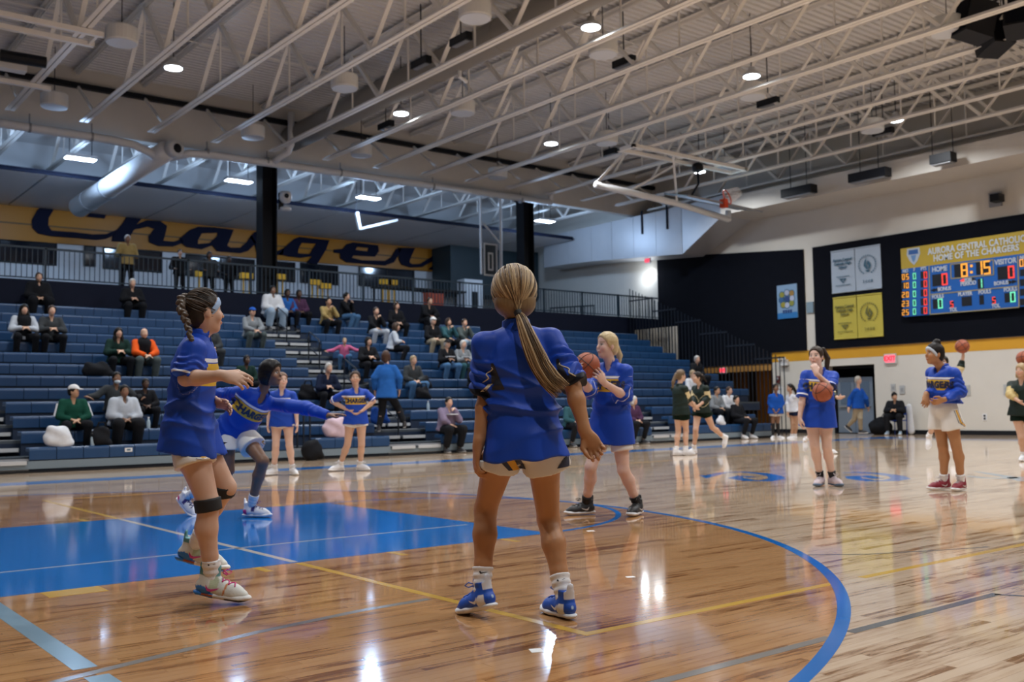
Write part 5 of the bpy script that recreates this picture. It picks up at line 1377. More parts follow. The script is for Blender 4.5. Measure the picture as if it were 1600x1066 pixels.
        if bt.get('stripe'):
            fd = S.last
            for s in 'LR':
                hp, kn = J['hip'+s], J['kn'+s]; o_ = l*(1 if s == 'L' else -1); dn = nrm(kn-hp)
                fw = nrm(np.cross(o_, dn)); fw = fw if fw@f > 0 else -fw
                for w0, w1, mm in ((-.030, .030, 'navy'), (-.0125, .0125, 'gold')):
                    n = 9; P = []
                    for t in np.linspace(bt.get('s0', .0), end-.02, n):
                        sh_ = max(0, t-(end-.22))*bt.get('swing', -.45)
                        for w in (w0, w1): P.append(lerp(hp, kn, t)+o_*.28+fw*(w*k+sh_))
                    q = project(fd, np.array(P), -o_, .3)+o_*(.002 if mm == 'navy' else .0032)
                    mb = MB(); mb.add(q, [(2*i, 2*i+1, 2*i+3, 2*i+2) for i in range(n-1)]); mb.build('side_stripe', mat('stripe_'+mm, (.012, .016, .045) if mm == 'navy' else (.66, .33, .02), .6), bo)
    # ---------------- socks, sleeves on knees
    sk = sp.get('sock')
    if sk:
        for s in 'LR':
            kn, an = J['kn'+s], J['an'+s]; S = Shape(); t0 = sk[1]
            S.cone(lerp(kn, an, t0), an-nrm(an-kn)*(-.02), (.048 if t0 > .6 else .058)*k, .036*k, .0, cut0=True)
            if fine: S.warp(lambda P, an=an, ax=nrm(an-kn): .0022*np.sin(((P-an)@ax)*190))
            V, F = S.mesh(min(h, .012)); so_ = attach('sock', V, F, sk[0], root)
            if sp.get('socklogo') and h <= .0075:
                c = lerp(kn, an, t0+.07); ax = nrm(an-kn); o_ = nrm(CAM-c); rt = nrm(np.cross(ax, o_))
                P = [(-.018, .004), (-.010, -.006), (.022, .006), (-.006, .001), (-.013, .008)]
                mb = MB(); mb.prism([P], c+o_*.044*k, -rt if (-rt)@CR > 0 else rt, -ax, .002); mb.build('sock_logo', mat('ink_black', (.01, .01, .012), .6), so_)
    if sp.get('knee'):
        for s in 'LR':
            hp, kn, an = J['hip'+s], J['kn'+s], J['an'+s]; S = Shape()
            S.cone(lerp(kn, hp, .07), lerp(kn, an, .10), .068*k, .067*k, .0, cut0=True, cut1=True); V, F = S.mesh(h); attach('knee_strap', V, F, mat('knee_black', (.008, .008, .009), .7), root)
    # ---------------- shoes
    sh = sp.get('shoe')
    if sh:
        for s in 'LR':
            shoe(root, J['an'+s], J['to'+s], sh.get('h', min(.016, max(.005, h))), sh['upper'], sh['sole'], sh.get('lace', sh['upper']), sh.get('swoosh'), sh.get('accent'), k*sh.get('k', 1.0))
    # ---------------- hair and headgear
    ht = sp.get('hair')
    if ht:
        hk = k*sp.get('headk', 1.0); hl, hfv, huv = hfr; HF = np.array([hl, hfv, huv]); Q = lambda a, b, d: head+(hl*a+hfv*b+huv*d)*hk
        hm = hairm(ht['n'], ht['c'])
        S = Shape(); vol = ht.get('vol', .010)
        S.ell(Q(0, -.010, .030), (np.array((.072, .090, .086))+vol)*hk, HF, .02)
        S.ell(Q(0, -.045, -.03), (np.array((.060, .055, .065))+vol*.7)*hk, HF, .03)
        if ht.get('low'):
            for s in (-1, 1): S.ell(Q(.034*s, -.042, -.040), np.array((.060, .062, .055))*hk, HF, .03)
        if ht['s'] == 'long':
            S.chain([Q(.055, -.03, .0), Q(.07, -.02, -.12), Q(.075, .01, -.24)], np.array([.045, .045, .03])*hk, .03)
            S.chain([Q(-.055, -.03, .0), Q(-.07, -.02, -.12), Q(-.075, .01, -.24)], np.array([.045, .045, .03])*hk, .03)
            S.chain([Q(0, -.06, -.02), Q(0, -.075, -.2)], np.array([.075, .06])*hk, .03)
        if ht['s'] == 'bob':
            for s in (-1, 1): S.chain([Q(.055*s, -.02, .0), Q(.07*s, .0, -.09)], np.array([.045, .035])*hk, .03)
            S.chain([Q(0, -.05, -.0), Q(0, -.065, -.11)], np.array([.075, .055])*hk, .03)
        n_ = nrm(hfv*.887-huv*.463); off_ = ht.get('line', .0318)
        if ht['s'] not in ('long', 'bob'):
            S.plane(head+n_*off_*hk, n_, .008)
            S.plane(Q(0, 0, ht.get('nape', -.085)), -huv, .01)
        else:
            S.sub(Q(0, .085, -.05), np.array((.058, .06, .10))*hk, HF, .01); S.sub(Q(0, .05, -.17), np.array((.06, .09, .10))*hk, HF, .01)
        if ht['s'] == 'bun': S.ell(Q(*ht.get('bun', (0, -.03, .135))), np.array((.042, .042, .036))*hk, HF, .012)
        if ht.get('tail') is not None:
            T = ht['tail']; S.chain(T, ht['tr'], .012)
        if h <= .012 and not ht.get('nowave'):
            S.warp(lambda P: .0016*np.sin(((P-head)@hl)*210+9*np.sin(((P-head)@huv)*24)))
        V, F = S.mesh(ht.get('h', h)); ho = attach('hair', V, F, hm, root)
        if ht.get('band'):
            B = Shape(); B.ell(Q(0, -.010, .030), (np.array((.072, .090, .086))+vol+.004)*hk, HF, 0.0)
            d_ = nrm(hfv*.78-huv*.62) if ht.get('bd') is None else nrm(hfv*ht['bd'][0]+huv*ht['bd'][1]); c_ = head+d_*ht.get('bo', .020)*hk; bw_ = ht.get('bw', .013)
            B.plane(c_+d_*bw_*hk, d_); B.plane(c_-d_*bw_*hk, -d_)
            V, F = B.mesh(min(h, .010)); attach('headband', V, F, mat('band_%s' % ht['n'], ht['band'], .7), root)
        if ht.get('tie') is not None:
            S = Shape(); a, b_ = ht['tie']; S.cone(a, b_, ht.get('tier', .026), ht.get('tier', .026), 0, cut0=True, cut1=True); V, F = S.mesh(min(h, .008)); attach('hair_tie', V, F, mat('tie_black', (.01, .01, .012), .7), root)
    cp = sp.get('cap')
    if cp:
        hk = k*sp.get('headk', 1.0); hl, hfv, huv = hfr; HF = np.array([hl, hfv, huv]); Q = lambda a, b, d: head+(hl*a+hfv*b+huv*d)*hk
        S = Shape(); S.ell(Q(0, -.006, .036), np.array((.087, .104, .092))*hk, HF, .01); S.plane(Q(0, 0, .036), -huv+hfv*.12)
        if cp.get('brim', True): S.cone(Q(0, .06, .045), Q(0, .135, .032), .062*hk, .046*hk, .01, huv, .16)
        V, F = S.mesh(min(h, .014)); attach('cap' if cp.get('brim', True) else 'knit_hat', V, F, cp['m'], root)
    if sp.get('mask'):
        hk = k*sp.get('headk', 1.0); hl, hfv, huv = hfr; HF = np.array([hl, hfv, huv])
        S = Shape(); S.ell(head+(hfv*.045-huv*.075)*hk, np.array((.060, .062, .042))*hk, HF); V, F = S.mesh(min(h, .014)); attach('face_mask', V, F, mat('face_mask', (.5, .58, .65), .7), root)
    return root
def wrinkle(org, FR, amp, J, seed):
    el = [J['elL'], J['elR']]; sh = [J['shL'], J['shR']]
    def fn(P):
        q = (P-org)@FR.T; a, b, d = q[:, 0], q[:, 1], q[:, 2]; s = seed*1.7
        sharp = lambda w: (1-np.abs(w))**1.6*2-1
        w1 = sharp(np.sin(.5*(44*d+19*a+2.6*np.sin(9*a+5*b+s)+1.8*np.sin(17*d-8*a)+s)))
        w2 = sharp(np.sin(.5*(27*d-31*a+2.2*np.sin(12*d+6*b+s)+2*s)))
        w3 = np.sin(34*a+2.5*np.sin(8*d+s)+9*b)
        m1 = np.exp(-((d+.36)/.14)**2); m3 = np.clip((-d-.35)/.2, 0, 1); m2 = np.exp(-((d+.2)/.2)**2)
        r = w1*.9*m1+w2*.5*m2+w3*.5*m3
        for s_, e_ in zip(sh, el):
            ab = e_-s_; t = ((P-s_)@ab)/(ab@ab); ds = np.linalg.norm(P-s_-np.clip(t, 0, 1.2)[:, None]*ab, axis=1)
            sg = 1 if (s_-org)@FR[0] > 0 else -1; lat = ((P-s_-np.clip(t, 0, 1)[:, None]*ab)@FR[0])*sg
            wt = np.clip((.105-ds)/.03, 0, 1)*np.clip((t-.2)/.3, 0, 1)*np.clip((lat+.05)/.03, 0, 1)
            r = r*(1-wt)+np.sin(26*t+3*np.sin(40*(P-s_)@FR[1])+2*np.sin(30*(P-s_)@FR[0]))*.9*wt
        return -amp*r
    return fn
def limb_report(name, J):
    r = []
    for s in 'LR':
        r.append('%s thigh %.2f shin %.2f uarm %.2f farm %.2f foot %.2f anZ %.2f toZ %.2f' % (s, *[np.linalg.norm(J[a+s]-J[b+s]) for a, b in (('hip', 'kn'), ('kn', 'an'), ('sh', 'el'), ('el', 'wr'), ('an', 'to'))], J['an'+s][2], J['to'+s][2]))
    print('LIMB', name, 'torso %.2f neckhead %.2f shw %.2f' % (np.linalg.norm(J['neck']-J['pel']), np.linalg.norm(J['head']-J['neck']), np.linalg.norm(J['shL']-J['shR'])), ' | '.join(r))
def face_dir(a, pitch=0.0):
    a = math.radians(a); v = -math.cos(a)*FH+math.sin(a)*RH; p = math.radians(pitch)
    return v*math.cos(p)+ZV*math.sin(p)
# ================================================================== people
def pose(D, j, fwd, head, hpitch=0.0, k=1.0, shw=.152, auto=None):
    """joints as picture positions with a depth offset; auto = feet whose ankles stand on the floor and fix the depth"""
    if auto:
        D = np.mean([(at(j['an'+s][0], j['an'+s][1], Z=.092*k)-CAM)@CF-j['an'+s][2] for s in auto])
    J = {'D': D}
    for n, v in j.items():
        if v[0] != 'a': J[n] = px(v[0], v[1], D+v[2])
    if auto:
        for s in auto: J['an'+s][2] = .092*k
    for s in 'LR':
        v = j.get('to'+s)
        if v is not None and v[0] == 'a':
            p = math.radians(v[2]) if len(v) > 2 else 0.0; d = face_dir(v[1]); q = math.atan2(.085, .19)+p
            J['to'+s] = J['an'+s]+(d*math.cos(q)-ZV*math.sin(q))*.208*k
    J['fwd'] = face_dir(fwd); J['hf'] = face_dir(head, hpitch)
    u = nrm(J['neck']-J['pel']); l, f, u = frame_of(J['fwd'], u)
    for s, q in (('L', 1), ('R', -1)):
        J.setdefault('sh'+s, J['neck']+l*q*shw*k-u*.066*k)
        J.setdefault('hip'+s, J['pel']+l*q*.080*k-u*.01)
    return J
def ground_person(J):
    """shift the whole figure so the lower foot rests on the boards"""
    return J
def ball(p, r, lab, rot=(0.4, .3, .2)):
    e = empty('basketball', p, lab, 'ball')
    BM = mat('ball_leather', (.33, .075, .026), .5, noise=.12, nscale=25, bump=.35, bscale=500)
    MB().sphere((0, 0, 0), r, 32, 20).build('shell', BM, None, True)
    o = bpy.context.scene.objects[-1] if False else COL.objects[-1]
    o.parent = e; o.rotation_euler = rot
    sm_ = mat('ball_seam', (.012, .01, .01), .6); C = MB()
    for ax in range(2):
        C.tube([(r*math.cos(a), r*math.sin(a), 0) if ax == 0 else (r*math.cos(a), 0, r*math.sin(a)) for a in np.linspace(0, 2*math.pi, 49)], .0035, 5, cap=False)
    for s in (-1, 1):
        pts = []
        for a in np.linspace(0, 2*math.pi, 49):
            v = np.array((s*.62+.16*s*math.cos(2*a), .75*math.cos(a), .75*math.sin(a))); pts.append(nrm(v)*r)
        C.tube(pts, .0035, 5, cap=False)
    so = C.build('seam', sm_, None); so.parent = e; so.rotation_euler = rot
    return e
WSH = {'upper': (.72, .72, .74), 'sole': (.75, .75, .76), 'lace': (.7, .7, .72)}

# ---------------------------------------------------------------- the back-turned player in the middle
D = 4.60
J = pose(D, {'pel': (818, 672, 0), 'neck': (807, 513, .03), 'head': (803, 463, .06),
  'elL': (760, 613, .03), 'wrL': (747, 697, -.03), 'hdL': (741, 742, -.02), 'elR': (895, 604, -.06), 'wrR': (915, 676, -.12), 'hdR': (938, 712, -.13),
  'knL': (759, 795, .14), 'anL': (753, 926, .02), 'toL': ('a', 222, 14), 'knR': (857, 812, .16), 'anR': (882, 937, -.02), 'toR': ('a', 207)}, 187, 186, 3)
J['pnL'] = CR*.9+CF*.2; J['pnR'] = -CF*.9-CR*.1
tie = px(810, 489, 4.535); head_c = J['head']
def c_accent(V, col):
    x, y, z = V[:, 0], V[:, 1], V[:, 2]
    col[:, :3] = (.006, .075, .46)
    heel = (x < -.0) & (x > -.05) & (np.abs(y) > .022) & (z < .078-.0*(x)) & (z < .055+(.0-x)*.9); col[heel, :3] = (.70, .71, .74)
    col[(x < -.045) & (z > .098), :3] = (.66, .68, .74)
    col[(x < -.075) & (np.abs(y) < .006) & (z > .055) & (z < .09), :3] = (.4, .55, .75)
    col[(z > .112) & (x > -.03) & (x < .02), :3] = (.010, .06, .30)
def c_extra(to, fd, neck, FR, J):
    l, f, u = FR
    # dark sleeve panels with cream piping, letters by the collar, hem seam
    PI = mat('piping_cream', (.62, .52, .36), .6); BK = mat('sleeve_black', (.008, .010, .020), .5)
    for s, sg in (('L', 1), ('R', -1)):
        sh, el = J['sh'+s], J['el'+s]; ab = el-sh; out = -f; inn = -l*sg
        n, mrows = 22, 9; P = []
        for i in range(n):
            t = .42+.56*i/(n-1)
            for w in np.linspace(0, 1, mrows): P.append(lerp(sh, el, t)+out*.18+inn*(.016+w*(.010+.046*i/n)))
        q = project(fd, np.array(P), -out, .36)+out*.0022; dp = q@out
        fs = [(i*mrows+j, i*mrows+j+1, (i+1)*mrows+j+1, (i+1)*mrows+j) for i in range(n-1) for j in range(mrows-1)]
        lim = (lerp(sh, el, .7)@out)-.045
        fs = [f_ for f_ in fs if max(dp[list(f_)])-min(dp[list(f_)]) < .02 and min(dp[list(f_)]) > lim]
        MB().add(q, fs).build('sleeve_panel', BK, to, True)
        P = []
        for i in range(9):
            t = .50+.30*i/8; P.append(lerp(sh, el, t)+out*.16+inn*(.018+.010*math.sin(i*1.3)-.004*i))
        q = project(fd, np.array(P), -out, .3)+out*.003
        MB().tube(q, [.0025, .003, .003, .0035, .003, .003, .0035, .003, .002], 6).build('piping', PI, to, True)
    P = []; sh, el = J['shL'], J['elL']
    for i in range(7):
        t = .84+.15*i/6
        for w in (-.5, .5): P.append(lerp(sh, el, t)-f*.16-l*(.012-.006*i)+l*w*.020)
    q = project(fd, np.array(P), f, .3)-f*.0035
    MB().add(q, [(2*i, 2*i+1, 2*i+3, 2*i+2) for i in range(6)]).build('cuff_tab', PI, to, True)
    P = [neck-u*(.028+.016*j)-l*(.048+.010*i)-f*.25 for j in range(3) for i in range(3)]
    for j, ln in enumerate((.026, .018, .026)):
        pts = [neck-u*(.022+.013*j)-l*(.040+ln*i/3)-f*.25 for i in range(4)]
        q = project(fd, np.array(pts), f, .3)-f*.002; MB().tube(q, .0028, 5).build('back_letter', mat('letter_gold', (.75, .55, .12), .5), to)
    pts = [neck-u*(.022+.026*i/3)-l*.040-f*.25 for i in range(4)]
    q = project(fd, np.array(pts), f, .3)-f*.002; MB().tube(q, .0028, 5).build('back_letter', MATS['letter_gold'], to)
def c_shorts(bo, fd):
    NV = mat('stripe_navy', (.012, .016, .045), .6); GD = mat('stripe_gold', (.66, .33, .02), .6)
    for quad, mm, lift in (([(772, 714), (811, 714), (822, 740), (795, 740)], NV, .0055), ([(785, 714), (800, 714), (812, 740), (802, 740)], GD, .0072), ([(884, 722), (893, 716), (893, 735), (872, 737)], NV, .0055)):
        n = 7; P = []
        for i in range(n):
            for j in range(n):
                u_, v_ = i/(n-1), j/(n-1); q0 = lerp(quad[0], quad[1], u_); q1 = lerp(quad[3], quad[2], u_); q = lerp(q0, q1, v_); P.append(px(q[0], q[1], 4.46))
        q = project(fd, np.array(P), CF, .6); dd = q@CF; q = q-CF*lift
        fs = [(i*n+j, i*n+j+1, (i+1)*n+j+1, (i+1)*n+j) for i in range(n-1) for j in range(n-1)]
        fs = [f_ for f_ in fs if max(dd[list(f_)])-min(dd[list(f_)]) < .05 and max(dd[list(f_)]) < CAM@CF+4.9]
        if fs: MB().add(q, fs).build('side_stripe', mm, bo, True)
J_CUFF = jersey_mat('jersey_royal_cuff', ROYAL, cuff=((.008, .010, .02), .91, 1.2))
figC = figure(J, {'label': 'back-turned player with a long blonde ponytail in the middle of the picture', 'h': .0058, 'skin': 'tan', 'hairc': (.3, .2, .1), 'curlL': .5, 'curlR': .75, 'spreadR': .5, 'seed': 2,
  'top': {'m': J_CUFF, 'hem': .135, 'sleeve': .98, 'bulk': .012, 'hemf': 1.0, 'wrinkle': .013, 'sbulk': .012, 'extra': c_extra, 'closed': True, 'flat': .74},
  'bottom': {'m': SHORTW, 'end': .40, 'flare': .118, 'wrinkle': .004, 'extra': c_shorts, 'clip': True},
  'sock': (SOCKW, .70), 'socklogo': True, 'shoe': {'upper': (.006, .075, .46), 'sole': (.72, .74, .78), 'lace': (.01, .10, .5), 'swoosh': (.72, .75, .82), 'accent': c_accent, 'h': .0045, 'k': .93},
  'hair': {'n': 'ashblonde', 's': 'tied', 'c': (.20, .125, .058), 'vol': .024, 'line': .040, 'nape': -.13, 'nowave': True, 'low': True}})
def strand_hair(root, head, hfr, tie, n, cols, tail, tail_w, seed, rad=(.074, .094, .090), add=.0225):
    """combed strands over the skull to the tie and the hanging tail, each strand a thin tube"""
    rg = random.Random(seed); l, f, u = hfr; cen = head+(-f*.010+u*.030)
    R_ = np.array(rad)+add
    loc = lambda p: np.array(((p-cen)@l/R_[0], (p-cen)@f/R_[1], (p-cen)@u/R_[2]))
    td = nrm(loc(tie)); grp = [MB() for _ in cols]
    for i in range(n):
        az = rg.uniform(-math.pi, math.pi); el = rg.uniform(-.65, 1.45)
        sdir = np.array((math.sin(az)*math.cos(el), math.cos(az)*math.cos(el), math.sin(el)))
        if sdir@td > .93: continue
        if sdir[1] > .45 and sdir[2] < .5: continue
        om = math.acos(np.clip(sdir@td, -1, 1)); pts = []; m = 14; w = rg.uniform(-.06, .06); lift = rg.uniform(-.010, .016)
        for t in np.linspace(0, 1, m):
            d = (math.sin((1-t)*om)*sdir+math.sin(t*om)*td)/math.sin(om); d = d+np.cross(d, td)*w*math.sin(math.pi*t)
            d = nrm(d); rr = 1+lift*math.sin(math.pi*t)
            p = cen+(l*d[0]*R_[0]+f*d[1]*R_[1]+u*d[2]*R_[2])*rr
            tt = max(0, (t-.72)/.28); p = p*(1-tt*tt)+(tie+np.array([rg.gauss(0, .002) for _ in range(3)]))*tt*tt
            pts.append(p)
        r0 = rg.uniform(.0016, .0038); grp[rg.randrange(len(cols))].tube(pts, [r0*(.6+.4*math.sin(math.pi*min(1, t*1.2+.1))) for t in np.linspace(0, 1, m)], 5)
    if tail is not None:
        T = [np.array(p) for p in tail]; nT = len(T)
        for i in range(int(n*.85)):
            a = rg.uniform(0, 2*math.pi); q = math.sqrt(rg.random()); pts = []; rr = rg.uniform(.0016, .0036); endf = rg.uniform(.86, 1.0); ph = rg.uniform(0, 6)
            for j in range(18):
                t = j/17*endf; x = t*(nT-1); b_ = min(int(x), nT-2); p = lerp(T[b_], T[b_+1], x-b_)
                d = nrm(T[min(b_+1, nT-1)]-T[b_]); s1 = nrm(np.cross(d, CF)); s2 = np.cross(d, s1)
                wd = np.interp(t, np.linspace(0, 1, len(tail_w)), tail_w)
                wv = .004*math.sin(ph+t*9)*t
                pts.append(p+s1*(q*math.cos(a)*wd+wv)+s2*q*math.sin(a)*wd*.55)
            grp[rg.randrange(len(cols))].tube(pts, [rr*(1 if j < 14 else (18-j)/4.5) for j in range(18)], 5)
    return [g.build('hair_strands' if i else 'hair_strands', hairm('strand_%s_%d' % (seed, i), c), root, True) for i, (g, c) in enumerate(zip(grp, cols))]
hfrC = frame_of(J['hf'], ZV)
tailC = [px(x, y, D+dz) for x, y, dz in ((810, 490, -.07), (815, 499, -.10), (823, 521, -.125), (833, 547, -.145), (845, 573, -.155), (860, 595, -.165), (880, 613, -.17))]
for o in strand_hair(figC, head_c, hfrC, tie, 420, [(.30, .19, .09), (.15, .09, .042), (.50, .36, .20), (.075, .044, .022)], tailC, [.014, .026, .036, .043, .046, .048], 11, add=.0315): pass
S_ = Shape(); S_.cone(px(808, 486, D-.065), px(811, 493, D-.075), .019, .018, 0, cut0=True, cut1=True); V_, F_ = S_.mesh(.004); attach('hair_tie', V_, F_, mat('tie_black', (.01, .01, .012), .7), figC)
limb_report('C', J)

# ---------------------------------------------------------------- player at left with the braid
D = 5.15
J = pose(D, {'pel': (293, 668, .0), 'neck': (311, 525, .0), 'head': (320, 487, .0),
  'elR': (290, 592, -.20), 'wrR': (349, 587, -.30), 'hdR': (385, 594, -.32), 'elL': (296, 606, .22), 'wrL': (331, 628, .10), 'hdL': (360, 634, .05),
  'knR': (326, 787, -.12), 'anR': (331, 906, -.10), 'toR': ('a', 84, 8), 'knL': (353, 762, .12), 'anL': (303, 856, .30), 'toL': ('a', 95, 14)}, 101, 128, 2)
J['pnR'] = -ZV*.6+CF*.7; J['pnL'] = -ZV*.5-CF*.6
def l_accent(V, col):
    x, y, z = V[:, 0], V[:, 1], V[:, 2]
    col[:, :3] = (.66, .68, .64)
    hb = (x < .018) & (z < .075+.3*(x)) & (z < .085) & (x > -.10); hb &= (z < .062-(x+.03)*.3); col[hb, :3] = (.015, .18, .60)
    col[(np.abs(x-.03) < .022) & (z > .055) & (np.abs(y) > .02), :3] = (.45, .52, .36)
    col[(np.abs(x-.085-.2*(z-.04)) < .005) & (np.abs(y) > .018), :3] = (.55, .20, .06)
    col[(z > .112), :3] = (.10, .30, .32)
def l_sole(V, col):
    x = V[:, 0]; col[:, :3] = (.72, .72, .70); col[x < .03, :3] = (.015, .18, .60); col[(x > .09) & (V[:, 2] < .014), :3] = (.05, .05, .05)
    col[(np.abs(V[:, 2]-.018) < .006) & (x > -.03) & (x < .03), :3] = (.35, .08, .03)
tl_ = [px(x, y, D+dz) for x, y, dz in ((292, 466, -.03), (284, 469, -.06), (282, 480, -.09), (286, 491, -.12), (291, 501, -.14), (294, 511, -.16), (296, 521, -.18), (299, 531, -.19), (302, 540, -.20))]
figL = figure(J, {'label': 'player at left with a dark braid, pale headband and black knee straps, facing right', 'h': .0072, 'headk': .95, 'thigh': 1.06, 'skin': 'light', 'hairc': (.03, .02, .015), 'curlR': .55, 'curlL': .28, 'spreadL': .7, 'seed': 5,
  'top': {'m': J_FRONT, 'hem': .125, 'sleeve': .98, 'bulk': .016, 'hemf': 1.0, 'wrinkle': .009, 'sbulk': .012, 'flat': .70, 'hemo': .012, 'drape': .099},
  'bottom': {'m': SHORTW, 'end': .47, 'flare': .106, 'clip': True, 'stripe': True, 'swing': .5, 's0': .36},
  'sock': (SOCKW, .74), 'socklogo': True, 'knee': True, 'shoe': {'upper': (.66, .68, .64), 'sole': l_sole, 'lace': (.62, .04, .22), 'swoosh': (.60, .05, .30), 'accent': l_accent, 'h': .0052},
  'hair': {'n': 'darkbrown', 's': 'tied', 'c': (.028, .019, .013), 'vol': .005, 'line': .012, 'nape': -.10, 'band': (.32, .45, .66), 'bo': .018, 'bw': .017}})
S_ = Shape()
for i in range(34):
    t = i/33; x = t*(len(tl_)-2); b_ = int(x); p_ = lerp(tl_[b_], tl_[b_+1], x-b_); w = (.025-.013*t)
    d_ = nrm(tl_[b_+1]-tl_[b_]); s_ = nrm(np.cross(d_, CF))*(1 if i % 2 else -1)
    fr_ = np.array([nrm(d_+s_*.8), nrm(s_-d_*.8), np.cross(nrm(d_+s_*.8), nrm(s_-d_*.8))])
    if i % 3 != 2: S_.ell(p_+s_*w*.42, (w*1.05, w*.62, w*.8), fr_, .003)
S_.chain(tl_[-3:], [.009, .011, .004], .004)
V_, F_ = S_.mesh(.0035); attach('braid', V_, F_, hairm('braid', (.075, .05, .033)), figL)
hfrL = frame_of(J['hf'], ZV)
strand_hair(figL, J['head'], hfrL, px(292, 468, D-.02), 230, [(.05, .035, .024), (.025, .017, .012), (.085, .06, .042)], None, None, 12, rad=(.070, .087, .083), add=.0095)
limb_report('L', J)

# ---------------------------------------------------------------- lunging player with the outstretched arm
D = 9.25
J = pose(D, {'pel': (366, 670, .05), 'neck': (410, 614, -.06), 'head': (424, 584, -.10),
  'elL': (478, 638, -.12), 'wrL': (515, 650, -.22), 'hdL': (541, 646, -.25), 'elR': (343, 618, .06), 'wrR': (302, 622, .14),
  'knL': (411, 721, -.16), 'anL': (392, 793, -.02), 'toL': ('a', 75), 'knR': (357, 735, .0), 'anR': (290, 778, .22), 'toR': ('a', 60, 38)}, 42, 74, 0, auto='L')
J['pnL'] = -ZV
def d_accent(V, col):
    x, y, z = V[:, 0], V[:, 1], V[:, 2]; col[:, :3] = (.68, .68, .72); col[(x < -.02) & (z < .07), :3] = (.55, .02, .20); col[(np.abs(x-.04) < .014) & (z > .05), :3] = (.02, .02, .15)
figure(J, {'label': 'lunging player in blue reaching right with an outstretched arm', 'h': .0085, 'skin': 'brown', 'hairc': (.008, .007, .007), 'seed': 1, 'curlL': .2,
  'top': {'m': J_LONG, 'hem': .10, 'sleeve': 1.93, 'bulk': .015, 'wrinkle': .006, 'text': 'CHARGERS'}, 'bottom': {'m': SHORTW, 'end': .52, 'flare': .125, 'stripe': True, 'wrinkle': .003},
  'sock': (SOCKW, .72), 'shoe': {'upper': (.68, .68, .72), 'sole': (.7, .7, .74), 'lace': (.03, .03, .2), 'accent': d_accent, 'h': .0085},
  'hair': {'n': 'black', 's': 'short', 'c': (.006, .005, .006), 'vol': .024, 'line': .036, 'nape': -.125, 'low': True}})
limb_report('D', J)

# ---------------------------------------------------------------- shooter with the ball
D = 9.05
J = pose(D, {'pel': (955, 664, 0), 'neck': (955, 568, -.02), 'head': (948, 540, -.03),
  'elL': (977, 620, -.16), 'wrL': (944, 598, -.36), 'hdL': (927, 573, -.47), 'elR': (922, 612, -.20), 'wrR': (909, 592, -.36), 'hdR': (905, 574, -.42),
  'knR': (923, 730, -.10), 'anR': (916, 786, .06), 'toR': ('a', -75), 'knL': (974, 735, -.10), 'anL': (996, 791, -.03), 'toL': ('a', -30)}, -38, -62, 6, auto='RL')
D = J['D']
J['pnL'] = -CR*.5+CF*.8; J['pnR'] = CR*.8-CF*.2
ts = [px(x, y, D+dz) for x, y, dz in ((964, 543, .07), (968, 556, .08), (967, 572, .07))]
figure(J, {'label': 'blonde player in blue holding a ball up beside her chin', 'h': .0078, 'skin': 'fair', 'hairc': (.45, .32, .16), 'seed': 4, 'open': True, 'curlL': .35, 'spreadL': .8, 'curlR': .35,
  'top': {'m': J_FRONT, 'hem': .16, 'sleeve': 1.12, 'bulk': .022, 'wrinkle': .006, 'text': 'CHARGERS', 'hemf': 1.0, 'flat': .80, 'drape': .105}, 'bottom': {'m': SHORTW, 'end': .56, 'flare': .100},
  'sock': (SOCKB, .76), 'shoe': {'upper': (.010, .010, .012), 'sole': (.66, .66, .68), 'lace': (.02, .02, .02), 'swoosh': (.6, .6, .6), 'h': .008},
  'hair': {'n': 'blonde', 's': 'tied', 'c': (.50, .38, .20), 'vol': .012, 'line': .026, 'nape': -.09, 'tail': ts, 'tr': [.024, .026, .014]}})
ball(px(917.5, 571, D-.33), .112, 'basketball held up by the blonde shooting player', (.6, .5, .3)); limb_report('S', J)

# ---------------------------------------------------------------- player with a finger at her lips, ball at her waist
D = 12.1
J = pose(D, {'pel': (1279, 646, 0), 'neck': (1281, 579, .0), 'head': (1275, 557, -.02),
  'elR': (1254, 622, -.04), 'wrR': (1250, 652, -.08), 'hdR': (1251, 668, -.08), 'elL': (1297, 606, -.16), 'wrL': (1275, 583, -.24), 'hdL': (1271, 566, -.20),
  'knR': (1273, 697, -.03), 'anR': (1282, 746, .06), 'toR': ('a', -35), 'knL': (1292, 698, -.03), 'anL': (1301, 748, .02), 'toL': ('a', 12)}, -12, -38, 0, auto='RL')
D = J['D']
J['pnL'] = -f if False else FH; J['pnR'] = CR
ts = [px(x, y, D+dz) for x, y, dz in ((1286, 546, .08), (1293, 560, .08), (1291, 585, .06), (1288, 600, .03))]
figure(J, {'label': 'player with a finger at her lips and a ball tucked at her waist', 'h': .0085, 'skin': 'fair', 'hairc': (.05, .03, .02), 'seed': 6, 'curlL': .9,
  'top': {'m': J_FRONT, 'hem': .16, 'sleeve': .98, 'bulk': .022, 'wrinkle': .006, 'text': 'CHARGERS', 'sbulk': .012, 'flat': .86, 'hemf': 1.03}, 'bottom': {'m': SHORTW, 'end': .30, 'flare': .098},
  'sock': (SOCKB, .78), 'shoe': {'upper': (.62, .52, .55), 'sole': (.10, .16, .25), 'lace': (.6, .55, .58), 'h': .0085},
  'hair': {'n': 'brown', 's': 'tied', 'c': (.040, .026, .018), 'vol': .010, 'line': .030, 'nape': -.07, 'tail': ts, 'tr': [.026, .032, .026, .012]}})
ball(px(1285, 613, D-.27), .115, 'basketball tucked under the arm of the finger-at-lips player', (.2, .9, .1)); limb_report('P1', J)

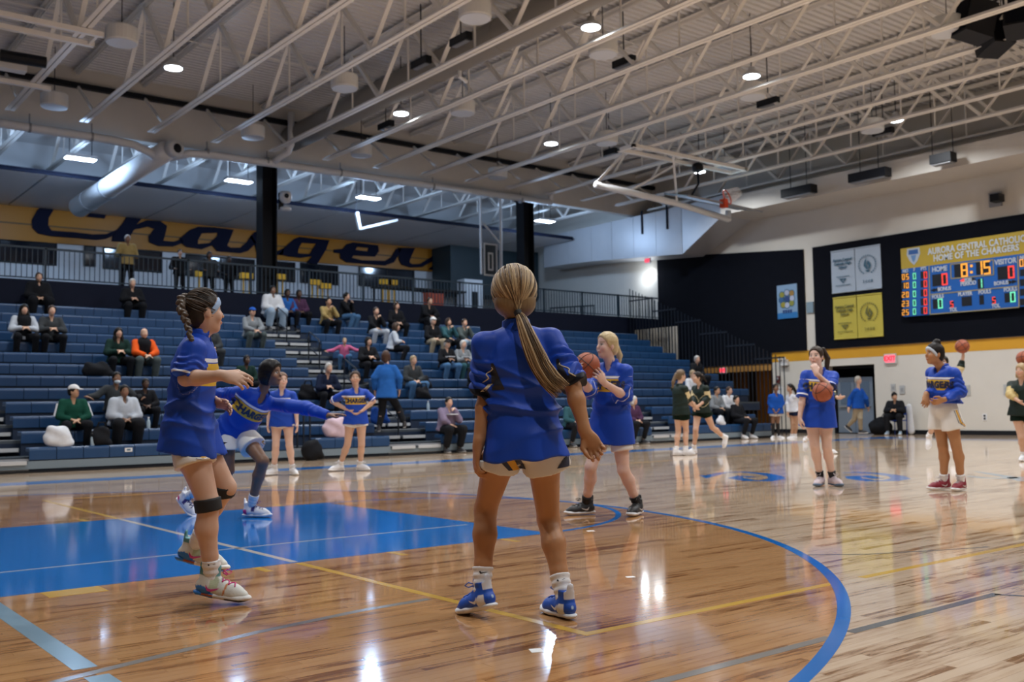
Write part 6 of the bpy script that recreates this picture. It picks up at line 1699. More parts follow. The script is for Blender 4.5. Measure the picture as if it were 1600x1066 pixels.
# ---------------------------------------------------------------- player in profile adjusting her waistband
D = 11.35
J = pose(D, {'pel': (1474, 638, 0), 'neck': (1473, 574, .0), 'head': (1460, 553, -.02),
  'elL': (1500, 612, -.18), 'wrL': (1474, 625, -.30), 'hdL': (1461, 629, -.32), 'elR': (1461, 608, .12), 'wrR': (1447, 617, -.04), 'hdR': (1446, 628, -.08),
  'knR': (1473, 697, .02), 'anR': (1475, 751, .08), 'toR': ('a', -80), 'knL': (1494, 697, -.08), 'anL': (1502, 755, -.03), 'toL': ('a', -50)}, -66, -84, -8, auto='RL')
J['pnL'] = CF*.5+ZV*.3; J['pnR'] = FH
figure(J, {'label': 'player in profile with a hair bun and red shoes adjusting her waistband', 'h': .0085, 'skin': 'tan', 'hairc': (.012, .009, .008), 'seed': 8,
  'top': {'m': J_LONG, 'hem': -.06, 'sleeve': 1.92, 'bulk': .026, 'wrinkle': .008, 'text': 'CHARGERS', 'flat': .82}, 'bottom': {'m': SHORTW, 'end': .55, 'flare': .125, 'stripe': True, 'wrinkle': .003},
  'sock': (SOCKW, .78), 'shoe': {'upper': (.22, .010, .025), 'sole': (.68, .66, .66), 'lace': (.6, .58, .6), 'swoosh': (.66, .62, .62), 'h': .0085},
  'hair': {'n': 'blackbun', 's': 'bun', 'c': (.012, .009, .008), 'vol': .010, 'line': .030, 'nape': -.08, 'bun': (0, -.035, .128), 'band': (.55, .62, .72)}})
limb_report('P2', J)

# ---------------------------------------------------------------- two players by the far sideline
D = 15.75
J = pose(D, {'pel': (441, 651, 0), 'neck': (441, 611, 0), 'head': (441, 594, -.02), 'elL': (462, 636, 0), 'wrL': (464, 660, -.05), 'elR': (421, 636, 0), 'wrR': (419, 660, -.05),
  'knR': (431, 696, -.04), 'anR': (428, 733, .03), 'toR': ('a', -30), 'knL': (452, 696, -.04), 'anL': (457, 733, .03), 'toL': ('a', 30)}, 5, 30, auto='RL')
figure(J, {'label': 'standing player in blue half hidden behind the lunging player', 'h': .011, 'skin': 'fair', 'hairc': (.2, .1, .05), 'top': {'m': J_FRONT, 'hem': .15, 'sleeve': .98, 'bulk': .02, 'wrinkle': .005}, 'bottom': {'m': SHORTW, 'end': .36}, 'sock': (SOCKW, .8), 'shoe': dict(WSH, h=.011),
  'hair': {'n': 'auburn', 's': 'tied', 'c': (.14, .07, .035)}}); limb_report('W1', J)
D = 16.1
J = pose(D, {'pel': (556, 650, 0), 'neck': (556, 608, 0), 'head': (555, 591, -.02), 'elL': (584, 627, .04), 'wrL': (567, 641, -.08), 'hdL': (560, 646, -.12), 'elR': (519, 627, .06), 'wrR': (545, 642, -.10), 'hdR': (554, 648, -.13),
  'knR': (543, 695, -.04), 'anR': (531, 727, .03), 'toR': ('a', -50), 'knL': (565, 695, -.04), 'anL': (563, 727, .03), 'toL': ('a', 55)}, 18, 10, auto='RL')
figure(J, {'label': 'player in blue standing with hands on hips by the far sideline', 'h': .011, 'skin': 'light', 'hairc': (.05, .03, .02), 'top': {'m': J_FRONT, 'hem': .13, 'sleeve': .95, 'bulk': .02, 'wrinkle': .005, 'text': 'CHARGERS'}, 'bottom': {'m': SHORTW, 'end': .36}, 'sock': (SOCKW, .8), 'shoe': dict(WSH, h=.011),
  'hair': {'n': 'dkbrown2', 's': 'tied', 'c': (.05, .03, .02)}}); limb_report('W2', J)

# ---------------------------------------------------------------- visiting players in green
GREEN = (.004, .014, .010); PALE = (.62, .52, .30)
J_GREEN = jersey_mat('jersey_green', GREEN, cuff=(PALE, .12, .52), rough=.55)
J_GREEN2 = jersey_mat('jersey_green_tan', GREEN, cuff=((.50, .38, .16), .2, 1.1), rough=.55)
GSH = cloth('green_shorts', (.004, .013, .009))
def green(label, D, j, fwd, head, hair=None, skin='light', jm=None, auto=None, **k):
    J = pose(D, j, fwd, head, auto=auto); sp = {'label': label, 'h': .0125, 'skin': skin, 'hairc': hair['c'], 'top': {'m': jm or J_GREEN, 'hem': .10, 'sleeve': 1.6, 'bulk': .015, 'wrinkle': .005}, 'bottom': {'m': GSH, 'end': .42}, 'sock': (SOCKW, .76), 'shoe': dict(WSH, h=.0125), 'hair': hair}
    sp.update(k); figure(J, sp); limb_report(label[:12], J)
D = 19.5
green('visiting player in green seen from behind with a brown ponytail', D, {'pel': (1064, 640, 0), 'neck': (1061, 602, 0), 'head': (1064, 587, .03), 'elR': (1074, 620, -.02), 'wrR': (1083, 631, .1), 'elL': (1068, 624, .25), 'wrL': (1082, 634, .3),
  'knR': (1072, 674, .1), 'anR': (1072, 704, .0), 'toR': ('a', 110), 'knL': (1060, 675, .08), 'anL': (1057, 705, .0), 'toL': ('a', 100)}, 128, 110, auto='RL',hair=
  {'n': 'brownpony', 's': 'tied', 'c': (.12, .075, .035), 'tail': [px(1056, 585, D-.05), px(1052, 597, D-.08), px(1051, 606, D-.08)], 'tr': [.03, .035, .015]})
D = 20.0
green('visiting player in green striding with one leg kicked back', D, {'pel': (1096, 637, 0), 'neck': (1094, 602, 0), 'head': (1089, 590, -.03), 'elL': (1106, 622, -.1), 'wrL': (1092, 634, -.25), 'elR': (1084, 622, .05), 'wrR': (1084, 636, -.2),
  'knR': (1087, 671, -.1), 'anR': (1084, 702, .1), 'toR': ('a', -60), 'knL': (1113, 668, .05), 'anL': (1132, 684, .3), 'toL': ('a', -50, 60)}, -50, -70, auto='R',hair=
  {'n': 'blackpony', 's': 'tied', 'c': (.015, .01, .008), 'tail': [px(1098, 588, D+.08), px(1103, 596, D+.08)], 'tr': [.03, .02]})
D = 17.0
green('visiting player in green shooting one-handed behind the red-shoed player', D, {'pel': (1473, 622, 0), 'neck': (1478, 583, 0), 'head': (1474, 567, 0), 'elL': (1501, 574, -.05), 'wrL': (1505, 556, -.05), 'hdL': (1505, 545, -.06), 'elR': (1456, 598, -.1), 'wrR': (1462, 612, -.25),
  'knL': (1486, 657, 0), 'anL': (1488, 690, .1), 'toL': ('a', -30, 30), 'knR': (1462, 655, -.1), 'anR': (1451, 684, .1), 'toR': ('a', -40, 50)}, -20, -40, hair={'n': 'blk3', 's': 'tied', 'c': (.015, .01, .008)})
ball(px(1503.5, 541.5, D-.1), .118, 'basketball on a raised hand behind the waistband player', (1, .2, .5))
D = 16.2
green('blonde visiting player in green cut by the right picture edge', D, {'pel': (1596, 640, 0), 'neck': (1596, 595, 0), 'head': (1596, 579, -.03), 'elR': (1578, 617, -.05), 'wrR': (1592, 627, -.2), 'elL': (1617, 615, 0), 'wrL': (1625, 590, -.1),
  'knR': (1596, 683, -.04), 'anR': (1599, 712, .05), 'toR': ('a', -40), 'knL': (1612, 680, 0), 'anL': (1618, 711, .1), 'toL': ('a', -20)}, -35, -60, auto='RL', hair={'n': 'sandy', 's': 'bob', 'c': (.35, .24, .12)}, jm=J_GREEN2)
ball(px(1600, 560, D-.1), .118, 'basketball at the right picture edge above the blonde visitor', (.1, .2, .9))
D = 19.0
green('visiting player in green running behind the finger-at-lips player', D, {'pel': (1284, 636, 0), 'neck': (1291, 600, 0), 'head': (1290, 586, 0), 'elL': (1303, 618, -.05), 'wrL': (1310, 622, -.25), 'hdL': (1315, 621, -.3), 'elR': (1272, 618, .1), 'wrR': (1268, 632, .0),
  'knL': (1296, 663, -.2), 'anL': (1291, 702, .05), 'toL': ('a', 60), 'knR': (1280, 668, .05), 'anR': (1258, 689, .25), 'toR': ('a', -20, 60)}, 40, 60, auto='L', hair={'n': 'blk4', 's': 'tied', 'c': (.015, .01, .008)})

# ---------------------------------------------------------------- people standing at the far wall
D = 30.6
J = pose(D, {'pel': (1341, 634, 0), 'neck': (1341, 608, 0), 'head': (1341, 594, -.03), 'elR': (1328, 624, .05), 'wrR': (1326, 637, -.05), 'elL': (1353, 623, -.05), 'wrL': (1356, 636, .1),
  'knL': (1344, 654, -.1), 'anL': (1345, 673, .0), 'toL': ('a', 70), 'knR': (1335, 655, .05), 'anR': (1325, 666, .3), 'toR': ('a', 50, 40)}, 35, 60)
figure(J, {'label': 'walking man in a blue pullover and khaki trousers by the doors', 'h': .017, 'skin': 'light', 'k': 1.03, 'top': {'m': cloth('royal', (.01, .07, .34)), 'hem': .08, 'sleeve': 1.95, 'bulk': .04, 'name': 'pullover'}, 'bottom': {'m': cloth('khaki', (.33, .28, .20)), 'end': 1.92}, 'shoe': {'upper': (.02, .02, .025), 'sole': (.6, .6, .6), 'h': .016}, 'hair': {'n': 'grey', 's': 'short', 'c': (.35, .32, .28)}}); limb_report('man', J)
D = 29.0
J = pose(D, {'pel': (1212, 640, 0), 'neck': (1212, 617, 0), 'head': (1212, 606, -.03), 'elR': (1203, 630, 0), 'wrR': (1208, 640, -.15), 'elL': (1222, 630, 0), 'wrL': (1217, 640, -.15),
  'knL': (1215, 660, 0), 'anL': (1217, 682, .05), 'toL': ('a', 40), 'knR': (1208, 660, 0), 'anR': (1208, 682, .05), 'toR': ('a', -30)}, 10, 15)
figure(J, {'label': 'person in a blue coat standing at the dark wall corner', 'h': .017, 'skin': 'brown', 'top': {'m': cloth('royal', (.01, .07, .34)), 'hem': .12, 'sleeve': 1.9, 'bulk': .05, 'name': 'coat'}, 'bottom': {'m': SHORTW, 'end': .5}, 'sock': (SOCKB, .05), 'shoe': dict(WSH, h=.016), 'hair': {'n': 'blk5', 's': 'short', 'c': (.01, .008, .007)}}); limb_report('coat', J)
D = 29.0
J = pose(D, {'pel': (1240, 642, 0), 'neck': (1236, 617, 0), 'head': (1234, 606, -.03), 'elR': (1230, 632, 0), 'wrR': (1231, 645, -.1), 'elL': (1246, 632, .1), 'wrL': (1243, 645, .0),
  'knL': (1244, 662, 0), 'anL': (1242, 682, .05), 'toL': ('a', -70), 'knR': (1238, 662, 0), 'anR': (1237, 682, .05), 'toR': ('a', -60)}, -70, -80)
figure(J, {'label': 'girl in a white long-sleeved top with a black ponytail by the wall', 'h': .017, 'skin': 'mid', 'top': {'m': cloth('offwhite', (.62, .64, .68)), 'hem': .02, 'sleeve': 1.95, 'bulk': .02, 'name': 'sweatshirt'}, 'bottom': {'m': cloth('navyshort', (.015, .02, .05)), 'end': .35}, 'sock': (SOCKW, .8), 'shoe': dict(WSH, h=.016),
  'hair': {'n': 'blk6', 's': 'tied', 'c': (.01, .008, .007), 'tail': [px(1239, 604, D+.05), px(1244, 614, D+.08), px(1245, 624, D+.08)], 'tr': [.04, .045, .02]}})

# ---------------------------------------------------------------- seated figures
def seated(X, Y, Z, yaw=0.0, foot=None, lean=.06, arms='lap', headyaw=0.0, hpitch=-6, kneedx=.10, k=1.0, ankle_back=.0):
    f = np.array((math.sin(math.radians(yaw)), -math.cos(math.radians(yaw)), 0)); l = np.cross(ZV, f); pel = np.array((X, Y, Z+.095*k))
    J = {'pel': pel, 'neck': pel+f*lean+ZV*.46*k, 'fwd': f}; J['head'] = J['neck']+f*(.03+lean*.25)+ZV*.165*k
    a = math.radians(yaw+headyaw); p = math.radians(hpitch); J['hf'] = np.array((math.sin(a)*math.cos(p), -math.cos(a)*math.cos(p), math.sin(p)))
    fz = Z-.43 if foot is None else foot
    u = nrm(J['neck']-pel)
    for s, q in (('L', 1), ('R', -1)):
        J['sh'+s] = J['neck']+l*q*.175*k-u*.04; J['hip'+s] = pel+l*q*.085*k
        kn = pel+f*.42*k+l*q*(.085+kneedx)*k+ZV*.02; J['kn'+s] = kn
        an = np.array((kn[0], kn[1], fz+.095))-f*(.06+ankle_back); J['an'+s] = an; J['to'+s] = an+f*.19*k-ZV*.085+l*q*.02
        if arms == 'lap': el = J['sh'+s]+l*q*.07-ZV*.25*k+f*.06; wr = pel+f*.27*k+l*q*.05+ZV*.10
        elif arms == 'phone': el = J['sh'+s]+l*q*.08-ZV*.24*k+f*.08; wr = pel+f*.27*k+l*q*.035+ZV*.22
        elif arms == 'chin': el = J['sh'+s]+l*q*.03-ZV*.20*k+f*.16; wr = J['head']+f*.14-ZV*.14+l*q*.04 if s == 'L' else pel+f*.26+l*q*.06+ZV*.12
        elif arms == 'knees': el = J['sh'+s]+l*q*.05-ZV*.22*k+f*.15; wr = pel+f*.40+l*q*.03+ZV*.12
        elif arms == 'out': el = J['sh'+s]+l*q*.18-ZV*.14*k; wr = el+l*q*.2+f*.05-ZV*.02
        J['el'+s] = el; J['wr'+s] = wr; J['hd'+s] = wr+nrm(f*.5-l*q*.6-ZV*.2)*.17; J['pn'+s] = -ZV*.8-f*.2
    return J
CL = {'black': cloth('black', (.010, .011, .014)), 'navy': cloth('navy', (.010, .016, .04)), 'grey': cloth('grey', (.20, .22, .24)), 'lgrey': cloth('lgrey', (.42, .46, .52)), 'white': cloth('white', (.62, .64, .68)), 'green': cloth('green', (.008, .06, .04)), 'dgreen': cloth('dgreen', (.010, .03, .025)),
  'orange': cloth('orange', (.62, .085, .012)), 'pink': cloth('pink', (.50, .12, .24)), 'tan': cloth('tan', (.34, .25, .10)), 'jean': cloth('jean', (.06, .14, .27)), 'ljean': cloth('ljean', (.30, .40, .52)), 'plaid': cloth('plaid', (.20, .16, .24)), 'teal': cloth('teal', (.03, .09, .11)), 'blue': cloth('blue', (.02, .11, .38)), 'khaki': cloth('khaki', (.33, .28, .20)), 'purple': cloth('purple', (.07, .03, .07)), 'oliveg': cloth('oliveg', (.07, .09, .09)), 'charcoal': cloth('charcoal', (.04, .045, .05))}
DK = (.010, .008, .007); BRN = (.05, .03, .02); GRY = (.4, .38, .36); BLD = (.30, .22, .12)
def spectator(hx, hy, label, top, bottom, skin='light', hair=('short', DK), arms='lap', yaw=0.0, headyaw=0.0, row=None, k=1.0, bulk=.0, cap=None, shoe=(.03, .03, .035), lean=.08, hood=False, dy=0.0, **kw):
    best = None
    for i in ([row] if row is not None else range(NR)):
        p = at(hx, hy, Y=RY(i)+.10+dy); e = abs(p[2]-(RZ(i)+.72*k))
        if best is None or e < best[0]: best = (e, i, p[0])
    i, X = best[1], best[2]
    J = seated(X, RY(i)+.17+dy, RZ(i)-.01, yaw, RZ(i)-.43, lean, arms, headyaw, k=k, ankle_back=.10+(.43-.43*k)*.3)
    sp = {'label': label, 'h': .022, 'k': k, 'skin': skin, 'bulk': bulk, 'base': RZ(i), 'group': 'spectators on the bleachers', 'hairc': hair[1] if hair else (.2, .15, .1),
      'top': {'m': CL[top], 'hem': .02, 'sleeve': 1.9, 'bulk': .035, 'name': 'jacket', 'hood': hood, 'wrinkle': .005}, 'bottom': {'m': CL[bottom], 'end': 1.9, 'bulk': .006, 'wrinkle': .003}, 'shoe': {'upper': shoe, 'sole': (.3, .3, .3) if shoe[0] < .1 else (.7, .7, .7), 'h': .016},
      'hair': {'n': 'sp%d' % int(hair[1][0]*1000), 's': hair[0], 'c': hair[1], 'vol': .012} if hair else None}
    if cap: sp['cap'] = {'m': cloth('cap_%s' % cap[0], cap[1]), 'brim': cap[2] if len(cap) > 2 else True}
    sp.update(kw)
    return figure(J, sp), J
WHS = (.62, .62, .64)
SPEC = [
 (37, 481, 'woman in a grey top and dark vest at the far left', 'lgrey', 'black', dict(hair=('long', DK), arms='phone', shoe=WHS)),
 (80, 482, 'man in a dark plaid shirt beside the woman in the grey top', 'charcoal', 'black', dict(hair=('short', BRN), arms='phone', shoe=WHS)),
 (184, 521, 'woman with long dark curls in dark green beside the orange-sleeved man', 'dgreen', 'black', dict(hair=('long', DK), arms='phone', shoe=WHS)),
 (224, 524, 'bald man in a black vest with orange sleeves', 'orange', 'oliveg', dict(hair=None, arms='knees', bulk=.02)),
 (114, 613, 'woman in a white cap and green jacket on the lowest rows', 'green', 'black', dict(hair=('tied', DK), arms='lap', headyaw=50, cap=('white', (.66, .66, .66)), skin='mid')),
 (181, 590, 'woman in a grey and black coat with her mask pulled down', 'charcoal', 'black', dict(hair=('tied', DK), skin='brown', mask=True, arms='out')),
 (193, 616, 'heavy person in a pale grey zipped jacket on the front rows', 'lgrey', 'black', dict(hair=('short', DK), skin='brown', bulk=.05)),
 (226, 598, 'dark-clad child with a bottle behind the braided player', 'black', 'black', dict(hair=('short', DK), skin='dark', k=.85)),
 (327, 508, 'dark-clad spectator hidden behind the head of the braided player', 'charcoal', 'charcoal', dict(hair=('short', BRN), shoe=WHS)),
 (384, 566, 'girl in green with pale yellow sleeves above the lunging player', 'dgreen', 'black', dict(hair=('short', DK), skin='dark', k=.9)),
 (393, 489, 'man in a grey hoodie and blue cap left of the aisle', 'grey', 'oliveg', dict(hair=('short', BRN), cap=('blue', (.02, .09, .40)), arms='knees', hood=True)),
 (425, 450, 'large man in a white sweater and pale jeans at the top of the aisle', 'white', 'ljean', dict(hair=('short', DK), skin='brown', bulk=.05, k=1.05)),
 (512, 470, 'person in a tan sweater covering the face near the top row', 'tan', 'black', dict(hair=('short', DK), skin='mid', arms='chin')),
 (537, 465, 'young man in black with blue jeans turned sideways near the top row', 'black', 'jean', dict(hair=('short', DK), yaw=40, arms='chin')),
 (586, 484, 'girl in black and pale yellow standing out above the grey-haired row', 'black', 'lgrey', dict(hair=('tied', BRN), arms='chin')),
 (614, 508, 'woman in a grey sweater turned right with shoulder-length hair', 'lgrey', 'black', dict(hair=('bob', BRN), yaw=55, arms='phone')),
 (618, 474, 'person in black near the top row behind the grey sweater woman', 'black', 'black', dict(hair=('bob', BRN), skin='light')),
 (540, 538, 'small blonde child in a pink coat stretching an arm', 'pink', 'jean', dict(hair=('short', BLD), k=.68, arms='out', yaw=-25)),
 (574, 528, 'woman in a long black coat looking down at her hands', 'black', 'black', dict(hair=('bob', DK), arms='phone', hpitch2=1)),
 (507, 573, 'man in a navy jacket bent over his phone by the aisle', 'navy', 'black', dict(hair=('short', GRY), arms='phone', lean=.2)),
 (644, 556, 'woman in a dark jacket and jeans right of the blue-coated back', 'charcoal', 'jean', dict(hair=('short', BLD), arms='lap', hood=True)),
 (666, 471, 'man in black leaning forward below the dark table', 'black', 'black', dict(hair=('short', BRN), arms='knees', lean=.2, bulk=.03)),
 (675, 497, 'man in a white cap and black coat with khaki trousers', 'black', 'khaki', dict(hair=('short', GRY), cap=('white', (.66, .66, .66)))),
 (699, 503, 'woman in a teal jacket holding her hands to her chin', 'teal', 'black', dict(hair=('bob', BRN), arms='chin')),
 (724, 509, 'woman in an olive coat left of the back-turned players shoulder', 'oliveg', 'ljean', dict(hair=('tied', BRN), arms='chin')),
 (697, 541, 'man in a black jacket and cap reading papers', 'black', 'jean', dict(hair=('short', GRY), cap=('black', (.012, .012, .015)), arms='phone')),
 (722, 543, 'white-haired woman in black and pale grey reading papers', 'grey', 'teal', dict(hair=('short', (.5, .48, .45)), arms='phone')),
 (743, 560, 'dark-coated person half hidden by the blue sleeve', 'black', 'black', dict(hair=('short', DK))),
 (699, 620, 'person in a purple plaid shirt eating on the low rows', 'plaid', 'black', dict(hair=('short', DK), arms='chin', bulk=.03)),
 (893, 640, 'person in teal behind the forearm of the back-turned player', 'teal', 'black', dict(hair=('short', GRY), row=0)),
 (988, 632, 'white-haired woman in a purple jacket behind the shooting player', 'purple', 'black', dict(hair=('bob', (.5, .48, .46)), headyaw=20, row=0)),
 (1087, 558, 'man in black high on the rows behind the green visitors', 'black', 'black', dict(hair=('short', GRY), bulk=.03)),
 (1080, 581, 'person in a white shirt behind the green visitors', 'white', 'navy', dict(hair=('short', (.3, .28, .25)))),
 (1118, 614, 'girl in a grey shirt sitting right of the green visitors', 'grey', 'black', dict(hair=('tied', DK), skin='mid', shoe=WHS)),
 (1137, 613, 'person in a white shirt on the right front rows', 'white', 'black', dict(hair=('short', BRN), shoe=WHS)),
 (1158, 632, 'person in black reclining on the right front rows', 'black', 'black', dict(hair=('short', DK), shoe=WHS, row=0, lean=-.1)),
]
for t in SPEC:
    kw = dict(t[5]); kw.pop('hpitch2', None)
    fig, Js = spectator(t[0], t[1], t[2], t[3], t[4], **kw)
    if 'orange sleeves' in t[2]:
        S = Shape(); S.chain([Js['neck']-ZV*.08+Js['fwd']*.03, Js['pel']+Js['fwd']*.04], [.17, .185], .02, Js['fwd'], .75); V_, F_ = S.mesh(.018); attach('vest', V_, F_, CL['black'], fig)
    if 'dark vest' in t[2]:
        S = Shape(); S.chain([Js['neck']-ZV*.08+Js['fwd']*.02, Js['pel']+Js['fwd']*.02], [.16, .185], .02, Js['fwd'], .72); V_, F_ = S.mesh(.018); attach('vest', V_, F_, CL['black'], fig)
    if 'green jacket' in t[2]:
        for s in 'LR':
            a_, b_, c_ = Js['sh'+s], Js['el'+s], Js['wr'+s]; l_ = np.cross(ZV, Js['fwd'])*(1 if s == 'L' else -1)
            MB().bar(a_+l_*.085-ZV*.02, b_+l_*.078, .03, .03).build('sleeve_stripe', CL['white'], fig)
    if 'papers' in t[2] or 'eating' in t[2]:
        p_ = (Js['wrL']+Js['wrR'])/2+ZV*.05
        tag(MB().box(p_, (.22, .16, .02)).build('paper', CL['white']), 'white papers held by the ' + ('black-capped man' if 'cap' in t[2] else 'white-haired woman' if 'white-haired' in t[2] else 'purple plaid person'), 'paper')
def standing(D, j, fwd, head, label, top, bottom, skin='light', hair=('short', DK), base=0.0, **kw):
    J = pose(D, j, fwd, head); sp = {'label': label, 'h': .021, 'skin': skin, 'base': base, 'hairc': hair[1], 'top': {'m': CL[top], 'hem': .10, 'sleeve': 1.9, 'bulk': .045, 'name': 'jacket', 'wrinkle': .005}, 'bottom': {'m': CL[bottom], 'end': 1.92, 'bulk': .008}, 'shoe': {'upper': (.03, .03, .035), 'sole': (.3, .3, .3), 'h': .016}, 'hair': {'n': 'st%d' % int(hair[1][0]*1000), 's': hair[0], 'c': hair[1]}}
    sp.update(kw); figure(J, sp); limb_report(label[:14], J)
# person in a bright blue coat climbing the aisle, seen from behind
D = 21.6
standing(D, {'pel': (604, 615, 0), 'neck': (605, 571, .05), 'head': (603, 556, .1), 'elL': (585, 590, 0), 'wrL': (586, 612, .1), 'elR': (624, 590, 0), 'wrR': (624, 610, .1),
  'knL': (597, 644, .1), 'anL': (592, 668, .0), 'toL': (592, 671, .22), 'knR': (622, 638, .25), 'anR': (632, 662, .1), 'toR': (633, 664, .33)}, 175, 175, 'person in a bright blue coat climbing the aisle, back turned', 'blue', 'black', hair=('bob', (.06, .03, .02)), base=.5)
# people on the concourse and top row edge
def mezz(hx, hy, Y, label, top, bottom, skin='light', hair=('short', DK), seat=None, **kw):
    zf = 4.30; p = at(hx, hy, Y=Y)
    kk = kw.pop('k', 1.0); zh = p[2]
    J = {}
    f = np.array((0, -1, 0)); pel = np.array((p[0], Y, zf+.90*kk)); J['pel'] = pel; J['neck'] = pel+(0, -.02, .50*kk); J['head'] = J['neck']+(0, -.03, .165*kk); J['fwd'] = f; J['hf'] = f
    for s, q in (('L', 1), ('R', -1)):
        l = np.array((1, 0, 0))*q
        J['sh'+s] = J['neck']+l*.175-ZV*.04; J['hip'+s] = pel+l*.085; J['kn'+s] = pel+l*.1-ZV*.42*kk+f*.03; J['an'+s] = pel+l*.11-ZV*(.90*kk-.095); J['to'+s] = J['an'+s]+f*.19-ZV*.085
        J['el'+s] = J['sh'+s]+l*.08-ZV*.27; J['wr'+s] = J['el'+s]+f*.2-l*.05-ZV*.05; J['hd'+s] = J['wr'+s]+f*.15; J['pn'+s] = -ZV
    sp = {'label': label, 'h': .02, 'k': kk, 'skin': skin, 'base': zf, 'hairc': hair[1], 'top': {'m': CL[top], 'hem': .10, 'sleeve': 1.9, 'bulk': .04, 'name': 'jacket'}, 'bottom': {'m': CL[bottom], 'end': 1.92}, 'shoe': {'upper': (.03, .03, .03), 'sole': (.3, .3, .3), 'h': .016}, 'hair': {'n': 'mz%d' % int(hair[1][0]*1000), 's': hair[0], 'c': hair[1]}}
    sp.update(kw); figure(J, sp)
mezz(198, 412, 19.75, 'person in tan with pale headwear standing behind the railing', 'tan', 'black', 'brown', k=.92, cap=None, hair=('short', (.5, .48, .46)))
mezz(326, 455, 20.6, 'dark figure with bushy hair behind the railing above the headband', 'charcoal', 'black', 'brown', ('bob', DK), k=.85)
mezz(357, 458, 20.8, 'dark figure right behind the railing left of the white sweater', 'black', 'black', 'dark', k=.82)
mezz(280, 450, 20.4, 'dark-clothed figure behind the railing near the orange reflection', 'black', 'black', 'light', k=.82)
for hx, hy, lab, top, bot, kw in ((60, 429, 'man in black sitting on the top row at far left', 'black', 'black', dict(hair=('short', BRN), bulk=.06)), (206, 436, 'white-haired man in black sitting on the top row', 'black', 'black', dict(hair=('short', (.5, .48, .46)), arms='phone', bulk=.03)), (466, 447, 'person in black and magenta standing at the top by the column', 'purple', 'black', dict(hair=('short', DK), skin='dark', row=12)), (448, 452, 'person in bright blue beside the large white sweater', 'blue', 'navy', dict(hair=('short', DK), skin='dark', row=12))):
    spectator(hx, hy, lab, top, bot, dy=.16, **dict(dict(row=12), **kw))
# woman sitting on a folding chair by the wall
def chair_blue(x, y, lab):
    e = empty('folding_chair', (x, y, 0), lab, 'chair'); c = mat('chair_blue', (.01, .05, .30), .4)
    MB().span(x-.22, x+.22, y-.21, y+.21, .42, .45).build('seat', c, e); MB().span(x+.20, x+.23, y-.22, y+.22, .60, .86).build('backrest', c, e)
    for dx in (-.2, .2):
        for dy in (-.2, .2): MB().cyl((x+dx, y+dy, 0), (x+dx, y+dy, .42 if dx < 0 else .86), .014, 8).build('leg', c, e)
p_ = at(1402, 672, X=28.9); chair_blue(28.9, p_[1], 'blue folding chair under the seated woman in black by the wall')
J = seated(28.86, p_[1], .45, -72, 0.0, .05, 'phone', 40, k=1.0)
figure(J, {'label': 'woman in black with a beanie sitting on a chair by the wall', 'h': .021, 'skin': 'mid', 'base': .45, 'top': {'m': CL['black'], 'hem': .03, 'sleeve': 1.9, 'bulk': .06, 'name': 'hoodie'}, 'bottom': {'m': CL['black'], 'end': 1.9, 'bulk': .02}, 'shoe': {'upper': (.3, .4, .5), 'sole': (.6, .6, .6), 'h': .016}, 'hair': {'n': 'ws', 's': 'tied', 'c': DK}, 'cap': {'m': CL['black'], 'brim': False}})
S = Shape(); S.chain([(29.1, p_[1]-.30, .85), (29.12, p_[1]-.33, .12)], [.09, .11], .03, (1, 0, 0), .5); V_, F_ = S.mesh(.02); o = empty('hung_jacket', (29.1, p_[1]-.4, .0), 'white jacket hung on the blue folding chair', 'jacket'); attach('cloth', V_, F_, CL['white'], o)
def bag(p, r, m, lab, name='bag', strap=True):
    S = Shape(); p = np.array(p, float); S.ell(p+(0, 0, r[2]*.9), r, np.eye(3), .0); S.ell(p+(r[0]*.3, 0, r[2]*1.45), np.array(r)*(.5, .6, .6), np.eye(3), r[2]*.3); S.ell(p+(-r[0]*.45, -.02, r[2]*1.25), np.array(r)*(.45, .5, .75), np.eye(3), r[2]*.2); S.ell(p+(r[0]*.7, 0, r[2]*.45), np.array(r)*(.5, .7, .45), np.eye(3), r[2]*.2); S.plane(p, (0, 0, -1), .02)
    S.warp(lambda P: .014*np.sin(15*P[:, 0]+3*np.sin(9*P[:, 2]))+.008*np.sin(17*P[:, 2]+P[:, 1]*12))
    V, F = S.mesh(max(.012, min(r)/8)); e = empty(name, p, lab, 'bag'); attach('body', V, F, m, e)
    if strap: MB().tube([p+(-r[0]*.5, -r[1]*.2, r[2]*1.7), p+(-r[0]*.3, -r[1]*.5, r[2]*2.5), p+(r[0]*.3, -r[1]*.5, r[2]*2.5), p+(r[0]*.5, -r[1]*.2, r[2]*1.8)], .015, 6).build('strap', m, e)
q_ = at(1376, 672, X=28.9); bag((28.9, q_[1], 0), (.32, .36, .26), CL['black'], 'black backpack on the floor beside the seated woman in black')
def on_row(x, y, i, dy=.1): p = at(x, y, Y=RY(i)+dy); return (p[0], RY(i)+dy, RZ(i)-.02)
bag(on_row(90, 692, 0, .14), (.23, .13, .19), CL['white'], 'white coat bundle on the front row left of the white cap woman', 'coat_bundle', False)
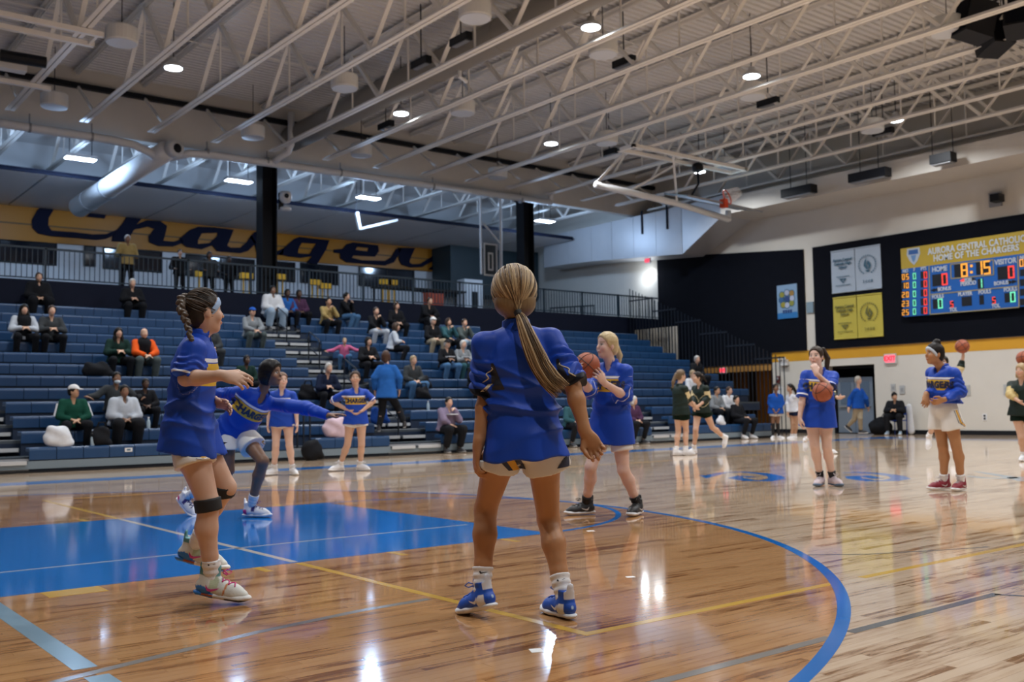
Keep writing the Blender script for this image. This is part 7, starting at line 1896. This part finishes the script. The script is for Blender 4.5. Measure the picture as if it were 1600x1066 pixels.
bag(on_row(157, 685, 0, .14), (.17, .14, .17), CL['black'], 'round black bag on the front row beside the pale grey jacket')
bag(on_row(150, 582, 5, .14), (.30, .14, .16), CL['black'], 'black coat heap left of the dark green curls woman', 'coat_heap', False)
bag(on_row(525, 668, 0, .14), (.30, .14, .22), cloth('pinkwhite', (.55, .42, .48)), 'pale pink jacket bundle behind the hands-on-hips player', 'coat_bundle', False)
bag(on_row(592, 675, 1, .14), (.22, .14, .18), cloth('royalbag', (.01, .05, .25)), 'dark blue jacket hanging over the row right of the hands-on-hips player', 'coat_bundle', False)
bag(on_row(660, 600, 3, .14), (.20, .14, .16), CL['black'], 'black bag on the row above the purple plaid person')
bag(on_row(662, 568, 4, .14), (.18, .14, .17), CL['black'], 'black bag at the feet of the jeans woman', 'bag', False)
bag(on_row(480, 585, 3, .14), (.22, .12, .18), CL['black'], 'black bag with a pale strap left of the navy jacket man')
bag(on_row(1125, 655, 0, .1), (.15, .10, .13), CL['white'], 'white plastic bag on the right front rows', 'plastic_bag', False)
p0 = at(482, 712, Y=10.6); bag((p0[0], 10.45, 0), (.20, .2, .2), CL['black'], 'black gym bag on the floor at the gap in the front row', 'bag', False)
def bottle(p, lab):
    e = empty('water_bottle', p, lab, 'bottle')
    MB().lathe(p, [(.034, 0), (.036, .02), (.036, .13), (.028, .17), (.014, .20), (.014, .215)], 12).build('body', mat('bottle_plastic', (.35, .45, .52), .15), e, True); MB().lathe(np.array(p)+(0, 0, .215), [(.017, 0), (.017, .022)], 10).build('lid', WHITEP, e)
for x, y, i, lab in ((145, 672, 0, 'clear water bottle beside the white cap woman'), (669, 640, 2, 'clear water bottle left of the purple plaid person'), (232, 660, 1, 'clear water bottle beside the pale grey jacket')):
    bottle(on_row(x, y, i, .1), lab)
e = empty('row_tag', on_row(201, 700, 0, 0), 'small white number plate on the front bleacher seat', 'plate'); p_ = at(201, 703, Y=RY(0)-.006)
MB().box(p_, (.13, .006, .07)).build('plate', WHITEP, e); MB().box(p_-(0, .004, 0), (.07, .004, .03)).build('print', INKB, e)
